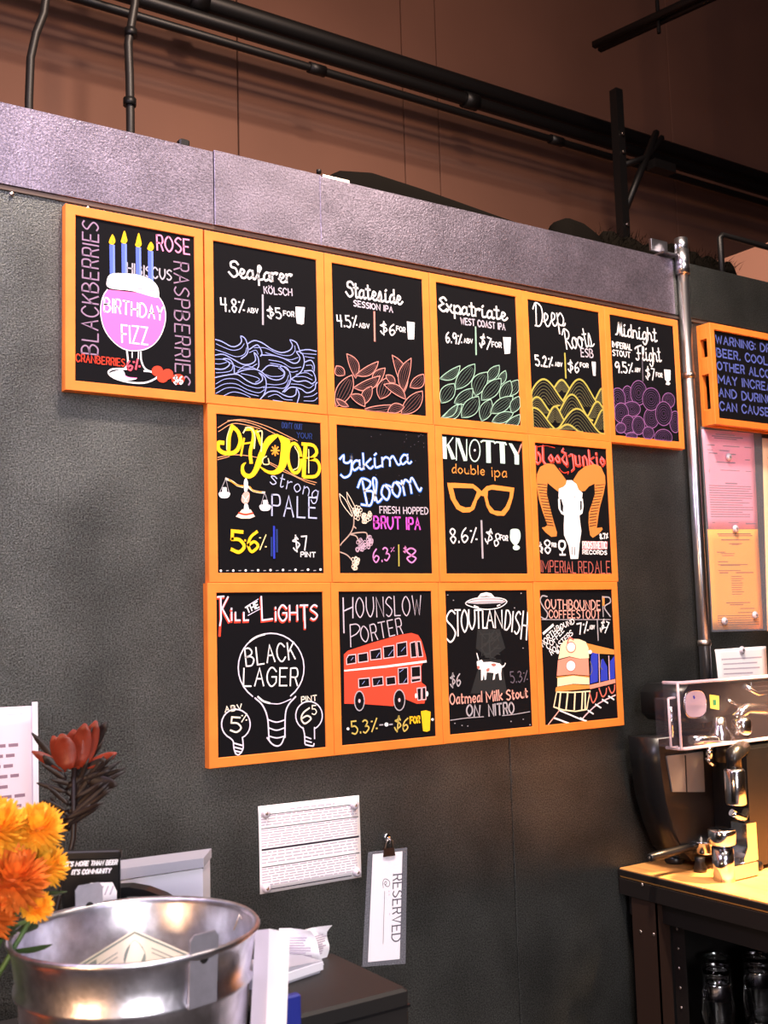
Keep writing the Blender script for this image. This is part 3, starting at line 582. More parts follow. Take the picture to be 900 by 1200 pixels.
s|sa|2.09|1|3.5,323.8 5.4,329.7 8.4,334.1 12.1,337.4 16.6,339.5 22,340.5 28.2,340.4 35.5,338.7
s|sa|2.09|1|3.5,323.8 9.4,324 14.8,325 19.8,326.6 24.3,328.7 28.5,331.4 32.3,334.7 35.5,338.7
s|sad|1.01|1|6.2,328.6 9.6,332.3 13.6,335.2 18.2,337.4 23.3,338.7 29,339.2 35.5,338.7
s|sad|1.01|1|7,327.4 10.9,330.5 15.1,333.1 19.7,335.2 24.6,336.9 29.9,338.1 35.5,338.7
s|sad|1.01|1|7.8,326.3 12.2,328.6 16.7,330.9 21.3,333 25.9,335.1 30.7,337 35.5,338.7
s|sad|1.01|1|8.6,325.2 13.5,326.8 18.2,328.7 22.8,330.9 27.2,333.2 31.5,335.8 35.5,338.7"""
ART["b3"] = """t|w|4.92|c,0,32.5|9,71.7 229.6,67.5|Expatriate
t|lg|3.13|p,0,16.1|75.5,96.8 219.7,94.3|WEST COAST IPA
t|w|3.58|p,0,26.3|27.1,150.1 76.7,149.4|6.9%
t|w|2.46|p,0,10.5|83.7,144.2 111.3,142.2|ABV
n|divider_line
s|mi|4.47|0|122.3,99 120.8,170.5
t|w|3.58|p,0,31.2|132.1,145.6 164.2,153.5|$7
t|w|2.46|p,0,13.1|173.8,144.2 204.8,143|FOR
n|glass_drawing
f|w|0|0|211.5,114.1 237.7,111.5 233,154.7 214.8,158
n|leaf_drawing
f|k|0|0|68.1,205.2 57.6,209.4 47.6,214.2 38,219.4 28.8,225.1 20,231.2 11.5,237.7 3.6,244.8 18.6,246.7 31.4,245.6 42.4,242.3 51.7,236.7 59.1,228.7 64.8,218.4
s|mi|2.23|1|68.1,205.2 57.6,209.4 47.6,214.2 38,219.4 28.8,225.1 20,231.2 11.5,237.7 3.6,244.8
s|mi|2.23|1|68.1,205.2 64.8,218.4 59.1,228.7 51.7,236.7 42.4,242.3 31.4,245.6 18.6,246.7 3.6,244.8
s|mid|1.07|1|59,211.2 49.9,217.1 40.7,222.8 31.5,228.5 22.2,234 12.9,239.5 3.6,244.8
s|mid|1.07|1|60.5,213 52.2,220 43.4,226.3 34.2,231.9 24.5,236.9 14.4,241.3 3.6,244.8
s|mid|1.07|1|61.9,214.8 54.5,222.9 46.2,229.7 37,235.4 26.8,239.8 15.8,243.1 3.6,244.8
s|mid|1.07|1|63.4,216.6 56.8,225.7 48.9,233.2 39.7,238.8 29.1,242.7 17.2,244.9 3.6,244.8
f|k|0|0|114.9,195.5 97.3,201.5 83.1,209.1 71.4,218 62.2,228.2 55.6,239.8 51.3,252.6 50.3,267.3 68.6,262.2 83.4,255 95.5,246.3 104.8,236.1 111.2,224.2 114.9,210.9
s|mi|2.23|1|114.9,195.5 97.3,201.5 83.1,209.1 71.4,218 62.2,228.2 55.6,239.8 51.3,252.6 50.3,267.3
s|mi|2.23|1|114.9,195.5 114.9,210.9 111.2,224.2 104.8,236.1 95.5,246.3 83.4,255 68.6,262.2 50.3,267.3
s|mid|1.07|1|100.8,203.3 88.7,212.1 78,221.6 68.8,231.8 61.1,242.8 54.8,254.5 50.3,267.3
s|mid|1.07|1|104.3,205.2 94.3,215.1 84.7,225.2 75.5,235.4 66.6,245.9 58.2,256.4 50.3,267.3
s|mid|1.07|1|107.9,207.1 99.9,218.1 91.4,228.8 82.1,239.1 72.2,248.9 61.7,258.3 50.3,267.3
s|mid|1.07|1|111.4,209 105.6,221.2 98.1,232.4 88.8,242.7 77.8,252 65.1,260.3 50.3,267.3
f|k|0|0|194.8,190.3 182.2,193.5 172.1,198.1 164,203.7 157.8,210.4 153.5,218.1 151.1,226.8 151.2,236.8 163.7,233.7 173.7,229.2 181.9,223.6 188.2,217 192.5,209.2 194.9,200.4
s|mi|2.23|1|194.8,190.3 182.2,193.5 172.1,198.1 164,203.7 157.8,210.4 153.5,218.1 151.1,226.8 151.2,236.8
s|mi|2.23|1|194.8,190.3 194.9,200.4 192.5,209.2 188.2,217 181.9,223.6 173.7,229.2 163.7,233.7 151.2,236.8
s|mid|1.07|1|184.7,194.9 176.2,200.4 168.8,206.4 162.6,213 157.6,220.3 153.6,228.1 151.2,236.8
s|mid|1.07|1|187.3,196.3 180.3,202.6 173.6,209 167.4,215.7 161.6,222.5 156.1,229.5 151.2,236.8
s|mid|1.07|1|189.8,197.7 184.3,204.8 178.5,211.7 172.2,218.3 165.6,224.7 158.7,230.9 151.2,236.8
s|mid|1.07|1|192.4,199.1 188.4,207 183.3,214.3 177.1,221 169.7,226.9 161.2,232.3 151.2,236.8
f|k|0|0|214.8,202 206.1,206.6 199.3,211.8 194,217.3 190.3,223.4 188,229.8 187.2,236.8 188.4,244.3 198.3,240.1 205.8,235.2 211.5,229.8 215.3,223.7 217.2,217.1 217.2,209.9
s|mi|2.23|1|214.8,202 206.1,206.6 199.3,211.8 194,217.3 190.3,223.4 188,229.8 187.2,236.8 188.4,244.3
s|mi|2.23|1|214.8,202 217.2,209.9 217.2,217.1 215.3,223.7 211.5,229.8 205.8,235.2 198.3,240.1 188.4,244.3
s|mid|1.07|1|208.3,207.3 202.9,212.8 198.3,218.6 194.5,224.6 191.6,230.9 189.4,237.4 188.4,244.3
s|mid|1.07|1|210.5,207.9 206.4,213.9 202.5,219.9 198.7,225.9 195.1,232 191.6,238.1 188.4,244.3
s|mid|1.07|1|212.8,208.6 210,214.9 206.8,221.2 203,227.2 198.7,233.1 193.9,238.8 188.4,244.3
s|mid|1.07|1|215,209.2 213.6,216 211,222.4 207.2,228.5 202.2,234.1 196.1,239.5 188.4,244.3
f|k|0|0|255.9,222.3 243.4,225.6 233.6,230.2 225.8,235.7 220.2,242.2 216.6,249.7 215,258.2 216,267.9 230.7,265.9 241.8,262 250.4,256.8 256.1,250.3 259,242.4 259.3,233.2
s|mi|2.23|1|255.9,222.3 243.4,225.6 233.6,230.2 225.8,235.7 220.2,242.2 216.6,249.7 215,258.2 216,267.9
s|mi|2.23|1|255.9,222.3 259.3,233.2 259,242.4 256.1,250.3 250.4,256.8 241.8,262 230.7,265.9 216,267.9
s|mid|1.07|1|246.6,227.1 238.7,232.6 231.9,238.6 226.2,245.1 221.6,252.2 218.1,259.7 216,267.9
s|mid|1.07|1|249.7,228.6 243.7,235 237.9,241.5 232.2,248 226.7,254.6 221.3,261.2 216,267.9
s|mid|1.07|1|252.9,230.1 248.8,237.5 244,244.4 238.2,251 231.7,257.1 224.4,262.8 216,267.9
s|mid|1.07|1|256.1,231.7 253.9,239.9 250,247.3 244.3,253.9 236.8,259.5 227.6,264.3 216,267.9
f|k|0|0|154.4,212.3 134.1,217.2 119.6,223.9 109.3,231.8 103.5,241.1 102,251.8 104.7,263.8 113,277.7 126,270.8 136.2,262.8 144.4,254.2 150.3,244.8 154,234.7 155.6,224
s|mi|2.23|1|154.4,212.3 134.1,217.2 119.6,223.9 109.3,231.8 103.5,241.1 102,251.8 104.7,263.8 113,277.7
s|mi|2.23|1|154.4,212.3 155.6,224 154,234.7 150.3,244.8 144.4,254.2 136.2,262.8 126,270.8 113,277.7
s|mid|1.07|1|138.4,218.6 126.4,226 117.5,234.4 111.6,243.7 108.8,254 108.9,265.2 113,277.7
s|mid|1.07|1|142.7,219.9 133.3,228.2 125.6,237 119.8,246.3 115.6,256.2 113.2,266.6 113,277.7
s|mid|1.07|1|147,221.2 140.2,230.4 133.8,239.6 127.9,248.9 122.5,258.4 117.5,268 113,277.7
s|mid|1.07|1|151.3,222.6 147.1,232.5 142.1,242.2 136.1,251.6 129.4,260.6 121.7,269.4 113,277.7
f|k|0|0|198.4,224.5 180.8,228.3 166.4,234.2 154.3,241.5 144.8,250.5 137.6,261 132.8,273.1 131.1,287.2 149.4,284.2 164.3,278.9 176.7,271.8 186.4,262.8 193.3,252 197.7,239.4
s|mi|2.23|1|198.4,224.5 180.8,228.3 166.4,234.2 154.3,241.5 144.8,250.5 137.6,261 132.8,273.1 131.1,287.2
s|mi|2.23|1|198.4,224.5 197.7,239.4 193.3,252 186.4,262.8 176.7,271.8 164.3,278.9 149.4,284.2 131.1,287.2
s|mid|1.07|1|184.1,230.5 171.7,237.7 160.7,245.8 151.1,254.7 142.9,264.6 136.1,275.3 131.1,287.2
s|mid|1.07|1|187.5,232.7 177.1,241.3 167.1,250 157.5,259 148.3,268.2 139.4,277.5 131.1,287.2
s|mid|1.07|1|190.9,234.9 182.5,244.8 173.5,254.3 163.9,263.2 153.6,271.7 142.7,279.8 131.1,287.2
s|mid|1.07|1|194.3,237.2 187.9,248.4 179.9,258.5 170.3,267.5 158.9,275.3 146,282 131.1,287.2
f|k|0|0|229.3,226.9 215.7,232.9 205.7,239.9 198.2,247.4 193.6,255.7 191.7,264.6 192.3,274.3 196.5,284.9 210,279 220.1,272.1 227.6,264.6 232.3,256.3 234.2,247.2 233.5,237.5
s|mi|2.23|1|229.3,226.9 215.7,232.9 205.7,239.9 198.2,247.4 193.6,255.7 191.7,264.6 192.3,274.3 196.5,284.9
s|mi|2.23|1|229.3,226.9 233.5,237.5 234.2,247.2 232.3,256.3 227.6,264.6 220.1,272.1 210,279 196.5,284.9
s|mid|1.07|1|219.2,233.9 211.3,241.3 205,249.2 200.3,257.4 197.3,266.1 195.9,275.2 196.5,284.9
s|mid|1.07|1|222.8,234.8 217,242.8 211.8,250.9 207.1,259.2 203,267.6 199.4,276.2 196.5,284.9
s|mid|1.07|1|226.4,235.7 222.7,244.3 218.6,252.7 213.9,261 208.7,269.1 202.9,277.1 196.5,284.9
s|mid|1.07|1|230,236.6 228.5,245.7 225.4,254.5 220.7,262.8 214.4,270.6 206.5,278.1 196.5,284.9
f|k|0|0|46.4,253.1 30.8,256.3 19.1,261.3 10.3,267.5 4.4,275 1.5,283.9 1.3,294.1 4.9,306.1 19.2,302.6 30.2,297.4 38.8,291 44.8,283.4 48.1,274.6 49,264.6
s|mi|2.23|1|46.4,253.1 30.8,256.3 19.1,261.3 10.3,267.5 4.4,275 1.5,283.9 1.3,294.1 4.9,306.1
s|mi|2.23|1|46.4,253.1 49,264.6 48.1,274.6 44.8,283.4 38.8,291 30.2,297.4 19.2,302.6 4.9,306.1
s|mid|1.07|1|34.4,258 24.9,263.9 17.1,270.7 11.2,278.2 7.2,286.6 4.8,295.8 4.9,306.1
s|mid|1.07|1|38,259.6 30.7,266.6 24,273.8 18.1,281.4 12.9,289.3 8.4,297.5 4.9,306.1
s|mid|1.07|1|41.7,261.3 36.5,269.2 30.9,277 25,284.6 18.7,292 12,299.2 4.9,306.1
s|mid|1.07|1|45.3,262.9 42.3,271.9 37.9,280.2 31.9,287.8 24.5,294.7 15.6,300.9 4.9,306.1
f|k|0|0|104.5,260.1 91.9,262.3 81,266 71.2,270.9 62.7,277 55.4,284.2 49.2,292.6 44.6,302.5 60.8,304.3 74,303.1 85.1,299.5 93.7,293.4 99.9,284.9 103.8,274.1
s|mi|2.23|1|104.5,260.1 91.9,262.3 81,266 71.2,270.9 62.7,277 55.4,284.2 49.2,292.6 44.6,302.5
s|mi|2.23|1|104.5,260.1 103.8,274.1 99.9,284.9 93.7,293.4 85.1,299.5 74,303.1 60.8,304.3 44.6,302.5
s|mid|1.07|1|94.3,264.6 84.7,269.8 75.7,275.4 67.1,281.4 59.1,288 51.5,294.9 44.6,302.5
s|mid|1.07|1|96.7,267 88.5,273.6 80.2,279.9 71.6,285.9 62.8,291.7 53.9,297.3 44.6,302.5
s|mid|1.07|1|99,269.3 92.3,277.3 84.7,284.4 76.1,290.4 66.6,295.5 56.2,299.6 44.6,302.5
s|mid|1.07|1|101.4,271.7 96.1,281.1 89.2,288.9 80.6,294.9 70.3,299.3 58.5,302 44.6,302.5
f|k|0|0|66.9,302.3 56.5,306.6 46.6,311.5 37.1,316.8 28.1,322.5 19.5,328.7 11.2,335.3 3.5,342.5 19.5,345.1 32.7,344.4 44,341.3 53.1,335.5 60,327.2 64.9,316.4
s|mi|2.23|1|66.9,302.3 56.5,306.6 46.6,311.5 37.1,316.8 28.1,322.5 19.5,328.7 11.2,335.3 3.5,342.5
s|mi|2.23|1|66.9,302.3 64.9,316.4 60,327.2 53.1,335.5 44,341.3 32.7,344.4 19.5,345.1 3.5,342.5
s|mid|1.07|1|58.2,308.6 49.3,314.6 40.3,320.5 31.3,326.3 22.1,331.8 12.9,337.3 3.5,342.5
s|mid|1.07|1|59.8,310.5 52,317.8 43.5,324.3 34.4,330 24.7,335 14.5,339.2 3.5,342.5
s|mid|1.07|1|61.5,312.5 54.6,320.9 46.7,328 37.6,333.8 27.4,338.1 16.2,341.2 3.5,342.5
s|mid|1.07|1|63.2,314.4 57.3,324.1 49.9,331.8 40.8,337.5 30,341.3 17.8,343.1 3.5,342.5
f|k|0|0|122.1,278.7 105.9,282.4 92.9,287.9 82.4,294.8 74.4,303.1 68.9,312.9 65.7,324.2 65.7,337.3 83.7,335.1 97.9,330.4 109.1,324 117.2,315.6 122.2,305.3 124.2,293.2
s|mi|2.23|1|122.1,278.7 105.9,282.4 92.9,287.9 82.4,294.8 74.4,303.1 68.9,312.9 65.7,324.2 65.7,337.3
s|mi|2.23|1|122.1,278.7 124.2,293.2 122.2,305.3 117.2,315.6 109.1,324 97.9,330.4 83.7,335.1 65.7,337.3
s|mid|1.07|1|109.5,284.5 98.8,291.3 89.3,298.9 81.3,307.3 74.6,316.4 69.3,326.3 65.7,337.3
s|mid|1.07|1|113.2,286.7 104.6,294.8 96.3,303.1 88.2,311.4 80.4,319.9 72.9,328.5 65.7,337.3
s|mid|1.07|1|116.9,288.9 110.5,298.3 103.2,307.2 95.1,315.6 86.2,323.4 76.5,330.7 65.7,337.3
s|mid|1.07|1|120.5,291 116.3,301.8 110.2,311.4 102.1,319.8 92,326.9 80.1,332.9 65.7,337.3
f|k|0|0|161.3,282.5 146.8,288.4 136.2,295.2 128.6,302.8 124,311.2 122.5,320.3 123.9,330.3 129.2,341.3 142.5,335.3 152.3,328.3 159.6,320.6 164.2,312.2 166.1,303 165.5,293.2
s|mi|2.23|1|161.3,282.5 146.8,288.4 136.2,295.2 128.6,302.8 124,311.2 122.5,320.3 123.9,330.3 129.2,341.3
s|mi|2.23|1|161.3,282.5 165.5,293.2 166.1,303 164.2,312.2 159.6,320.6 152.3,328.3 142.5,335.3 129.2,341.3
s|mid|1.07|1|150.5,289.3 142.2,296.8 135.7,304.7 131.1,313 128.5,321.9 127.6,331.3 129.2,341.3
s|mid|1.07|1|154.2,290.3 148.1,298.3 142.8,306.5 138.2,314.9 134.4,323.5 131.3,332.3 129.2,341.3
s|mid|1.07|1|158,291.3 154.1,299.9 149.9,308.4 145.3,316.8 140.4,325.1 135,333.3 129.2,341.3
s|mid|1.07|1|161.7,292.2 160.1,301.5 157.1,310.3 152.5,318.7 146.3,326.7 138.8,334.3 129.2,341.3
f|k|0|0|235.2,268 218.4,269.5 204,273.3 191.2,278.7 180.2,285.9 170.9,294.8 163.3,305.5 157.8,318.4 175,317.9 189.7,314.8 202.8,309.7 213.9,302.6 223,293.3 230.4,282
s|mi|2.23|1|235.2,268 218.4,269.5 204,273.3 191.2,278.7 180.2,285.9 170.9,294.8 163.3,305.5 157.8,318.4
s|mi|2.23|1|235.2,268 230.4,282 223,293.3 213.9,302.6 202.8,309.7 189.7,314.8 175,317.9 157.8,318.4
s|mid|1.07|1|220.8,272 207.8,277.2 195.7,283.4 184.7,290.6 174.7,298.8 165.6,308 157.8,318.4
s|mid|1.07|1|223.2,274.5 211.6,281.2 200.2,288.2 189.2,295.4 178.4,302.8 168,310.5 157.8,318.4
s|mid|1.07|1|225.6,277 215.4,285.2 204.8,293 193.7,300.2 182.2,306.8 170.3,312.9 157.8,318.4
s|mid|1.07|1|228,279.5 219.2,289.2 209.3,297.8 198.2,304.9 186,310.8 172.6,315.4 157.8,318.4
f|k|0|0|254.6,266.2 243.1,270.8 234.8,276.3 228.8,282.2 225.1,288.8 223.9,296 224.9,303.7 229,312.3 240.4,307.7 248.7,302.4 254.8,296.4 258.5,289.8 259.7,282.6 258.7,274.8
s|mi|2.23|1|254.6,266.2 243.1,270.8 234.8,276.3 228.8,282.2 225.1,288.8 223.9,296 224.9,303.7 229,312.3
s|mi|2.23|1|254.6,266.2 258.7,274.8 259.7,282.6 258.5,289.8 254.8,296.4 248.7,302.4 240.4,307.7 229,312.3
s|mid|1.07|1|246.2,271.6 239.8,277.5 234.7,283.7 231,290.3 228.8,297.2 228,304.5 229,312.3
s|mid|1.07|1|249.3,272.4 244.7,278.8 240.6,285.2 237,291.8 233.8,298.5 231.1,305.3 229,312.3
s|mid|1.07|1|252.5,273.2 249.7,280 246.6,286.8 242.9,293.3 238.8,299.8 234.2,306.1 229,312.3
s|mid|1.07|1|255.6,274 254.7,281.3 252.5,288.3 248.8,294.9 243.7,301.1 237.3,306.9 229,312.3
f|k|0|0|255.5,313.8 246.6,316.5 238.3,319.9 230.4,323.8 223.1,328.2 216.2,333.2 209.8,338.6 204.1,344.7 218.1,348.2 229.6,348.5 239.1,346.6 246.5,342.2 251.7,335.3 255,326.2
s|mi|2.23|1|255.5,313.8 246.6,316.5 238.3,319.9 230.4,323.8 223.1,328.2 216.2,333.2 209.8,338.6 204.1,344.7
s|mi|2.23|1|255.5,313.8 255,326.2 251.7,335.3 246.5,342.2 239.1,346.6 229.6,348.5 218.1,348.2 204.1,344.7
s|mid|1.07|1|248.3,318.5 241,323 233.6,327.5 226.3,331.9 218.9,336.2 211.5,340.5 204.1,344.7
s|mid|1.07|1|249.9,320.4 243.6,326.1 236.8,331.2 229.5,335.6 221.6,339.3 213.2,342.4 204.1,344.7
s|mid|1.07|1|251.6,322.3 246.3,329.2 240,334.8 232.7,339.2 224.2,342.4 214.8,344.3 204.1,344.7
s|mid|1.07|1|253.3,324.2 249,332.2 243.2,338.5 235.9,342.9 226.9,345.5 216.5,346.3 204.1,344.7
f|k|0|0|233.8,311.9 220.4,310 208.3,310.6 197.1,312.9 186.8,317 177.5,322.9 169,330.6 161.8,340.6 174.8,342.5 186.8,342 198,339.8 208.3,335.7 217.7,329.7 226.4,322
s|mi|2.23|1|233.8,311.9 220.4,310 208.3,310.6 197.1,312.9 186.8,317 177.5,322.9 169,330.6 161.8,340.6
s|mi|2.23|1|233.8,311.9 226.4,322 217.7,329.7 208.3,335.7 198,339.8 186.8,342 174.8,342.5 161.8,340.6
s|mid|1.07|1|221.6,312.4 210.2,314.4 199.3,317.4 189,321.5 179.3,326.7 170.2,333 161.8,340.6
s|mid|1.07|1|222.8,314.8 212.1,318.2 201.6,322 191.3,326.1 181.2,330.5 171.3,335.3 161.8,340.6
s|mid|1.07|1|224,317.2 214,322.1 203.8,326.6 193.5,330.6 183.1,334.4 172.5,337.7 161.8,340.6
s|mid|1.07|1|225.2,319.6 215.9,325.9 206,331.1 195.7,335.2 184.9,338.2 173.7,340.1 161.8,340.6
f|k|0|0|53.4,305.3 45.3,309.3 37.9,313.8 30.9,318.7 24.4,323.9 18.4,329.6 12.9,335.6 7.9,342.1 19.4,341.3 28.9,338.7 37,334.8 43.5,329.5 48.5,322.9 52,315
s|mi|2.23|1|53.4,305.3 45.3,309.3 37.9,313.8 30.9,318.7 24.4,323.9 18.4,329.6 12.9,335.6 7.9,342.1
s|mi|2.23|1|53.4,305.3 52,315 48.5,322.9 43.5,329.5 37,334.8 28.9,338.7 19.4,341.3 7.9,342.1
s|mid|1.07|1|46.6,310.5 40,315.6 33.4,320.9 26.9,326.1 20.5,331.4 14.2,336.7 7.9,342.1
s|mid|1.07|1|48,311.6 42.1,317.5 35.9,323 29.4,328.3 22.6,333.2 15.5,337.9 7.9,342.1
s|mid|1.07|1|49.3,312.7 44.2,319.3 38.5,325.2 32,330.4 24.7,335 16.8,339 7.9,342.1
s|mid|1.07|1|50.6,313.9 46.4,321.1 41,327.4 34.5,332.6 26.8,336.8 18.1,340.1 7.9,342.1"""
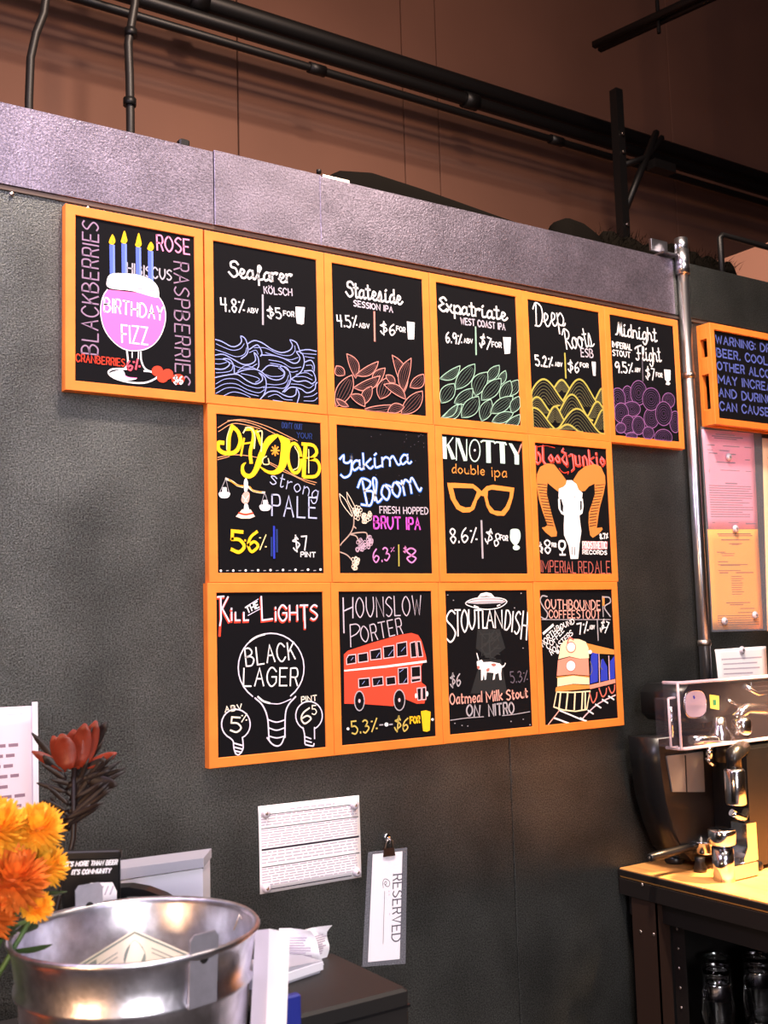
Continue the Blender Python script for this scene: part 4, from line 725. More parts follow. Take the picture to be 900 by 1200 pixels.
ART["b4"] = """t|w|3.91|c,0,56.0|23.6,68.2 132.9,54.2|Deep
t|w|3.91|c,0,50.2|126.9,121.2 237.8,98.4|Roots
t|lg|3.42|p,0,22.6|185.7,133.8 230.7,131.6|ESB
t|w|4.4|p,0,27.1|19.8,176.8 79.9,174.6|5.2%
t|w|2.69|p,0,9.9|88.9,169.9 113.5,169.1|ABV
n|divider_line
s|kh|4.89|0|125.3,131.8 124.8,199.3
t|w|3.42|p,0,29.8|134.8,179.8 173.9,181.2|$6
t|w|2.69|p,0,11.0|180,162.9 209.8,162.4|FOR
n|glass_drawing
f|w|0|0|223.2,143.8 238.9,142.8 235.7,182.3 226.3,182.2
n|hill_drawing
f|k|0|0|62.8,243.9 70.2,241 77.8,234.3 85.6,225.3 93.4,216.3 101.1,209.5 108.6,206.5 115.9,208 123.1,213.4 130.1,221 137.2,228.7 144.4,234.1 151.8,235.6
s|kh|4.89|1|62.8,243.9 70.2,241 77.8,234.3 85.6,225.3 93.4,216.3 101.1,209.5 108.6,206.5 115.9,208 123.1,213.4 130.1,221 137.2,228.7 144.4,234.1 151.8,235.6
s|kh2|1.27|1|68.4,243.4 74.9,240.9 81.5,235 88.3,227.2 95.1,219.3 101.8,213.4 108.4,210.8 114.8,212.1 121,216.8 127.1,223.4 133.3,230.1 139.5,234.8 146,236.2
s|kh2|1.27|1|74.1,242.8 79.6,240.7 85.3,235.7 91,229 96.8,222.3 102.6,217.3 108.2,215.1 113.6,216.2 118.9,220.2 124.1,225.9 129.4,231.5 134.7,235.6 140.2,236.7
s|kh2|1.27|1|79.7,242.3 84.3,240.5 89,236.4 93.8,230.9 98.6,225.3 103.3,221.2 107.9,219.4 112.4,220.3 116.8,223.6 121.1,228.3 125.4,233 129.8,236.3 134.4,237.3
s|kh2|1.27|1|85.4,241.8 89,240.4 92.7,237.1 96.5,232.7 100.3,228.4 104,225.1 107.7,223.6 111.3,224.4 114.7,227 118.1,230.7 121.5,234.4 125,237 128.6,237.8
s|kh2|1.27|1|91,241.3 93.7,240.2 96.5,237.8 99.2,234.6 102,231.4 104.8,229 107.5,227.9 110.1,228.5 112.6,230.4 115.1,233.1 117.7,235.8 120.2,237.8 122.8,238.3
s|kh2|1.27|1|96.7,240.7 98.4,240.1 100.2,238.5 102,236.5 103.8,234.4 105.5,232.9 107.3,232.2 108.9,232.5 110.6,233.8 112.2,235.5 113.8,237.3 115.4,238.5 117.1,238.9
f|k|0|0|215.8,259.9 222.9,256.5 230.2,248.2 237.8,237.1 245.4,226 252.9,217.6 260.1,214.2 263.7,216.6 263.2,224.3 262.6,234.9 262,245.4 261.6,253.1 261.4,255.9
s|kh|4.89|1|215.8,259.9 222.9,256.5 230.2,248.2 237.8,237.1 245.4,226 252.9,217.6 260.1,214.2 263.7,216.6 263.2,224.3 262.6,234.9 262,245.4 261.6,253.1 261.4,255.9
s|kh2|1.27|1|221.1,259.4 227.3,256.4 233.8,249.2 240.4,239.6 247,229.9 253.5,222.6 259.8,219.6 263.4,221.7 263,228.4 262.5,237.6 261.9,246.8 261.6,253.5 261.4,255.9
s|kh2|1.27|1|226.5,258.9 231.8,256.4 237.3,250.3 242.9,242 248.6,233.8 254.1,227.6 259.5,225 263.1,226.7 262.8,232.5 262.3,240.3 261.9,248.1 261.5,253.8 261.4,255.9
s|kh2|1.27|1|231.8,258.5 236.2,256.4 240.8,251.3 245.5,244.5 250.2,237.7 254.7,232.5 259.2,230.4 262.8,231.8 262.5,236.5 262.2,243 261.8,249.5 261.5,254.2 261.4,255.9
s|kh2|1.27|1|237.2,258 240.7,256.4 244.3,252.3 248,246.9 251.7,241.5 255.4,237.5 258.9,235.8 262.2,236.9 262.3,240.6 262,245.7 261.7,250.8 261.5,254.6 261.4,255.9
s|kh2|1.27|1|242.6,257.5 245.2,256.3 247.9,253.4 250.6,249.4 253.3,245.4 256,242.5 258.6,241.2 261,242 262.1,244.7 261.8,248.4 261.6,252.2 261.5,254.9 261.4,255.9
s|kh2|1.27|1|248.1,257.1 249.7,256.3 251.4,254.4 253.1,251.9 254.9,249.3 256.6,247.4 258.3,246.6 259.8,247.1 261.4,248.8 261.7,251.1 261.6,253.5 261.5,255.3 261.4,255.9
f|k|0|0|84.2,280.3 98.4,274.2 113.1,259.5 128.1,239.7 143.3,219.7 158.4,204.6 173,198.2 187.3,201.7 201.1,214.1 214.7,231.7 228.4,249.3 242.5,261.9 257.2,265.8
s|kh|4.89|1|84.2,280.3 98.4,274.2 113.1,259.5 128.1,239.7 143.3,219.7 158.4,204.6 173,198.2 187.3,201.7 201.1,214.1 214.7,231.7 228.4,249.3 242.5,261.9 257.2,265.8
s|kh2|1.27|1|95,279.4 107.3,274.1 120.2,261.2 133.4,244 146.6,226.6 159.7,213.4 172.5,207.8 184.9,211 196.9,221.8 208.8,237.1 220.7,252.4 232.9,263.4 245.6,266.8
s|kh2|1.27|1|105.7,278.5 116.3,273.9 127.3,263 138.6,248.2 149.9,233.4 161.1,222.2 172,217.5 182.5,220.2 192.8,229.4 202.9,242.4 213,255.5 223.4,264.9 234.2,267.7
s|kh2|1.27|1|116.5,277.6 125.4,273.8 134.5,264.7 143.8,252.5 153.2,240.3 162.5,231.1 171.5,227.1 180.2,229.4 188.7,237 197,247.8 205.3,258.6 213.9,266.3 222.7,268.7
s|kh2|1.27|1|127.4,276.7 134.4,273.7 141.7,266.5 149.1,256.8 156.5,247.2 163.8,239.9 171,236.8 177.8,238.6 184.5,244.6 191.1,253.1 197.7,261.7 204.4,267.8 211.4,269.6
s|kh2|1.27|1|138.3,275.8 143.5,273.6 148.9,268.3 154.3,261.2 159.8,254 165.2,248.7 170.4,246.4 175.5,247.8 180.4,252.2 185.2,258.5 190,264.7 195,269.2 200.1,270.6
s|kh2|1.27|1|149.3,274.8 152.7,273.4 156.1,270 159.6,265.5 163.1,260.9 166.6,257.5 169.9,256.1 173.2,256.9 176.3,259.8 179.4,263.8 182.4,267.8 185.6,270.7 188.8,271.5
f|k|0|0|-0.9,283.8 -0.7,279.3 -0.1,266.8 0.8,249.7 13.2,231.4 28.9,217.3 44.3,211.1 59.3,214.3 74.1,225.5 88.7,241.5 103.3,257.6 118.3,269.1 133.9,272.4
s|kh|4.89|1|-0.9,283.8 -0.7,279.3 -0.1,266.8 0.8,249.7 13.2,231.4 28.9,217.3 44.3,211.1 59.3,214.3 74.1,225.5 88.7,241.5 103.3,257.6 118.3,269.1 133.9,272.4
s|kh2|1.27|1|-0.9,283.8 -0.7,279.9 -0.2,269 3,253.8 16.8,237.7 30.4,225.4 43.8,220.1 56.9,222.8 69.8,232.6 82.4,246.5 95.2,260.5 108.2,270.5 121.7,273.5
s|kh2|1.27|1|-0.9,283.8 -0.7,280.4 -0.3,271.2 8.5,257.7 20.3,243.9 32,233.5 43.4,229 54.6,231.3 65.5,239.7 76.3,251.6 87.1,263.5 98.2,272 109.6,274.5
s|kh2|1.27|1|-0.9,283.8 -0.7,281 4.4,272.9 14.1,261.6 23.9,250.2 33.5,241.6 43,237.9 52.2,239.8 61.2,246.8 70.1,256.6 79,266.4 88.1,273.5 97.5,275.5
s|kh2|1.27|1|-0.9,283.8 4.4,281.2 12,274.5 19.7,265.5 27.4,256.5 35,249.7 42.5,246.8 49.8,248.3 56.9,253.8 63.9,261.6 71,269.4 78.1,274.9 85.5,276.5
s|kh2|1.27|1|8.6,283 14,281 19.6,276 25.3,269.4 31,262.8 36.6,257.8 42.1,255.6 47.4,256.8 52.7,260.9 57.8,266.6 63,272.3 68.2,276.3 73.6,277.5
s|kh2|1.27|1|20.2,282.1 23.6,280.7 27.2,277.6 30.9,273.3 34.5,269.1 38.1,265.9 41.6,264.5 45.1,265.3 48.4,267.9 51.7,271.5 55,275.2 58.3,277.8 61.8,278.5
f|k|0|0|187.7,303.4 195.5,299.8 203.7,290.9 212.1,279 220.5,267 228.8,258 236.9,254.3 244.6,256.6 252,264.3 259.3,275.1 259.7,286.5 259.2,294.9 259,297.9
s|kh|4.89|1|187.7,303.4 195.5,299.8 203.7,290.9 212.1,279 220.5,267 228.8,258 236.9,254.3 244.6,256.6 252,264.3 259.3,275.1 259.7,286.5 259.2,294.9 259,297.9
s|kh2|1.27|1|193.6,302.9 200.5,299.8 207.6,292.1 215,281.6 222.3,271.2 229.5,263.4 236.5,260.1 243.2,262.2 249.7,268.9 256,278.3 259.6,288 259.2,295.3 259,297.9
s|kh2|1.27|1|199.6,302.5 205.4,299.8 211.6,293.2 217.8,284.3 224.1,275.4 230.2,268.7 236.2,266 241.9,267.8 247.4,273.5 252.8,281.5 258.2,289.5 259.2,295.6 259,297.9
s|kh2|1.27|1|205.5,302 210.4,299.8 215.5,294.3 220.6,287 225.8,279.6 230.9,274.1 235.9,271.8 240.6,273.3 245.1,278.1 249.6,284.7 254.1,291.3 258.6,296.1 259,297.9
s|kh2|1.27|1|211.5,301.6 215.4,299.8 219.4,295.5 223.5,289.7 227.6,283.9 231.6,279.5 235.5,277.7 239.3,278.9 242.9,282.6 246.4,287.9 249.9,293.1 253.5,296.9 257.3,298.1
s|kh2|1.27|1|217.5,301.1 220.4,299.8 223.3,296.6 226.3,292.4 229.4,288.1 232.3,284.9 235.2,283.6 237.9,284.4 240.6,287.2 243.2,291 245.8,294.9 248.4,297.7 251.2,298.5
s|kh2|1.27|1|223.5,300.6 225.4,299.8 227.3,297.8 229.2,295 231.1,292.3 233,290.3 234.9,289.4 236.6,290 238.3,291.7 240,294.2 241.6,296.7 243.3,298.4 245.1,299
f|k|0|0|65.3,319.3 77.7,313.7 90.5,300.1 103.7,281.6 117,263 130.1,249 142.9,243.1 155.3,246.7 167.2,258.6 179,275.3 190.9,292.1 203,304.2 215.7,308
s|kh|4.89|1|65.3,319.3 77.7,313.7 90.5,300.1 103.7,281.6 117,263 130.1,249 142.9,243.1 155.3,246.7 167.2,258.6 179,275.3 190.9,292.1 203,304.2 215.7,308
s|kh2|1.27|1|74.7,318.6 85.5,313.7 96.7,301.8 108.3,285.7 119.9,269.5 131.3,257.3 142.4,252.2 153.2,255.4 163.6,265.8 173.9,280.3 184.1,294.9 194.7,305.4 205.7,308.8
s|kh2|1.27|1|84.1,317.9 93.3,313.7 103,303.6 112.8,289.8 122.7,276 132.5,265.6 142,261.3 151.1,264 160,272.9 168.7,285.3 177.4,297.7 186.4,306.7 195.7,309.5
s|kh2|1.27|1|93.5,317.2 101.2,313.7 109.2,305.3 117.3,293.9 125.5,282.5 133.6,274 141.5,270.4 149,272.7 156.4,280 163.6,290.2 170.8,300.5 178.2,307.9 185.9,310.3
s|kh2|1.27|1|103,316.5 109.1,313.7 115.4,307.1 121.9,298.1 128.4,289.1 134.8,282.3 141,279.5 147,281.3 152.8,287.1 158.4,295.2 164.1,303.3 169.9,309.1 176,311
s|kh2|1.27|1|112.5,315.8 117,313.8 121.7,308.8 126.5,302.2 131.2,295.6 136,290.6 140.5,288.6 144.9,289.9 149.2,294.2 153.3,300.1 157.5,306.1 161.8,310.4 166.2,311.7
s|kh2|1.27|1|122.1,315 125,313.8 128,310.6 131,306.4 134.1,302.1 137.1,298.9 140,297.6 142.8,298.5 145.6,301.2 148.2,305 150.9,308.9 153.6,311.6 156.4,312.5
f|k|0|0|-2,306.5 -1.8,303.6 -1.4,295.7 -0.9,284.9 -0.4,274.1 8.4,265.5 18,261.7 27.4,263.8 36.6,270.9 45.6,281 54.7,291.1 63.9,298.3 73.5,300.5
s|kh|4.89|1|-2,306.5 -1.8,303.6 -1.4,295.7 -0.9,284.9 -0.4,274.1 8.4,265.5 18,261.7 27.4,263.8 36.6,270.9 45.6,281 54.7,291.1 63.9,298.3 73.5,300.5
s|kh2|1.27|1|-2,306.5 -1.8,304 -1.5,297.1 -1.1,287.7 0.9,278.2 9.4,270.6 17.8,267.3 25.9,269.1 33.9,275.3 41.8,284.1 49.7,292.9 57.7,299.2 66,301.1
s|kh2|1.27|1|-2,306.5 -1.9,304.3 -1.6,298.5 -1.2,290.5 3.1,282.1 10.4,275.7 17.5,272.9 24.5,274.4 31.2,279.7 37.9,287.2 44.7,294.7 51.5,300.1 58.6,301.7
s|kh2|1.27|1|-2,306.5 -1.9,304.7 -1.6,299.9 -0.8,293.2 5.3,286.1 11.3,280.7 17.2,278.5 23,279.7 28.6,284.1 34.1,290.3 39.7,296.5 45.3,300.9 51.1,302.3
s|kh2|1.27|1|-2,306.5 -1.9,305.1 -1.7,301.2 2.7,295.7 7.5,290.1 12.3,285.8 17,284 21.5,285.1 25.9,288.5 30.3,293.4 34.7,298.3 39.1,301.8 43.7,302.9
s|kh2|1.27|1|-2,306.5 -0.8,305.4 2.6,302.3 6.2,298.2 9.8,294 13.3,290.9 16.7,289.6 20,290.4 23.3,292.9 26.5,296.5 29.7,300.1 33,302.7 36.3,303.4
s|kh2|1.27|1|3,306.1 5.2,305.3 7.4,303.3 9.7,300.6 12,298 14.2,296 16.4,295.2 18.6,295.7 20.6,297.3 22.7,299.6 24.7,301.9 26.8,303.5 29,304
f|k|0|0|203.9,334 212.8,329.6 222,318.6 231.5,303.8 241,288.9 250.4,277.8 259.4,273.2 260.2,277 259.6,287.4 258.8,301.7 258,316 257.4,326.5 257.2,330.3
s|kh|4.89|1|203.9,334 212.8,329.6 222,318.6 231.5,303.8 241,288.9 250.4,277.8 259.4,273.2 260.2,277 259.6,287.4 258.8,301.7 258,316 257.4,326.5 257.2,330.3
s|kh2|1.27|1|210.6,333.5 218.3,329.7 226.3,320.1 234.6,307.2 242.9,294.2 251.1,284.5 259,280.6 259.8,283.8 259.3,293 258.6,305.4 257.9,317.9 257.4,327 257.2,330.3
s|kh2|1.27|1|217.2,333.1 223.8,329.8 230.7,321.6 237.8,310.6 244.9,299.6 251.8,291.3 258.5,287.9 259.4,290.7 259,298.5 258.4,309.1 257.8,319.7 257.3,327.5 257.2,330.3
s|kh2|1.27|1|223.9,332.6 229.4,329.9 235.1,323.1 240.9,314 246.8,304.9 252.6,298.1 258.1,295.3 259,297.6 258.7,304 258.2,312.8 257.7,321.5 257.3,327.9 257.2,330.3
s|kh2|1.27|1|230.6,332.1 234.9,330 239.5,324.7 244.1,317.4 248.8,310.2 253.3,304.8 257.7,302.6 258.7,304.4 258.4,309.5 258,316.4 257.6,323.4 257.3,328.4 257.2,330.3
s|kh2|1.27|1|237.3,331.7 240.5,330.1 243.9,326.2 247.3,320.9 250.7,315.5 254.1,311.6 257.3,310 258.3,311.3 258,315 257.8,320.1 257.5,325.2 257.3,328.9 257.2,330.3
s|kh2|1.27|1|244.1,331.2 246.1,330.2 248.3,327.7 250.5,324.3 252.7,320.9 254.8,318.3 256.9,317.3 257.9,318.1 257.7,320.5 257.5,323.8 257.4,327 257.2,329.4 257.2,330.3
f|k|0|0|33.7,328.5 41,325.1 48.6,316.6 56.4,305.1 64.2,293.6 71.9,285 79.3,281.4 86.5,283.8 93.4,291.2 100.2,301.7 107.1,312.1 114.1,319.7 121.4,322.1
s|kh|4.89|1|33.7,328.5 41,325.1 48.6,316.6 56.4,305.1 64.2,293.6 71.9,285 79.3,281.4 86.5,283.8 93.4,291.2 100.2,301.7 107.1,312.1 114.1,319.7 121.4,322.1
s|kh2|1.27|1|39.3,328.1 45.6,325.1 52.3,317.7 59,307.7 65.8,297.7 72.5,290.2 79,287.1 85.3,289.1 91.3,295.6 97.3,304.7 103.2,313.8 109.3,320.4 115.6,322.5
s|kh2|1.27|1|44.8,327.7 50.3,325.1 55.9,318.8 61.7,310.3 67.5,301.7 73.2,295.4 78.7,292.7 84.1,294.5 89.2,300 94.3,307.8 99.3,315.5 104.5,321.1 109.9,322.9
s|kh2|1.27|1|50.4,327.3 54.9,325.2 59.6,319.9 64.4,312.9 69.2,305.8 73.9,300.5 78.5,298.4 82.9,299.8 87.1,304.4 91.3,310.8 95.5,317.2 99.7,321.9 104.2,323.3
s|kh2|1.27|1|55.9,326.9 59.5,325.2 63.2,321.1 67,315.5 70.8,309.9 74.6,305.7 78.2,304 81.7,305.2 85,308.8 88.3,313.9 91.6,318.9 95,322.6 98.5,323.8
s|kh2|1.27|1|61.5,326.5 64.1,325.2 66.9,322.2 69.7,318.1 72.5,314 75.2,310.9 77.9,309.7 80.4,310.5 82.9,313.2 85.3,316.9 87.7,320.6 90.2,323.3 92.8,324.2
s|kh2|1.27|1|67.1,326.1 68.8,325.3 70.6,323.3 72.3,320.7 74.1,318.1 75.9,316.1 77.6,315.3 79.2,315.9 80.8,317.6 82.4,319.9 83.9,322.3 85.5,324 87.1,324.6
f|k|0|0|-4,348.4 -4,348.4 -3.5,337.9 -2.7,322.6 -2,307.4 -1.5,296.2 4.8,291.6 19.6,294.5 34.1,304.5 48.5,318.8 63,333.1 77.8,342.7 93.3,341.7
s|kh|4.89|1|-4,348.4 -4,348.4 -3.5,337.9 -2.7,322.6 -2,307.4 -1.5,296.2 4.8,291.6 19.6,294.5 34.1,304.5 48.5,318.8 63,333.1 77.8,342.7 93.3,341.7
s|kh2|1.27|1|-4,348.4 -4,348.4 -3.6,339.8 -2.9,326.5 -2.3,313.3 -1.8,303.5 4.5,299.5 17.3,302 29.9,310.8 42.5,323.2 55,335.6 67.9,343.4 81.4,342.5
s|kh2|1.27|1|-4,348.4 -4,348.4 -3.7,341.8 -3.1,330.5 -2.6,319.1 -2.2,310.9 4.1,307.3 15,309.5 25.8,317 36.4,327.5 47.1,338.2 58.1,344.1 69.5,343.3
s|kh2|1.27|1|-4,348.4 -4,348.4 -3.7,343.7 -3.3,334.4 -2.9,325 -2.5,318.2 3.7,315.2 12.8,317 21.6,323.2 30.4,331.9 39.2,340.7 48.3,344.8 57.7,344.1
s|kh2|1.27|1|-4,348.4 -4,348.4 -3.8,345.7 -3.5,338.3 -3.1,330.9 -2.9,325.5 3.3,323 10.5,324.5 17.5,329.4 24.4,336.3 31.4,343.2 38.6,345.5 45.9,345
s|kh2|1.27|1|-4,348.4 -4,348.4 -3.9,347.6 -3.7,342.2 -3.4,336.8 -2.4,332.7 2.9,330.9 8.2,332 13.3,335.6 18.4,340.6 23.5,345.7 28.9,346.1 34.2,345.8
s|kh2|1.27|1|-4,348.4 -4,348.4 -4,348.4 -3.9,346.1 -3.7,342.6 -0.9,339.9 2.6,338.7 5.9,339.4 9.2,341.7 12.5,345 15.8,347 19.2,346.8 22.6,346.6
f|k|0|0|56.8,344.2 73,343.1 89.4,338.5 106.7,319.9 124.1,301.1 141.4,286.9 158.5,280.8 175.2,284.1 191.5,295.8 207.7,312.4 224,329 240.7,341 256.5,342.5
s|kh|4.89|1|56.8,344.2 73,343.1 89.4,338.5 106.7,319.9 124.1,301.1 141.4,286.9 158.5,280.8 175.2,284.1 191.5,295.8 207.7,312.4 224,329 240.7,341 256.5,342.5
s|kh2|1.27|1|69.3,343.3 83.4,342.4 97.7,340.1 112.8,323.9 128,307.5 143.1,295.2 158,289.9 172.5,292.8 186.7,303 200.8,317.4 215,332 229.4,342.4 244.5,343.3
s|kh2|1.27|1|81.8,342.5 93.9,341.6 106.1,340.8 118.9,327.9 131.9,314 144.8,303.5 157.5,299 169.9,301.5 182,310.2 193.9,322.5 206,334.9 218.2,343.7 231.1,344.2
s|kh2|1.27|1|94.3,341.6 104.4,340.9 114.5,340.2 125.1,332 135.9,320.4 146.6,311.8 157,308.1 167.2,310.2 177.2,317.4 187.1,327.6 197,337.8 207.1,345.1 217.7,345.1
s|kh2|1.27|1|107,340.7 115,340.2 123,339.6 131.3,336 139.8,326.9 148.3,320.1 156.5,317.2 164.6,318.9 172.5,324.6 180.3,332.6 188.1,340.7 196,346.4 204.4,345.9
s|kh2|1.27|1|119.7,339.8 125.6,339.4 131.6,339 137.5,338.6 143.7,333.4 150,328.4 156.1,326.3 162,327.5 167.8,331.7 173.5,337.6 179.2,343.5 185,347.2 191.1,346.8
s|kh2|1.27|1|132.5,338.9 136.3,338.7 140.1,338.4 144,338.2 147.8,337.9 151.7,336.7 155.6,335.3 159.4,336.2 163.1,338.8 166.7,342.6 170.3,346.4 174.1,348 178,347.7
f|k|0|0|66.5,343.5 75.4,342.9 84.3,342.3 93.4,339.8 102.7,333.7 111.9,329 121.1,326.9 130.2,327.7 139.1,331.1 148,336 156.9,341 166,344.4 175.2,345.3
s|kh|4.89|1|66.5,343.5 75.4,342.9 84.3,342.3 93.4,339.8 102.7,333.7 111.9,329 121.1,326.9 130.2,327.7 139.1,331.1 148,336 156.9,341 166,344.4 175.2,345.3
s|kh2|1.27|1|73.4,343.1 81.1,342.5 88.9,342 96.8,341 104.9,335.7 113,331.6 121,329.7 128.8,330.4 136.6,333.4 144.4,337.7 152.2,342 160,345 168,345.8
s|kh2|1.27|1|80.2,342.6 86.9,342.1 93.6,341.7 100.2,341.2 107.1,337.6 114,334.1 120.8,332.6 127.5,333.2 134.2,335.7 140.8,338.4 147.6,337.9 154.1,345.6 160.9,346.2
s|kh2|1.27|1|87.1,342.1 92.7,341.7 98.2,341.3 103.7,340.9 109.3,339.6 115,336.7 120.7,335.4 126.2,335.9 131.7,338 137.3,338.6 142.9,338.2 148.6,337.8 153.7,346.7
s|kh2|1.27|1|94.1,341.6 98.4,341.3 102.8,341 107.2,340.7 111.6,340.4 116.1,339.3 120.5,338.3 124.9,338.7 129.3,339.2 133.7,338.9 138.2,338.6 142.6,338.2 147.1,337.9
s|kh2|1.27|1|101,341.1 104.2,340.9 107.5,340.7 110.7,340.5 113.9,340.2 117.2,340 120.4,339.8 123.7,339.6 126.9,339.3 130.2,339.1 133.5,338.9 136.7,338.7 140,338.4
s|kh2|1.27|1|108,340.6 110.1,340.5 112.1,340.4 114.2,340.2 116.3,340.1 118.3,339.9 120.4,339.8 122.5,339.6 124.6,339.5 126.7,339.4 128.8,339.2 130.9,339.1 132.9,338.9"""
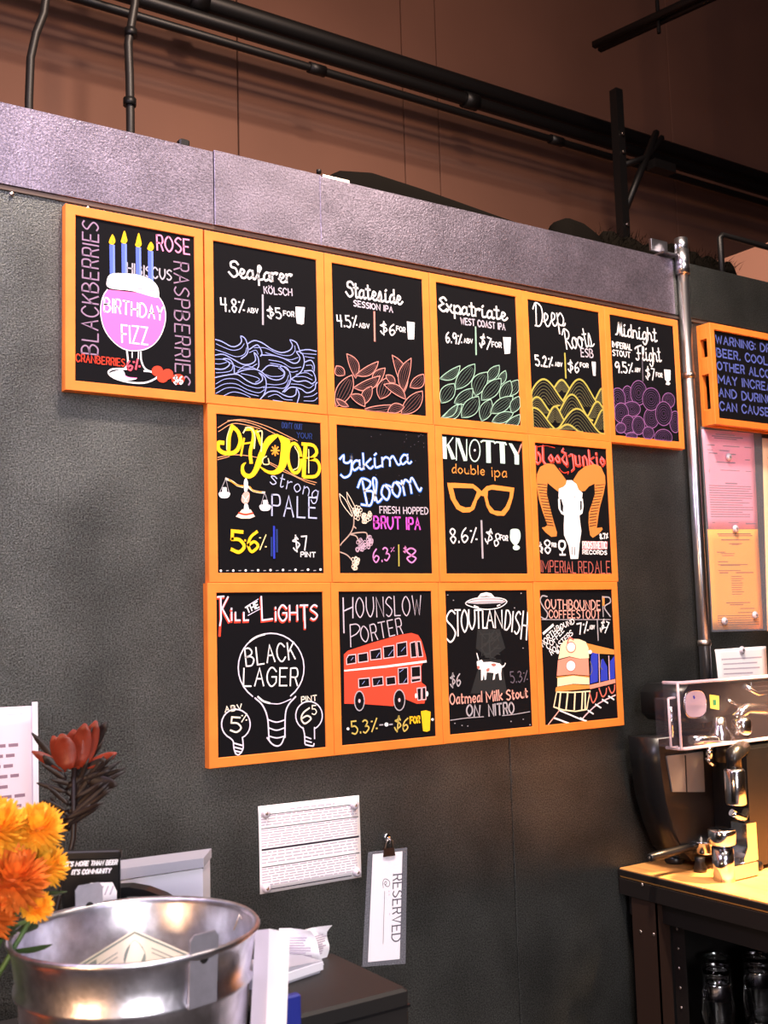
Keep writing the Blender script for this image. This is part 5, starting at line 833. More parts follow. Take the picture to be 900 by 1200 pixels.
ART["b5"] = """t|w|4.43|c,0,36.3|21.2,54.6 188.9,55.7|Midnight
t|w|3.94|c,0,39.1|97.6,118.8 202.4,112.7|Flight
t|w|2.95|p,0,15.8|6.4,92.5 81.6,93|IMPERIAL
t|w|2.95|p,0,15.6|6.6,116.5 74.6,115.3|STOUT
t|w|4.43|p,0,29.2|14.8,163.4 82.2,160|9.5%
t|w|2.71|p,0,10.3|90.9,153.7 112.3,152.2|ABV
n|divider_line
s|gr2|3.94|0|122.5,117.1 121,177.6
t|w|3.44|p,0,33.1|133.4,169.1 167.7,171.1|$7
t|w|2.71|p,0,11.4|175.9,158.6 201,158.6|FOR
n|glass_drawing
f|w|0|0|210.5,134.5 237.5,132.8 235,162.5 226.8,168.9 234.4,173.6 226.3,179.2 213.4,177.6 219,169.6 211.6,163
n|ring_drawing
f|k|0|0|77.3,226.8 75.7,236.3 72.1,245.2 66.9,252.4 60.5,257.2 53.6,259.3 46.8,258.4 40.9,254.6 36.4,248.3 33.7,240.1 33.1,230.8 34.7,221.4 38.2,212.6 43.4,205.4 49.8,200.5 56.7,198.3 63.4,199.2 69.4,202.9 74,209.2 76.7,217.4
s|pu|2.46|1|77.3,226.8 75.7,236.3 72.1,245.2 66.9,252.4 60.5,257.2 53.6,259.3 46.8,258.4 40.9,254.6 36.4,248.3 33.7,240.1 33.1,230.8 34.7,221.4 38.2,212.6 43.4,205.4 49.8,200.5 56.7,198.3 63.4,199.2 69.4,202.9 74,209.2 76.7,217.4 77.3,226.8
s|pu2|1.28|1|72.8,227.2 70.5,238 65.2,246.9 57.9,252.3 50,252.9 43.2,248.9 38.7,240.8 37.5,230.4 39.8,219.7 45.1,210.8 52.4,205.4 60.3,204.7 67.1,208.7 71.6,216.7 72.8,227.2
s|pu2|1.28|1|68.4,227.6 66.7,235.7 62.7,242.4 57.2,246.4 51.3,246.9 46.2,243.9 42.8,237.8 41.9,230 43.6,222 47.6,215.3 53.1,211.3 59,210.7 64.1,213.7 67.5,219.8 68.4,227.6
s|pu2|1.28|1|64,228 62.8,233.4 60.2,237.9 56.5,240.5 52.6,240.9 49.1,238.9 46.9,234.8 46.3,229.6 47.4,224.3 50.1,219.8 53.8,217.1 57.7,216.7 61.1,218.8 63.4,222.8 64,228
s|pu2|1.28|1|59.5,228.4 59,231.1 57.6,233.3 55.8,234.7 53.8,234.9 52.1,233.8 51,231.8 50.7,229.2 51.3,226.5 52.6,224.3 54.4,223 56.4,222.8 58.1,223.8 59.2,225.8 59.5,228.4
f|k|0|0|45.9,236.8 44,246.7 39.2,255.8 32.2,263.4 23.6,268.5 14.2,270.9 5,270.1 1.6,266 1.8,259.1 2,250.4 2.2,240.8 2.4,231.1 2.6,222.4 2.8,215.5 8,210.6 17.4,208.2 26.6,208.8 34.8,212.5 41.1,218.8 45,227.2
s|pu|2.46|1|45.9,236.8 44,246.7 39.2,255.8 32.2,263.4 23.6,268.5 14.2,270.9 5,270.1 1.6,266 1.8,259.1 2,250.4 2.2,240.8 2.4,231.1 2.6,222.4 2.8,215.5 8,210.6 17.4,208.2 26.6,208.8 34.8,212.5 41.1,218.8 45,227.2 45.9,236.8
s|pu2|1.28|1|39.9,237.3 36.9,248.5 29.8,257.8 19.9,263.5 9.2,264.4 1.7,260.3 1.9,251.6 2.2,240.8 2.4,229.9 2.6,221.3 11.7,215.6 22.4,214.6 31.8,218.5 38,226.6 39.9,237.3
s|pu2|1.28|1|33.8,237.9 31.6,246.2 26.3,253.2 18.9,257.5 10.9,258.2 3.9,255.2 2,248.9 2.2,240.8 2.4,232.6 5.3,225.9 12.7,221.6 20.7,220.8 27.8,223.8 32.5,229.9 33.8,237.9
s|pu2|1.28|1|27.8,238.4 26.3,244 22.8,248.7 17.8,251.5 12.5,252 7.8,250 4.7,245.9 3.8,240.6 5.3,235.1 8.8,230.4 13.7,227.6 19.1,227.1 23.8,229 26.9,233.1 27.8,238.4
s|pu2|1.28|1|21.8,239 21.1,241.8 19.3,244.1 16.8,245.5 14.1,245.8 11.8,244.8 10.3,242.7 9.8,240.1 10.5,237.3 12.3,235 14.8,233.5 17.4,233.3 19.8,234.3 21.3,236.3 21.8,239
f|k|0|0|132.8,210.8 130.6,222 125.5,232.3 117.8,240.9 108.5,246.7 98.4,249.3 88.5,248.5 79.8,244.2 73,237.1 69,227.7 68,216.9 70.1,205.9 75.1,195.6 82.6,187.1 91.9,181.2 102,178.4 111.9,179.2 120.8,183.3 127.6,190.5 131.8,200
s|pu|2.46|1|132.8,210.8 130.6,222 125.5,232.3 117.8,240.9 108.5,246.7 98.4,249.3 88.5,248.5 79.8,244.2 73,237.1 69,227.7 68,216.9 70.1,205.9 75.1,195.6 82.6,187.1 91.9,181.2 102,178.4 111.9,179.2 120.8,183.3 127.6,190.5 131.8,200 132.8,210.8
s|pu2|1.28|1|126.2,211.4 123,224 115.3,234.6 104.6,241 93,242 82.9,237.5 76.3,228.3 74.4,216.3 77.5,203.8 85.2,193.3 95.8,186.8 107.4,185.7 117.5,190.1 124.3,199.3 126.2,211.4
s|pu2|1.28|1|119.7,212.1 117.3,221.5 111.5,229.4 103.5,234.2 94.8,235 87.2,231.6 82.3,224.7 80.8,215.7 83.2,206.3 88.9,198.4 96.9,193.6 105.6,192.7 113.2,196.1 118.2,203 119.7,212.1
s|pu2|1.28|1|113.2,212.7 111.6,219 107.7,224.2 102.4,227.4 96.6,228 91.6,225.7 88.2,221.1 87.3,215.1 88.8,208.8 92.7,203.6 98,200.3 103.8,199.8 108.8,202 112.2,206.6 113.2,212.7
s|pu2|1.28|1|106.7,213.3 105.9,216.4 104,219.1 101.3,220.7 98.4,220.9 95.9,219.8 94.2,217.5 93.7,214.5 94.5,211.4 96.4,208.7 99.1,207.1 102,206.8 104.5,208 106.2,210.3 106.7,213.3
f|k|0|0|247.5,222.2 245.9,229.2 241.8,235.8 235.8,241.2 228.3,245 220.2,246.8 212.2,246.4 205.2,243.8 199.7,239.5 196.4,233.6 195.4,226.9 197.1,220 201,213.5 207,208.1 214.4,204.2 222.5,202.4 230.5,202.7 237.6,205.2 243.2,209.6 246.6,215.5
s|pu|2.46|1|247.5,222.2 245.9,229.2 241.8,235.8 235.8,241.2 228.3,245 220.2,246.8 212.2,246.4 205.2,243.8 199.7,239.5 196.4,233.6 195.4,226.9 197.1,220 201,213.5 207,208.1 214.4,204.2 222.5,202.4 230.5,202.7 237.6,205.2 243.2,209.6 246.6,215.5 247.5,222.2
s|pu2|1.28|1|242.3,222.7 239.8,230.6 233.7,237.3 225.1,241.5 215.8,242.3 207.7,239.6 202.3,233.9 200.6,226.5 203.1,218.6 209.1,211.9 217.6,207.7 226.9,206.9 235.1,209.5 240.6,215.2 242.3,222.7
s|pu2|1.28|1|237,223.2 235.2,229.1 230.6,234.1 224.2,237.3 217.2,237.9 211.1,235.8 207,231.6 205.8,226 207.6,220.1 212.2,215.1 218.6,211.9 225.5,211.3 231.7,213.3 235.8,217.5 237,223.2
s|pu2|1.28|1|231.8,223.6 230.6,227.6 227.5,230.9 223.2,233 218.6,233.4 214.5,232.1 211.8,229.3 211,225.5 212.2,221.6 215.2,218.2 219.5,216.2 224.1,215.7 228.2,217.1 231,219.9 231.8,223.6
s|pu2|1.28|1|226.6,224.1 226,226.1 224.4,227.8 222.3,228.8 220,229 217.9,228.3 216.6,226.9 216.2,225.1 216.8,223.1 218.3,221.4 220.4,220.4 222.7,220.2 224.8,220.8 226.2,222.2 226.6,224.1
f|k|0|0|177.4,279.7 175.4,288.8 170.6,297.3 163.5,304.3 154.8,309.1 145.3,311.3 136,310.6 127.7,307.1 121.4,301.2 117.5,293.4 116.5,284.6 118.4,275.5 123.1,267 130.1,260 138.8,255.2 148.3,252.9 157.6,253.6 165.9,257 172.4,262.9 176.3,270.7
s|pu|2.46|1|177.4,279.7 175.4,288.8 170.6,297.3 163.5,304.3 154.8,309.1 145.3,311.3 136,310.6 127.7,307.1 121.4,301.2 117.5,293.4 116.5,284.6 118.4,275.5 123.1,267 130.1,260 138.8,255.2 148.3,252.9 157.6,253.6 165.9,257 172.4,262.9 176.3,270.7 177.4,279.7
s|pu2|1.28|1|171.2,280.1 168.3,290.5 161.1,299.2 151,304.5 140.2,305.3 130.7,301.5 124.4,294 122.5,284.1 125.4,273.8 132.6,265.2 142.5,259.8 153.4,258.9 162.9,262.6 169.3,270.2 171.2,280.1
s|pu2|1.28|1|165.1,280.6 162.9,288.4 157.5,294.9 150,298.9 141.8,299.5 134.7,296.7 130,291 128.6,283.6 130.8,275.9 136.1,269.4 143.6,265.4 151.7,264.7 158.9,267.5 163.7,273.2 165.1,280.6
s|pu2|1.28|1|159,281.1 157.5,286.3 153.9,290.6 148.9,293.3 143.5,293.7 138.7,291.8 135.6,288.1 134.6,283.1 136.1,278 139.7,273.6 144.6,271 150.1,270.5 154.8,272.4 158,276.2 159,281.1
s|pu2|1.28|1|152.9,281.6 152.1,284.2 150.3,286.4 147.8,287.7 145.1,287.9 142.7,287 141.2,285.1 140.7,282.6 141.4,280 143.2,277.9 145.7,276.5 148.4,276.3 150.8,277.3 152.4,279.1 152.9,281.6
f|k|0|0|185.3,224.2 183,234.5 177.5,244.2 169.2,252.2 159,257.7 147.9,260.2 137,259.6 127.4,255.8 120,249.2 115.5,240.5 114.3,230.6 116.5,220.4 122,210.8 130.1,202.8 140.2,197.2 151.3,194.6 162.2,195.1 171.9,198.8 179.5,205.4 184.1,214.1
s|pu|2.46|1|185.3,224.2 183,234.5 177.5,244.2 169.2,252.2 159,257.7 147.9,260.2 137,259.6 127.4,255.8 120,249.2 115.5,240.5 114.3,230.6 116.5,220.4 122,210.8 130.1,202.8 140.2,197.2 151.3,194.6 162.2,195.1 171.9,198.8 179.5,205.4 184.1,214.1 185.3,224.2
s|pu2|1.28|1|178.1,224.8 174.7,236.5 166.3,246.4 154.6,252.5 141.9,253.6 130.9,249.5 123.5,241.1 121.3,230 124.7,218.4 133,208.5 144.6,202.4 157.2,201.2 168.4,205.2 175.9,213.6 178.1,224.8
s|pu2|1.28|1|171,225.5 168.4,234.2 162.1,241.6 153.3,246.2 143.9,247 135.5,244 130,237.7 128.3,229.3 130.9,220.6 137.1,213.2 145.8,208.6 155.3,207.8 163.7,210.8 169.3,217.1 171,225.5
s|pu2|1.28|1|163.8,226.1 162.1,232 157.9,236.9 152.1,239.9 145.8,240.5 140.2,238.5 136.5,234.3 135.4,228.7 137.1,222.9 141.3,218 147.1,214.9 153.4,214.3 159,216.3 162.7,220.5 163.8,226.1
s|pu2|1.28|1|156.7,226.8 155.8,229.7 153.7,232.1 150.8,233.7 147.7,234 144.9,232.9 143,230.8 142.5,228.1 143.3,225.1 145.4,222.7 148.3,221.2 151.5,220.9 154.3,221.9 156.1,224 156.7,226.8
f|k|0|0|255.8,284.4 255.3,294.2 254.9,303 254.5,310 250,314.8 242.6,316.8 235.4,315.8 229.1,311.9 224.2,305.3 221.4,296.8 220.7,287.2 222.4,277.4 226.2,268.4 231.7,261 238.5,255.9 245.9,253.8 253.1,254.7 257.1,258.8 256.8,265.8 256.3,274.6
s|pu|2.46|1|255.8,284.4 255.3,294.2 254.9,303 254.5,310 250,314.8 242.6,316.8 235.4,315.8 229.1,311.9 224.2,305.3 221.4,296.8 220.7,287.2 222.4,277.4 226.2,268.4 231.7,261 238.5,255.9 245.9,253.8 253.1,254.7 257.1,258.8 256.8,265.8 256.3,274.6 255.8,284.4
s|pu2|1.28|1|255.8,284.4 255.2,295.4 254.8,304.2 247.2,309.6 238.8,310.2 231.5,305.9 226.7,297.6 225.4,286.8 227.8,275.8 233.5,266.6 241.3,261.1 249.7,260.4 256.8,264.6 256.4,273.4 255.8,284.4
s|pu2|1.28|1|255.8,284.4 255.4,292.6 252.3,299.4 246.4,303.5 240.1,304 234.7,300.8 231.1,294.5 230.1,286.4 231.9,278.1 236.2,271.3 242,267.1 248.4,266.6 253.9,269.8 256.2,276.2 255.8,284.4
s|pu2|1.28|1|253.7,284.6 252.5,290.1 249.6,294.7 245.7,297.5 241.5,297.8 237.8,295.6 235.5,291.5 234.8,286.1 236,280.5 238.9,275.9 242.8,273.2 247,272.9 250.7,275 253.1,279.2 253.7,284.6
s|pu2|1.28|1|249,285 248.4,287.7 246.9,290 245,291.4 242.9,291.6 241,290.5 239.8,288.4 239.5,285.7 240.1,282.9 241.6,280.6 243.5,279.3 245.6,279.1 247.4,280.2 248.6,282.3 249,285
f|k|0|0|231.4,262.4 229.1,273.4 223.8,283.6 215.9,291.9 206.3,297.6 195.8,300.1 185.5,299.2 176.5,295 169.5,287.9 165.3,278.6 164.2,268 166.4,257.1 171.6,247 179.4,238.6 188.9,232.9 199.4,230.2 209.7,231 218.9,235.2 225.9,242.3 230.3,251.7
s|pu|2.46|1|231.4,262.4 229.1,273.4 223.8,283.6 215.9,291.9 206.3,297.6 195.8,300.1 185.5,299.2 176.5,295 169.5,287.9 165.3,278.6 164.2,268 166.4,257.1 171.6,247 179.4,238.6 188.9,232.9 199.4,230.2 209.7,231 218.9,235.2 225.9,242.3 230.3,251.7 231.4,262.4
s|pu2|1.28|1|224.6,262.9 221.3,275.4 213.2,285.7 202.2,292 190.2,292.9 179.8,288.4 172.9,279.3 170.9,267.4 174.1,255.1 182,244.8 193,238.4 205,237.4 215.5,241.9 222.5,251 224.6,262.9
s|pu2|1.28|1|217.8,263.5 215.3,272.8 209.3,280.6 201,285.3 192.1,286 184.2,282.6 179,275.8 177.5,266.9 180,257.6 185.9,249.9 194.2,245.1 203.1,244.4 211,247.7 216.3,254.5 217.8,263.5
s|pu2|1.28|1|211,264.1 209.4,270.3 205.4,275.4 199.9,278.6 193.9,279.1 188.7,276.8 185.2,272.2 184.2,266.3 185.8,260.1 189.8,255 195.3,251.8 201.3,251.3 206.5,253.5 210,258.1 211,264.1
s|pu2|1.28|1|204.3,264.6 203.5,267.7 201.5,270.3 198.7,271.9 195.7,272.1 193.1,271 191.4,268.7 190.9,265.8 191.7,262.7 193.7,260.1 196.4,258.5 199.4,258.3 202.1,259.4 203.8,261.7 204.3,264.6
f|k|0|0|102.8,260.5 100.7,267.3 95.5,273.8 87.5,279.2 77.7,283.1 67,285 56.4,284.8 47,282.5 39.6,278.4 35.1,272.8 33.8,266.4 35.8,259.6 40.9,253.2 48.7,247.8 58.5,243.9 69.2,241.9 79.8,242 89.3,244.2 96.8,248.3 101.4,253.9
s|pu|2.46|1|102.8,260.5 100.7,267.3 95.5,273.8 87.5,279.2 77.7,283.1 67,285 56.4,284.8 47,282.5 39.6,278.4 35.1,272.8 33.8,266.4 35.8,259.6 40.9,253.2 48.7,247.8 58.5,243.9 69.2,241.9 79.8,242 89.3,244.2 96.8,248.3 101.4,253.9 102.8,260.5
s|pu2|1.28|1|95.8,261.1 92.7,268.8 84.6,275.5 73.4,279.7 61.1,280.8 50.2,278.3 42.9,273 40.6,265.8 43.7,258.1 51.6,251.4 62.8,247.1 75.1,246.1 86,248.4 93.4,253.8 95.8,261.1
s|pu2|1.28|1|88.8,261.7 86.5,267.5 80.5,272.5 72,275.7 62.8,276.4 54.7,274.6 49.2,270.6 47.4,265.2 49.8,259.4 55.7,254.4 64.1,251.2 73.3,250.4 81.5,252.2 87.1,256.2 88.8,261.7
s|pu2|1.28|1|81.9,262.2 80.3,266.1 76.3,269.5 70.7,271.6 64.6,272.1 59.1,270.9 55.5,268.2 54.3,264.6 55.8,260.8 59.8,257.4 65.4,255.3 71.6,254.8 77,255.9 80.7,258.6 81.9,262.2
s|pu2|1.28|1|75,262.8 74.2,264.8 72.2,266.4 69.4,267.5 66.3,267.8 63.6,267.2 61.8,265.8 61.2,264 61.9,262.1 63.9,260.4 66.7,259.4 69.8,259.1 72.5,259.7 74.4,261 75,262.8
f|k|0|0|54.2,275.3 52.4,284.1 48,292.2 41.4,298.9 33.3,303.5 24.5,305.5 15.9,304.8 8.3,301.5 2.4,295.9 1.1,288.3 1.3,279.7 1.5,271.2 4.1,263.3 10.6,256.6 18.6,252 27.3,249.9 36,250.4 43.7,253.7 49.6,259.4 53.3,266.8
s|pu|2.46|1|54.2,275.3 52.4,284.1 48,292.2 41.4,298.9 33.3,303.5 24.5,305.5 15.9,304.8 8.3,301.5 2.4,295.9 1.1,288.3 1.3,279.7 1.5,271.2 4.1,263.3 10.6,256.6 18.6,252 27.3,249.9 36,250.4 43.7,253.7 49.6,259.4 53.3,266.8 54.2,275.3
s|pu2|1.28|1|48.6,275.8 45.8,285.7 39.1,294 29.9,299 19.8,299.8 11.1,296.2 5.2,289 3.5,279.6 6.2,269.7 12.8,261.5 22,256.4 32,255.5 40.9,259.1 46.8,266.3 48.6,275.8
s|pu2|1.28|1|42.9,276.3 40.8,283.7 35.8,289.9 28.9,293.7 21.4,294.3 14.8,291.6 10.4,286.2 9.1,279.1 11.1,271.7 16.1,265.5 23,261.7 30.5,261.1 37.1,263.7 41.6,269.1 42.9,276.3
s|pu2|1.28|1|37.2,276.7 35.9,281.7 32.5,285.8 27.9,288.3 22.9,288.7 18.5,287 15.6,283.4 14.7,278.6 16,273.7 19.4,269.6 24,267 29,266.6 33.4,268.4 36.3,272 37.2,276.7
s|pu2|1.28|1|31.6,277.2 30.9,279.7 29.2,281.7 26.9,283 24.4,283.2 22.2,282.3 20.7,280.5 20.3,278.2 21,275.7 22.6,273.6 25,272.4 27.5,272.2 29.7,273 31.1,274.8 31.6,277.2
f|k|0|0|78.1,307.4 76.4,315.8 72.1,323.7 65.8,330.1 58.1,334.4 49.7,336.4 41.4,335.7 34.2,332.4 28.5,326.9 25.1,319.7 24.2,311.6 25.9,303.2 30.1,295.4 36.3,289 44,284.6 52.4,282.6 60.7,283.2 68,286.5 73.7,291.9 77.2,299.2
s|pu|2.46|1|78.1,307.4 76.4,315.8 72.1,323.7 65.8,330.1 58.1,334.4 49.7,336.4 41.4,335.7 34.2,332.4 28.5,326.9 25.1,319.7 24.2,311.6 25.9,303.2 30.1,295.4 36.3,289 44,284.6 52.4,282.6 60.7,283.2 68,286.5 73.7,291.9 77.2,299.2 78.1,307.4
s|pu2|1.28|1|72.7,307.8 70.1,317.3 63.7,325.3 54.8,330.1 45.2,330.8 36.8,327.3 31.2,320.3 29.6,311.2 32.2,301.7 38.5,293.8 47.3,288.9 56.9,288.1 65.4,291.6 71,298.6 72.7,307.8
s|pu2|1.28|1|67.3,308.2 65.3,315.4 60.5,321.3 53.9,324.9 46.7,325.5 40.3,322.9 36.2,317.6 34.9,310.7 36.9,303.6 41.6,297.7 48.2,294.1 55.4,293.5 61.8,296.1 66,301.4 67.3,308.2
s|pu2|1.28|1|61.8,308.7 60.5,313.4 57.3,317.4 52.9,319.8 48.1,320.2 43.9,318.4 41.1,314.9 40.3,310.3 41.6,305.6 44.8,301.6 49.2,299.2 54,298.8 58.2,300.6 61,304.1 61.8,308.7
s|pu2|1.28|1|56.4,309.1 55.8,311.5 54.2,313.4 52,314.6 49.6,314.8 47.5,314 46.1,312.2 45.7,309.9 46.3,307.5 47.9,305.6 50.1,304.3 52.5,304.2 54.6,305 56,306.8 56.4,309.1
f|k|0|0|116.4,306.2 114.8,314.4 110.8,321.9 105,328.1 97.9,332.3 90.1,334.2 82.5,333.4 75.8,330.3 70.6,324.9 67.5,318 66.7,310.1 68.3,302 72.2,294.5 77.9,288.3 85,284.1 92.8,282.2 100.4,282.8 107.2,286 112.4,291.3 115.6,298.3
s|pu|2.46|1|116.4,306.2 114.8,314.4 110.8,321.9 105,328.1 97.9,332.3 90.1,334.2 82.5,333.4 75.8,330.3 70.6,324.9 67.5,318 66.7,310.1 68.3,302 72.2,294.5 77.9,288.3 85,284.1 92.8,282.2 100.4,282.8 107.2,286 112.4,291.3 115.6,298.3 116.4,306.2
s|pu2|1.28|1|111.4,306.6 108.9,315.8 103,323.5 94.8,328.1 86,328.8 78.2,325.3 73.1,318.5 71.6,309.7 74,300.6 79.9,292.9 88,288.3 96.9,287.5 104.7,290.9 109.9,297.7 111.4,306.6
s|pu2|1.28|1|106.4,307 104.6,313.9 100.1,319.7 94,323.1 87.3,323.6 81.5,321.1 77.7,316 76.6,309.3 78.4,302.5 82.8,296.7 88.9,293.2 95.5,292.7 101.4,295.2 105.2,300.4 106.4,307
s|pu2|1.28|1|101.4,307.4 100.2,312 97.2,315.8 93.1,318.1 88.7,318.5 84.8,316.8 82.3,313.4 81.5,308.9 82.7,304.4 85.6,300.5 89.7,298.2 94.2,297.9 98.1,299.6 100.6,303 101.4,307.4
s|pu2|1.28|1|96.4,307.8 95.8,310.1 94.3,312 92.3,313.2 90.1,313.3 88.1,312.5 86.8,310.8 86.5,308.6 87.1,306.3 88.5,304.3 90.6,303.2 92.8,303 94.7,303.9 96,305.6 96.4,307.8
f|k|0|0|40.8,319.2 39.6,323.7 36.7,327.9 32.2,331.4 26.7,333.8 20.6,334.9 14.7,334.7 9.4,333 5.3,330.2 2.8,326.4 2,322.1 3.2,317.7 6.1,313.5 10.6,310 16,307.6 22.1,306.4 28,306.6 33.4,308.2 37.5,311.1 40.1,314.8
s|pu|2.46|1|40.8,319.2 39.6,323.7 36.7,327.9 32.2,331.4 26.7,333.8 20.6,334.9 14.7,334.7 9.4,333 5.3,330.2 2.8,326.4 2,322.1 3.2,317.7 6.1,313.5 10.6,310 16,307.6 22.1,306.4 28,306.6 33.4,308.2 37.5,311.1 40.1,314.8 40.8,319.2
s|pu2|1.28|1|36.9,319.5 35.1,324.6 30.6,328.9 24.2,331.5 17.3,332 11.3,330.3 7.2,326.7 5.9,321.8 7.7,316.8 12.1,312.5 18.5,309.8 25.4,309.3 31.5,311 35.6,314.6 36.9,319.5
s|pu2|1.28|1|33,319.8 31.7,323.6 28.3,326.8 23.5,328.8 18.3,329.2 13.8,327.9 10.7,325.2 9.7,321.5 11.1,317.8 14.4,314.5 19.2,312.5 24.4,312.1 29,313.4 32,316.2 33,319.8
s|pu2|1.28|1|29.1,320.1 28.2,322.6 26,324.8 22.8,326.1 19.3,326.4 16.3,325.5 14.2,323.7 13.6,321.3 14.5,318.7 16.7,316.6 19.9,315.2 23.4,315 26.4,315.8 28.5,317.7 29.1,320.1
s|pu2|1.28|1|25.2,320.4 24.8,321.6 23.7,322.7 22.1,323.4 20.4,323.5 18.8,323.1 17.8,322.2 17.5,321 17.9,319.7 19,318.6 20.6,318 22.4,317.8 23.9,318.3 24.9,319.2 25.2,320.4
f|k|0|0|152.1,325.3 150.7,331 147.2,336.3 142,340.7 135.5,343.8 128.5,344.6 121.5,344.7 115.3,342.6 110.5,339 107.6,334.1 106.8,328.6 108.2,322.9 111.6,317.7 116.8,313.3 123.3,310.2 130.3,308.8 137.3,309.2 143.5,311.3 148.3,314.9 151.3,319.8
s|pu|2.46|1|152.1,325.3 150.7,331 147.2,336.3 142,340.7 135.5,343.8 128.5,344.6 121.5,344.7 115.3,342.6 110.5,339 107.6,334.1 106.8,328.6 108.2,322.9 111.6,317.7 116.8,313.3 123.3,310.2 130.3,308.8 137.3,309.2 143.5,311.3 148.3,314.9 151.3,319.8 152.1,325.3
s|pu2|1.28|1|147.6,325.6 145.4,332.1 140.1,337.5 132.7,340.9 124.6,341.4 117.5,339.1 112.7,334.5 111.3,328.3 113.4,321.9 118.7,316.5 126.1,313.1 134.1,312.5 141.3,314.8 146.1,319.4 147.6,325.6
s|pu2|1.28|1|143,326 141.4,330.8 137.4,334.9 131.9,337.4 125.8,337.8 120.5,336.1 116.9,332.6 115.8,328 117.4,323.1 121.3,319.1 126.9,316.6 132.9,316.1 138.3,317.8 141.9,321.3 143,326
s|pu2|1.28|1|138.5,326.3 137.4,329.5 134.7,332.2 131,333.9 127,334.2 123.4,333.1 121,330.7 120.3,327.6 121.4,324.4 124,321.7 127.7,320 131.8,319.7 135.3,320.9 137.7,323.2 138.5,326.3
s|pu2|1.28|1|133.9,326.6 133.4,328.3 132.1,329.6 130.2,330.4 128.2,330.6 126.4,330 125.2,328.8 124.8,327.3 125.4,325.7 126.7,324.3 128.5,323.5 130.6,323.4 132.3,323.9 133.5,325.1 133.9,326.6
f|k|0|0|226.1,332.8 224,340.3 218.6,344.2 210.6,344.2 200.5,344.3 189.4,344.3 178.3,344.4 168.4,344.4 160.5,344.5 155.4,344.5 154,337.9 156.2,330.4 161.6,323.5 169.7,317.6 179.9,313.5 191.1,311.5 202.2,311.8 212.1,314.5 219.9,319.2 224.7,325.5
s|pu|2.46|1|226.1,332.8 224,340.3 218.6,344.2 210.6,344.2 200.5,344.3 189.4,344.3 178.3,344.4 168.4,344.4 160.5,344.5 155.4,344.5 154,337.9 156.2,330.4 161.6,323.5 169.7,317.6 179.9,313.5 191.1,311.5 202.2,311.8 212.1,314.5 219.9,319.2 224.7,325.5 226.1,332.8
s|pu2|1.28|1|218.9,333.3 215.5,341.8 207.4,344.2 195.8,344.3 183,344.3 171.5,344.4 163.6,344.4 161.2,337.4 164.4,328.9 172.7,321.7 184.4,317.2 197.2,316.3 208.7,319.1 216.4,325.2 218.9,333.3
s|pu2|1.28|1|211.6,333.8 209.1,340.2 202.9,344.2 194.2,344.3 184.6,344.3 176,344.4 170.1,342.9 168.3,336.9 170.8,330.5 177,325.1 185.8,321.7 195.4,321 204,323.2 209.7,327.7 211.6,333.8
s|pu2|1.28|1|204.3,334.3 202.7,338.6 198.5,342.2 192.6,344.3 186.2,344.3 180.5,343.5 176.7,340.4 175.5,336.4 177.1,332.1 181.3,328.5 187.1,326.3 193.6,325.8 199.3,327.2 203.1,330.3 204.3,334.3
s|pu2|1.28|1|197.1,334.8 196.3,337 194.2,338.8 191.2,339.9 188,340.1 185.2,339.4 183.3,337.9 182.7,335.9 183.5,333.8 185.6,331.9 188.5,330.8 191.7,330.6 194.6,331.3 196.5,332.8 197.1,334.8
f|k|0|0|83.9,339.3 82.7,342.7 79.4,344.9 74.5,344.9 68.3,344.9 61.5,345 54.7,345 48.5,345 43.7,345.1 40.6,345.1 39.6,342.4 40.9,339 44.2,335.8 49.1,333.1 55.4,331.1 62.2,330.1 69.1,330.1 75.2,331.2 80,333.2 83,336
s|pu|2.46|1|83.9,339.3 82.7,342.7 79.4,344.9 74.5,344.9 68.3,344.9 61.5,345 54.7,345 48.5,345 43.7,345.1 40.6,345.1 39.6,342.4 40.9,339 44.2,335.8 49.1,333.1 55.4,331.1 62.2,330.1 69.1,330.1 75.2,331.2 80,333.2 83,336 83.9,339.3
s|pu2|1.28|1|79.5,339.6 77.5,343.5 72.5,344.9 65.4,344.9 57.6,345 50.5,345 45.6,345 44,342.1 46,338.3 51,334.9 58.2,332.7 66.1,332.2 73.1,333.3 77.9,336 79.5,339.6
s|pu2|1.28|1|75,339.9 73.5,342.8 69.7,344.9 64.4,344.9 58.5,345 53.2,345 49.6,344.5 48.4,341.8 49.9,338.9 53.7,336.4 59.1,334.8 65,334.3 70.2,335.2 73.8,337.2 75,339.9
s|pu2|1.28|1|70.6,340.2 69.6,342.2 67,343.8 63.4,344.9 59.5,345 56,344.6 53.6,343.3 52.8,341.5 53.8,339.6 56.3,337.9 59.9,336.8 63.9,336.5 67.4,337.1 69.8,338.4 70.6,340.2
s|pu2|1.28|1|66.1,340.5 65.6,341.5 64.4,342.3 62.6,342.9 60.6,343 58.8,342.7 57.7,342.1 57.3,341.2 57.7,340.2 59,339.4 60.8,338.8 62.8,338.7 64.5,339 65.7,339.6 66.1,340.5"""
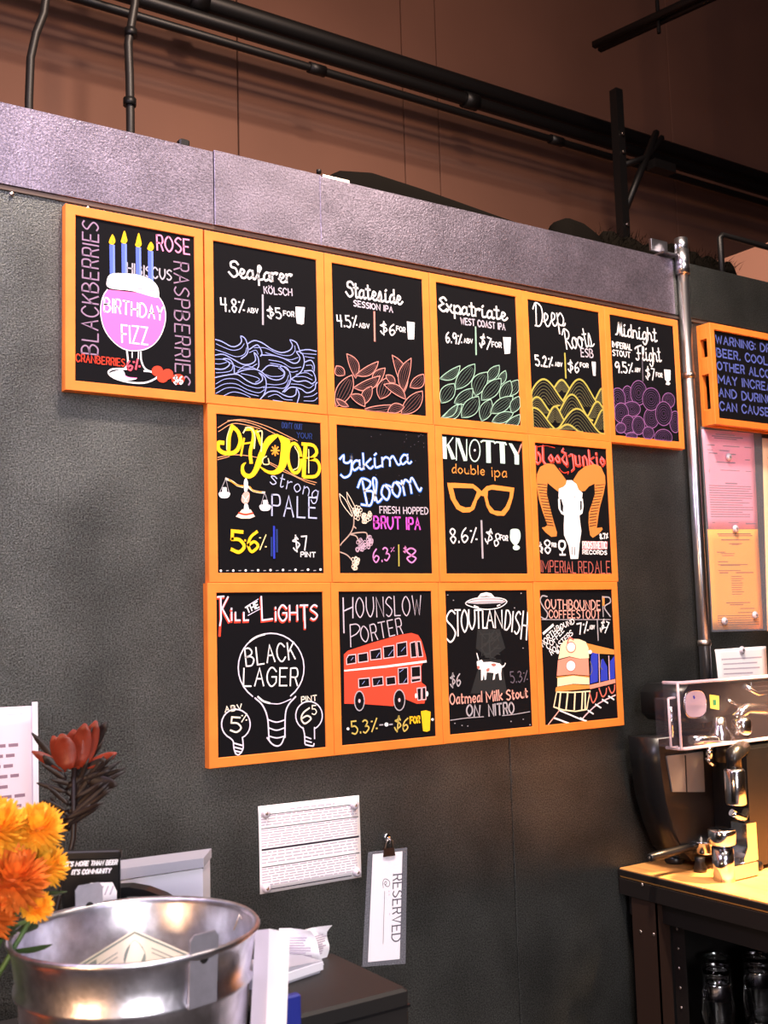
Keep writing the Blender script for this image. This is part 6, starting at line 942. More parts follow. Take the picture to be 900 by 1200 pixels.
ART["b6"] = """n|ribbon_lines
s|ors|1.53|1|3.3,30.9 34.3,12.8 71.2,12.8 108.8,21.6 147,35.8 186,44.9
s|ors|1.53|1|5.1,39.2 37.9,19.3 71.2,19.7 104.9,25.4
s|ors|1.53|1|27,13.4 63.8,8.3 101.3,13.5 135.6,22.7 170.4,35.6 197.9,45.8
s|ors|1.53|1|2.1,95.3 33.6,87.9 70.4,87 100.4,90
s|ors|1.53|1|2,100.3 29.9,91.6
s|ors|1.53|1|123.1,97.1 161.4,112 200.5,129.1 244.6,137.9
s|ors|1.53|1|126.8,102.1 161.4,117.3 192.6,126
s|ors|1.53|1|180.9,123.2 216.4,137 240.4,142.8
n|title_painting
s|ye|9.17|1|36,24.6 50.6,35.3 56.7,55.4 48.4,76.6 33.6,84.5 15.5,84.1 4,76.5 4.9,63.6 15.7,62.8
s|ye|8.4|1|37.8,26.1 30.3,47.3 28.2,78.1
s|yl|1.91|1|32.3,28.3 24.8,51.1 23.5,76.8
s|ye|4.58|1|65.3,49.5 57.4,87.9
s|ye|8.4|1|71.1,28.4 86,28.8 87.7,49.4 79.8,77.7 81.4,101.7
s|ye|3.82|1|61.4,61.9 83.8,57.3
s|yl|3.06|1|63.5,37.6 73,24.7 86,28.8 91.5,45.6 89.3,70
s|ye|8.4|1|95.4,31.4 100.9,44.9 108.3,61.6 119.7,64.2
f|ye|0|1|125.7,40 151.6,35 125.4,62.1 111.7,92.7 99.3,117.7 86.7,133 69.9,137.4 57,126.6 58.3,108.4 69.5,101.8 63.8,113.1 67.1,123.9 77.4,126.7 86.9,115.1 97.4,86.7 110.2,59.8
s|yl|3.06|1|97.3,33 108.7,30.3 108.5,47.7 106.2,75.7
s|yl|2.29|1|123.2,90.1 124.9,102.2 111.6,103.1 109.8,92.8 119.4,85.2
f|ye|0|1|148.9,35.6 178.1,45.6 173.9,63.6 170.3,95.6 159.5,115.7 138,125.8 115.1,120.9 96.4,104.8 105.8,109.7 122.8,116.9 138.2,115.3 149.2,102.3 153.4,79.2 155.3,54.5
s|ye|7.64|0|206,83.3 205.7,94.9 203.4,105.3 199.5,113.4 194.3,118 188.5,118.7 182.9,115.5 178,108.6 174.5,98.9 172.8,87.7 173.1,76.1 175.3,65.7 179.2,57.7 184.4,52.9 190.1,52.1 195.8,55.3 200.7,62.2 204.3,71.9 206,83.3
s|yl|2.29|1|189.7,58.8 199.4,75.9 197.7,104.4 185,112.3
s|ye|9.93|1|217.7,54.9 213.8,96.2 211.8,124.8
s|ye|7.64|1|209.7,51.9 237.9,53.3 246.6,68.9 233.4,82.4 221.2,85 245.4,86.9 253.3,104.4 242.8,123 212.5,126.6
s|yl|2.29|1|225.6,63.2 224.7,116.9
s|or|3.44|0|140.7,71.4 150.8,70.6
s|or|3.44|0|140.7,71.4 147.7,78.8
s|or|3.44|0|140.7,71.4 140.5,82.6
s|or|3.44|0|140.7,71.4 133.5,79.8
s|or|3.44|0|140.7,71.4 130.7,72.1
s|or|3.44|0|140.7,71.4 133.7,64
s|or|3.44|0|140.7,71.4 140.8,60.2
s|or|3.44|0|140.7,71.4 147.9,62.9
t|lb2|2.29|p,0,31.1|126.3,145.6 244.7,174.8|strong
t|lb2|3.44|p,0,45.9|129.9,215.8 242.4,218.7|PALE
t|dbl|1.91|p,0,12.3|158.9,18.9 210.2,19.7|DON'T QUIT
t|dbl|1.91|p,0,12.3|196,38.8 234.1,39.2|YOUR
n|scale_drawing
s|wo|4.58|1|20.4,140.3 34.9,145.6 47.6,153.4 60.4,156.1
s|or|3.44|1|27.6,142 47.6,153.4 62.3,154.3
s|wo|4.58|1|73.4,155.4 84.5,163.4 99.5,166 112.7,166.4
s|or|3.06|1|77.1,155.2 86.3,164 105.1,165.8
s|gr|1.15|1|20.4,140.3 5.7,170.8
s|gr|1.15|1|20.4,140.3 27.4,169
s|gr|1.15|1|112.7,166.4 103.7,193.4
s|gr|1.15|1|112.7,166.4 122.6,192.6
f|w|0|1|4.7,170.9 28.5,169.7 26.6,179.9 16.4,182.7 6.4,180.8
f|w|0|0|12.3,159.4 21.7,158.9 22.3,170 11.5,170.5
f|w|0|1|101,194.5 126,193.5 124,203.9 113.3,206.8 102.8,204.8
f|w|0|0|109.1,182.8 118.9,182.4 119.6,193.7 108.2,194.2
f|w|0|1|68,136.9 72.7,146.9 70.3,165.8 64,166.1 63.1,145.7
f|rw|0|1|60.3,171.4 69.6,165.9 76.2,170.7 73.8,187.9 65.6,193.4 56.4,187
s|w|1.53|1|58.4,174.9 69.3,188.1
s|w|1.53|1|73.9,174.2 63.8,188.3
f|w|0|0|63.7,193.4 71.1,193.1 74.7,204.9 61.7,205.4
f|wo|0|0|58.1,204.9 78.4,204.8 88.3,219.8 76.3,224.6 54.9,225.4 42.5,221.4
s|rd|3.82|1|49.9,213.4 65.3,216.2 83.2,212.8
t|ye|7.64|p,0,44.0|31.6,295.8 60.8,297.7|5
t|ye|3.82|p,0,20.3|64,273.3 67.7,273.2|.
t|ye|6.49|p,0,44.6|70,295.2 93.4,297.2|6
t|yl|2.29|p,0,32.5|98.7,291.3 114.9,291|%
n|divider_strokes
s|dbl|4.58|0|127.8,264.9 127.3,304.5
s|bl3|4.58|0|134.2,240.6 133.3,309.6
s|dbl|4.58|0|141,247.3 140.4,295.7
t|w|3.06|p,0,30.9|182.2,293.3 217.8,290.2|$7
t|w|2.29|p,0,10.5|199.7,305.9 236.8,306.5|PINT
n|dotted_line
f|w|0|0|9,337.8 8.1,339.7 6.1,340.5 4.1,339.7 3.2,337.8 4.1,336 6.1,335.2 8.1,335.9
f|w|0|0|37.7,337.4 36.9,339.3 34.8,340.1 32.8,339.3 31.9,337.4 32.8,335.5 34.9,334.7 36.9,335.5
f|w|0|0|67,336.9 66.1,338.9 64,339.7 61.9,338.9 61.1,337 62,335.1 64.1,334.3 66.1,335
f|w|0|0|96.7,336.5 95.8,338.4 93.6,339.2 91.5,338.5 90.7,336.5 91.6,334.6 93.7,333.8 95.8,334.6
f|w|0|0|126.8,336 125.9,338 123.8,338.8 121.6,338 120.8,336.1 121.7,334.1 123.8,333.3 126,334.1
f|w|0|0|157.5,335.6 156.6,337.6 154.4,338.4 152.2,337.6 151.3,335.6 152.3,333.7 154.4,332.8 156.6,333.6
f|w|0|0|188.6,335.1 187.7,337.1 185.5,337.9 183.3,337.1 182.4,335.2 183.3,333.2 185.5,332.4 187.8,333.2
f|w|0|0|220.3,334.7 219.3,336.6 217.1,337.5 214.8,336.7 213.9,334.7 214.9,332.7 217.2,331.9 219.4,332.7
f|w|0|0|252.5,334.2 251.5,336.2 249.2,337 246.9,336.2 246,334.2 247,332.2 249.3,331.4 251.6,332.2
s|gr|1.53|0|18.6,337.8 24,337.4
s|gr|1.53|0|47.5,337.6 53,337.2
s|gr|1.53|0|76.9,337.4 82.5,337.1
s|gr|1.53|0|106.8,337.3 112.4,336.9
s|gr|1.53|0|137.1,337.1 142.9,336.7
s|gr|1.53|0|167.9,336.9 173.8,336.5
s|gr|1.53|0|199.2,336.7 205.2,336.4
s|gr|1.53|0|231.1,336.6 237.1,336.2"""
ART["b7"] = """t|cb|7.08|c,0.12,36.4|8.8,109.7 208.1,78|Yakima
t|cb|7.87|c,0.05,57.4|63.9,188.7 236,142.7|Bloom
t|w|3.36|c,0.12,36.4|8.8,109.7 208.1,78|Yakima
t|w|3.73|c,0.05,57.4|63.9,188.7 236,142.7|Bloom
t|lg|2.49|p,0,15.5|113.5,201.4 252.2,199.3|FRESH HOPPED
t|mg|4.14|p,0,27.4|96,237.6 227.3,237.5|BRUT IPA
t|mg2|3.31|p,0,30.3|93.4,318.4 138.8,311.1|6.3
t|mg2|1.66|p,0,11.1|141.5,292 150.7,291.8|%
s|kh|3.31|0|163.8,275.2 162.9,324.7
t|mg2|2.07|p,0,13.4|177.1,292.5 186,293|$
t|mg2|3.73|p,0,34.4|186.8,317.6 212.3,317.3|8
t|mg2|2.07|p,0,13.4|177.1,292.5 186,293|$
n|hop_drawing
s|wo|1.66|1|4.3,160.4 19.6,173.3 30.9,193.4 38.4,210.2
s|wo|1.66|1|4.3,160.4 7.7,177.2 19.1,193.8 36.4,211.9
s|wo|1.66|1|24.1,156.1 35.5,172.7 45,189.4 48.8,196.1
s|wo|1.66|1|24.1,156.1 25.6,173.1 35,189.8 44.7,198
s|ta|2.9|1|41.5,211.8 39.7,234 29.2,253 9,272.1 3,278.9
s|ta|2.9|1|29.2,253 49.2,249.1 73.3,248.5 77,260.4
s|ta|2.9|1|29.2,253 47,257.7 54.5,274.6
s|ta|2.9|1|2.5,294.1 20,300.6 33.5,312.3
s|ta|2.9|1|39.7,234 46.3,238.9
s|wo|1.45|0|54,206.4 52.4,210 49,211 46.3,208.6 46.4,204.8 49.2,202.3 52.6,203 54,206.4
s|wo|1.45|0|50.2,205.8 48.6,209.3 45.2,210.3 42.6,208 42.7,204.1 45.5,201.6 48.8,202.3 50.2,205.8
s|wo|1.45|0|60.8,205.9 59.2,209.5 55.8,210.4 53.1,208.1 53.3,204.2 56,201.7 59.4,202.5 60.8,205.9
s|wo|1.45|0|64.2,196.1 62.6,199.7 59.2,200.7 56.5,198.4 56.7,194.5 59.5,192 62.8,192.7 64.2,196.1
s|wo|1.45|0|54.5,196.9 52.9,200.5 49.4,201.5 46.8,199.2 46.9,195.3 49.7,192.8 53.1,193.5 54.5,196.9
s|wo|1.45|0|47.8,201.5 46.2,205 42.8,206 40.1,203.7 40.2,199.8 43,197.3 46.4,198.1 47.8,201.5
s|wo|1.45|0|55.3,206 53.7,209.6 50.3,210.5 47.7,208.2 47.8,204.4 50.6,201.9 53.9,202.6 55.3,206
s|wo|1.45|0|56.3,216.1 54.6,219.6 51.2,220.6 48.6,218.3 48.7,214.4 51.5,211.9 54.9,212.7 56.3,216.1
s|wo|1.45|0|59.7,191.4 58.1,195 54.7,195.9 52.1,193.6 52.2,189.8 55,187.2 58.3,188 59.7,191.4
s|wo|1.45|0|55.5,197.6 53.9,201.1 50.5,202.1 47.8,199.8 47.9,195.9 50.7,193.4 54.1,194.2 55.5,197.6
s|wo|1.45|0|49.8,213 48.2,216.6 44.8,217.5 42.1,215.2 42.2,211.4 45,208.9 48.4,209.6 49.8,213
s|wo|1.45|0|52.8,189.8 51.1,193.3 47.7,194.3 45.1,192 45.2,188.2 48,185.6 51.4,186.4 52.8,189.8
s|wo|1.45|0|56.1,200.4 54.5,204 51.1,204.9 48.4,202.6 48.6,198.8 51.4,196.2 54.7,197 56.1,200.4
s|wo|1.45|0|45.7,196.1 44,199.6 40.6,200.6 38,198.3 38.1,194.4 40.9,191.9 44.3,192.7 45.7,196.1
s|wo|1.45|0|49,202.8 47.4,206.3 44,207.3 41.4,205 41.5,201.1 44.3,198.6 47.6,199.3 49,202.8
s|wo|1.45|0|50.7,203.5 49.1,207 45.6,208 43,205.6 43.1,201.8 45.9,199.3 49.3,200 50.7,203.5
s|wo|1.45|0|90.9,206.1 89.3,209.7 85.8,210.6 83.1,208.3 83.3,204.4 86.1,201.9 89.5,202.6 90.9,206.1
s|wo|1.45|0|71.8,210.3 70.2,213.8 66.7,214.8 64.1,212.5 64.2,208.6 67,206.1 70.4,206.8 71.8,210.3
s|wo|1.45|0|87.4,205.9 85.8,209.5 82.3,210.4 79.7,208.1 79.8,204.2 82.6,201.7 86,202.4 87.4,205.9
s|wo|1.45|0|88.5,202.4 86.9,206 83.4,206.9 80.8,204.6 80.9,200.7 83.7,198.2 87.1,198.9 88.5,202.4
s|wo|1.45|0|69.9,212.1 68.3,215.6 64.9,216.6 62.2,214.2 62.3,210.4 65.1,207.9 68.5,208.6 69.9,212.1
s|wo|1.45|0|71.5,207 69.9,210.6 66.4,211.6 63.8,209.2 63.9,205.4 66.7,202.9 70.1,203.6 71.5,207
s|wo|1.45|0|82.1,218.6 80.4,222.1 77,223.1 74.3,220.8 74.4,216.9 77.3,214.4 80.7,215.1 82.1,218.6
s|wo|1.45|0|79.4,210 77.8,213.6 74.3,214.6 71.6,212.2 71.8,208.3 74.6,205.8 78,206.6 79.4,210
s|wo|1.45|0|89,215.3 87.3,218.8 83.9,219.8 81.2,217.4 81.3,213.6 84.1,211 87.5,211.8 89,215.3
s|wo|1.45|0|76.3,222.8 74.6,226.3 71.2,227.3 68.5,224.9 68.6,221 71.5,218.5 74.9,219.3 76.3,222.8
s|wo|1.45|0|70.9,214 69.3,217.5 65.8,218.5 63.2,216.2 63.3,212.3 66.1,209.8 69.5,210.5 70.9,214
s|wo|1.45|0|84,211.9 82.3,215.5 78.9,216.5 76.2,214.1 76.3,210.2 79.1,207.7 82.6,208.5 84,211.9
s|wo|1.45|0|73.6,215.5 72,219 68.5,220 65.9,217.7 66,213.8 68.8,211.3 72.2,212 73.6,215.5
s|wo|1.45|0|74.1,207.1 72.5,210.6 69,211.6 66.4,209.3 66.5,205.4 69.3,202.9 72.7,203.6 74.1,207.1
s|wo|1.45|0|70.6,222.7 69,226.3 65.6,227.2 62.9,224.9 63,221 65.8,218.5 69.2,219.3 70.6,222.7
s|wo|1.45|0|73.8,222.2 72.1,225.8 68.7,226.8 66,224.4 66.2,220.5 69,218 72.4,218.8 73.8,222.2
s|pl|1.45|0|65.2,277.4 63.6,280.9 60.2,281.8 57.5,279.5 57.6,275.6 60.4,273.2 63.8,274 65.2,277.4
s|pl|1.45|0|67.4,281.7 65.8,285.2 62.4,286.1 59.7,283.7 59.8,279.9 62.6,277.4 66,278.2 67.4,281.7
s|pl|1.45|0|63.6,268.8 62,272.3 58.5,273.3 55.9,270.9 56,267.1 58.8,264.6 62.2,265.4 63.6,268.8
s|pl|1.45|0|62.7,286.9 61,290.4 57.6,291.3 55,288.9 55.1,285.1 57.9,282.6 61.3,283.4 62.7,286.9
s|pl|1.45|0|65.8,287.5 64.2,291 60.8,291.9 58.1,289.6 58.2,285.7 61,283.3 64.4,284.1 65.8,287.5
s|pl|1.45|0|72.7,282.4 71.1,285.9 67.7,286.8 65,284.5 65.1,280.6 67.9,278.2 71.3,279 72.7,282.4
s|pl|1.45|0|73,270.8 71.4,274.3 67.9,275.2 65.3,272.9 65.4,269 68.2,266.5 71.6,267.3 73,270.8
s|pl|1.45|0|61.5,265.6 59.9,269.1 56.4,270 53.8,267.7 53.9,263.8 56.7,261.4 60.1,262.2 61.5,265.6
s|pl|1.45|0|68.7,280.2 67.1,283.7 63.6,284.6 61,282.3 61.1,278.4 63.9,275.9 67.3,276.7 68.7,280.2
s|pl|1.45|0|73.7,276.7 72.1,280.2 68.7,281.1 66,278.7 66.1,274.9 68.9,272.4 72.3,273.2 73.7,276.7
s|pl|1.45|0|51.1,287.1 49.5,290.6 46.1,291.5 43.5,289.2 43.6,285.3 46.4,282.9 49.7,283.7 51.1,287.1
s|pl|1.45|0|53.9,271 52.3,274.5 48.9,275.4 46.2,273.1 46.4,269.2 49.1,266.8 52.5,267.5 53.9,271
s|pl|1.45|0|60.8,284.7 59.2,288.2 55.8,289.1 53.2,286.7 53.3,282.9 56.1,280.4 59.4,281.2 60.8,284.7
s|pl|1.45|0|58.5,281.1 56.8,284.6 53.4,285.5 50.8,283.2 50.9,279.3 53.7,276.9 57,277.7 58.5,281.1
s|pl|1.45|0|52.4,289.2 50.8,292.7 47.4,293.6 44.7,291.2 44.9,287.4 47.6,284.9 51,285.7 52.4,289.2
s|pl|1.45|0|61.9,280.3 60.3,283.8 56.9,284.7 54.2,282.4 54.3,278.5 57.1,276.1 60.5,276.8 61.9,280.3
s|pl|1.45|0|87.3,268.4 85.7,272 82.2,272.9 79.6,270.5 79.7,266.6 82.5,264.2 85.9,265 87.3,268.4
s|pl|1.45|0|84.6,259.4 83,262.9 79.6,263.9 76.9,261.5 77,257.7 79.8,255.2 83.2,256 84.6,259.4
s|pl|1.45|0|81.9,270.6 80.3,274.1 76.8,275 74.2,272.7 74.3,268.8 77.1,266.4 80.5,267.1 81.9,270.6
s|pl|1.45|0|91,266 89.4,269.5 85.9,270.4 83.2,268.1 83.3,264.2 86.2,261.7 89.6,262.5 91,266
s|pl|1.45|0|83.4,269.7 81.8,273.2 78.4,274.1 75.7,271.8 75.8,267.9 78.6,265.4 82,266.2 83.4,269.7
s|pl|1.45|0|87.2,268.7 85.6,272.3 82.1,273.2 79.5,270.8 79.6,267 82.4,264.5 85.8,265.3 87.2,268.7
s|pl|1.45|0|81,263 79.4,266.6 76,267.5 73.3,265.1 73.4,261.3 76.2,258.8 79.6,259.6 81,263
s|pl|1.45|0|91.4,269.4 89.8,272.9 86.3,273.8 83.6,271.4 83.7,267.6 86.6,265.1 90,265.9 91.4,269.4
s|pl|1.45|0|82.5,281.5 80.9,285 77.4,286 74.8,283.6 74.9,279.7 77.7,277.3 81.1,278.1 82.5,281.5
s|pl|1.45|0|89.3,273.8 87.7,277.4 84.2,278.3 81.6,275.9 81.7,272.1 84.5,269.6 87.9,270.4 89.3,273.8
s|pl|1.45|0|84.3,258.8 82.7,262.3 79.2,263.2 76.5,260.9 76.7,257 79.5,254.5 82.9,255.3 84.3,258.8
s|pl|1.45|0|91.6,266.2 90,269.7 86.5,270.7 83.8,268.3 84,264.4 86.8,262 90.2,262.7 91.6,266.2
s|pl|1.45|0|83,275.6 81.4,279.1 77.9,280 75.3,277.7 75.4,273.8 78.2,271.3 81.6,272.1 83,275.6
s|pl|1.45|0|90.7,268.9 89.1,272.5 85.6,273.4 82.9,271 83,267.2 85.9,264.7 89.3,265.5 90.7,268.9
s|pl|1.45|0|82.6,280.6 80.9,284.1 77.5,285 74.8,282.6 74.9,278.8 77.8,276.3 81.2,277.1 82.6,280.6
s|pl|1.45|0|87.5,258.7 85.8,262.3 82.4,263.2 79.7,260.8 79.8,257 82.7,254.5 86.1,255.3 87.5,258.7
s|wo|1.45|0|49.2,320 47.6,323.5 44.2,324.3 41.5,322 41.7,318.1 44.4,315.7 47.8,316.6 49.2,320
s|wo|1.45|0|44.1,323.9 42.5,327.4 39.1,328.3 36.5,325.9 36.6,322.1 39.3,319.7 42.7,320.5 44.1,323.9
s|wo|1.45|0|44.9,330.7 43.3,334.1 40,335 37.3,332.6 37.4,328.8 40.2,326.4 43.5,327.2 44.9,330.7
s|wo|1.45|0|45.2,320.6 43.6,324.1 40.2,324.9 37.6,322.6 37.7,318.8 40.5,316.3 43.8,317.2 45.2,320.6
s|wo|1.45|0|51.8,314.8 50.2,318.3 46.8,319.2 44.2,316.8 44.3,313 47.1,310.6 50.4,311.4 51.8,314.8
s|wo|1.45|0|51,318.4 49.4,321.9 46,322.7 43.4,320.4 43.5,316.5 46.3,314.1 49.6,314.9 51,318.4
s|wo|1.45|0|51.8,313 50.2,316.5 46.8,317.3 44.1,315 44.2,311.2 47,308.7 50.4,309.5 51.8,313
s|wo|1.45|0|46.8,308.4 45.2,311.9 41.8,312.8 39.2,310.4 39.3,306.6 42.1,304.2 45.4,305 46.8,308.4
s|wo|1.45|0|41.1,319.1 39.5,322.5 36.1,323.4 33.5,321 33.6,317.2 36.4,314.8 39.7,315.6 41.1,319.1
s|wo|1.45|0|46.4,330.4 44.8,333.9 41.4,334.8 38.8,332.4 38.9,328.6 41.6,326.2 45,327 46.4,330.4
s|wo|1.45|0|53.5,311.5 51.9,315 48.5,315.9 45.9,313.5 46,309.7 48.8,307.3 52.1,308.1 53.5,311.5
s|wo|1.45|0|38.9,327.5 37.3,331 33.9,331.9 31.3,329.5 31.4,325.7 34.2,323.3 37.5,324.1 38.9,327.5
s|wo|1.45|0|47.1,309.5 45.5,312.9 42.1,313.8 39.5,311.5 39.6,307.6 42.3,305.2 45.7,306 47.1,309.5
s|wo|1.45|0|47.5,310.8 45.9,314.3 42.5,315.2 39.9,312.8 40,309 42.7,306.6 46.1,307.4 47.5,310.8
s|wo|1.45|0|38.8,310.5 37.2,314 33.8,314.8 31.2,312.5 31.3,308.7 34.1,306.3 37.4,307.1 38.8,310.5
s|wo|1.45|0|42.3,331.1 40.7,334.6 37.3,335.4 34.7,333.1 34.8,329.3 37.6,326.9 40.9,327.7 42.3,331.1
f|gr2|0|0|243.4,7.9 242.6,8.8 241.4,8.6 241.5,7.5 242.7,7.1
f|gr2|0|0|244.9,36.7 244.1,37.6 242.9,37.3 242.9,36.3 244.1,35.9
f|gr2|0|0|194.7,10.6 194,11.5 192.8,11.3 192.8,10.2 194,9.8
f|gr2|0|0|233.6,10.4 232.8,11.3 231.6,11 231.6,10 232.9,9.6
f|gr2|0|0|244.8,27.1 244,28 242.8,27.8 242.8,26.7 244.1,26.3
f|gr2|0|0|95,22.1 94.3,23 93.1,22.7 93.2,21.7 94.3,21.3
f|gr2|0|0|188.6,28 187.8,28.9 186.6,28.6 186.7,27.6 187.9,27.2
f|gr2|0|0|206.8,38.2 206.1,39.1 204.9,38.9 204.9,37.8 206.1,37.4
f|gr2|0|0|120.6,14.9 119.9,15.8 118.8,15.6 118.8,14.6 120,14.2
f|gr2|0|0|237.7,6.3 236.9,7.3 235.7,7 235.7,6 237,5.5
f|gr2|0|0|229.8,10.3 229,11.2 227.8,11 227.8,9.9 229,9.5
f|gr2|0|0|217.7,32.8 216.9,33.7 215.7,33.4 215.7,32.4 217,32
f|gr2|0|0|229.5,24.4 228.7,25.3 227.5,25.1 227.5,24 228.8,23.6
f|gr2|0|0|230,13 229.3,14 228.1,13.7 228.1,12.7 229.3,12.2
f|gr2|0|0|194.9,19.8 194.2,20.7 193,20.5 193,19.4 194.2,19
f|gr2|0|0|227,154.9 226.2,155.8 225,155.5 225.1,154.5 226.3,154.1
f|gr2|0|0|158.1,128.4 157.3,129.3 156.2,129 156.2,128 157.4,127.6
f|gr2|0|0|88,73.8 87.2,74.6 86.1,74.4 86.1,73.4 87.3,73
f|gr2|0|0|178.5,122.8 177.8,123.7 176.6,123.5 176.6,122.4 177.8,122
f|gr2|0|0|223.2,135 222.4,135.9 221.2,135.6 221.3,134.6 222.5,134.2
f|gr2|0|0|104.7,111.7 104,112.6 102.8,112.3 102.9,111.3 104,110.9
f|gr2|0|0|207.2,125.5 206.4,126.4 205.3,126.1 205.3,125.1 206.5,124.7
f|gr2|0|0|82.5,168.9 81.8,169.7 80.6,169.5 80.7,168.5 81.8,168.1
f|gr2|0|0|219.3,71.6 218.5,72.5 217.3,72.3 217.3,71.2 218.5,70.8
f|gr2|0|0|170.5,110.3 169.8,111.2 168.6,110.9 168.6,109.9 169.8,109.5"""
ART["b8"] = """n|title_painting
f|mw|0|0|2.8,5.9 14.6,6.2 14.6,61.2 2.4,61.2
s|mw|2.74|0|35.7,6.2 16.1,28.3
n|painted_letter
f|mw|0|0|14.9,26.6 22.5,24.3 41,59.7 28.6,61.5
s|mw|2.74|0|45.4,6.6 43.5,62.5
f|mw|0|0|44.5,6.7 55.6,7 76.5,62.4 66.2,63
s|mw|2.74|0|77.8,8.1 75.6,60.7
s|mw|3.19|0|119,33.5 117.5,43.1 114.2,51.6 109.3,58 103.7,61.6 97.9,61.9 92.6,58.9 88.4,53 86,44.9 85.4,35.5 86.9,26 90.3,17.5 95,11 100.7,7.4 106.5,7 111.8,9.9 116,15.9 118.5,24 119,33.5
f|w|0|0|105.4,33.6 104.3,36 102.1,37.1 99.9,36.2 99,34 100.1,31.6 102.4,30.5 104.6,31.3
n|painted_letter
f|mw|0|0|139.1,9.6 153.8,9.4 152.3,63 138,63.1
s|mw|4.1|0|122.9,11.3 130,7.2 164.6,7.2 169,11.3
n|painted_letter
f|mw|0|0|183,10.4 199.4,10.1 198.9,62 183.4,62.1
s|mw|4.1|0|166.7,11.5 173.8,8.1 201.9,8.5 204.9,12.7
n|painted_letter
f|mw|0|0|213.7,8.5 224.1,8.5 246.3,36.3 244.8,61.7 230.5,61.8 230.9,37.9
s|sa|4.1|0|255.6,8.8 243,34.6
t|oc|2.74|p,0,22.6|29.2,94.7 129.9,94.8|double
t|oc|2.74|p,0,25.2|155,97.3 201.6,96.5|ipa
n|eyeglasses_drawing
f|or2|0|0|12.7,120.4 34.6,119.4 92.4,119.3 107.8,127.7 118.6,136.3 135.3,122.9 156.2,118.4 226,122.7 219.8,148.8 206.3,178.6 189,195.6 165.8,196.3 143.1,189.7 132.6,173.7 126.2,148.6 115.8,147.2 103.8,160.3 93.7,182.2 79.8,190.5 57.5,192.2 38.1,183.9 21.7,159.7 16.2,138.6
f|k|0|0|29.6,132.1 91.9,130.2 104,138.7 95,157 82.7,177.2 67,179.5 49.5,174.7 37.1,159.1
f|k|0|0|139.3,134.4 150.9,130.6 211.2,133.7 208,149.2 195,171.7 180.3,184.9 157.2,183.8 141.9,169.8 136.9,151.9
t|w|3.65|p,0,35.4|17.8,268.3 99.3,263.6|8.6%
s|gr|5.47|0|114.7,211 114.4,303.3
t|w|3.19|p,0,33.1|122,262.1 163.7,275.9|$8
t|w|2.51|p,0,12.5|172.5,257.7 197,259.1|FOR
n|goblet_drawing
f|mw|0|1|210.4,229.7 234.9,229.9 240,247.4 231.9,264 222.2,269.7 213,266.2 205.6,255.3 206,240.8
f|mw|0|0|219.1,266.1 227.1,265.9 227.6,273.2 218.2,273.4
f|mw|0|0|235.9,276.1 234.2,279.4 229.7,281.8 223.8,282.8 217.9,282 213.8,279.6 212.4,276.4 214.1,273.1 218.6,270.6 224.5,269.6 230.4,270.4 234.5,272.8"""
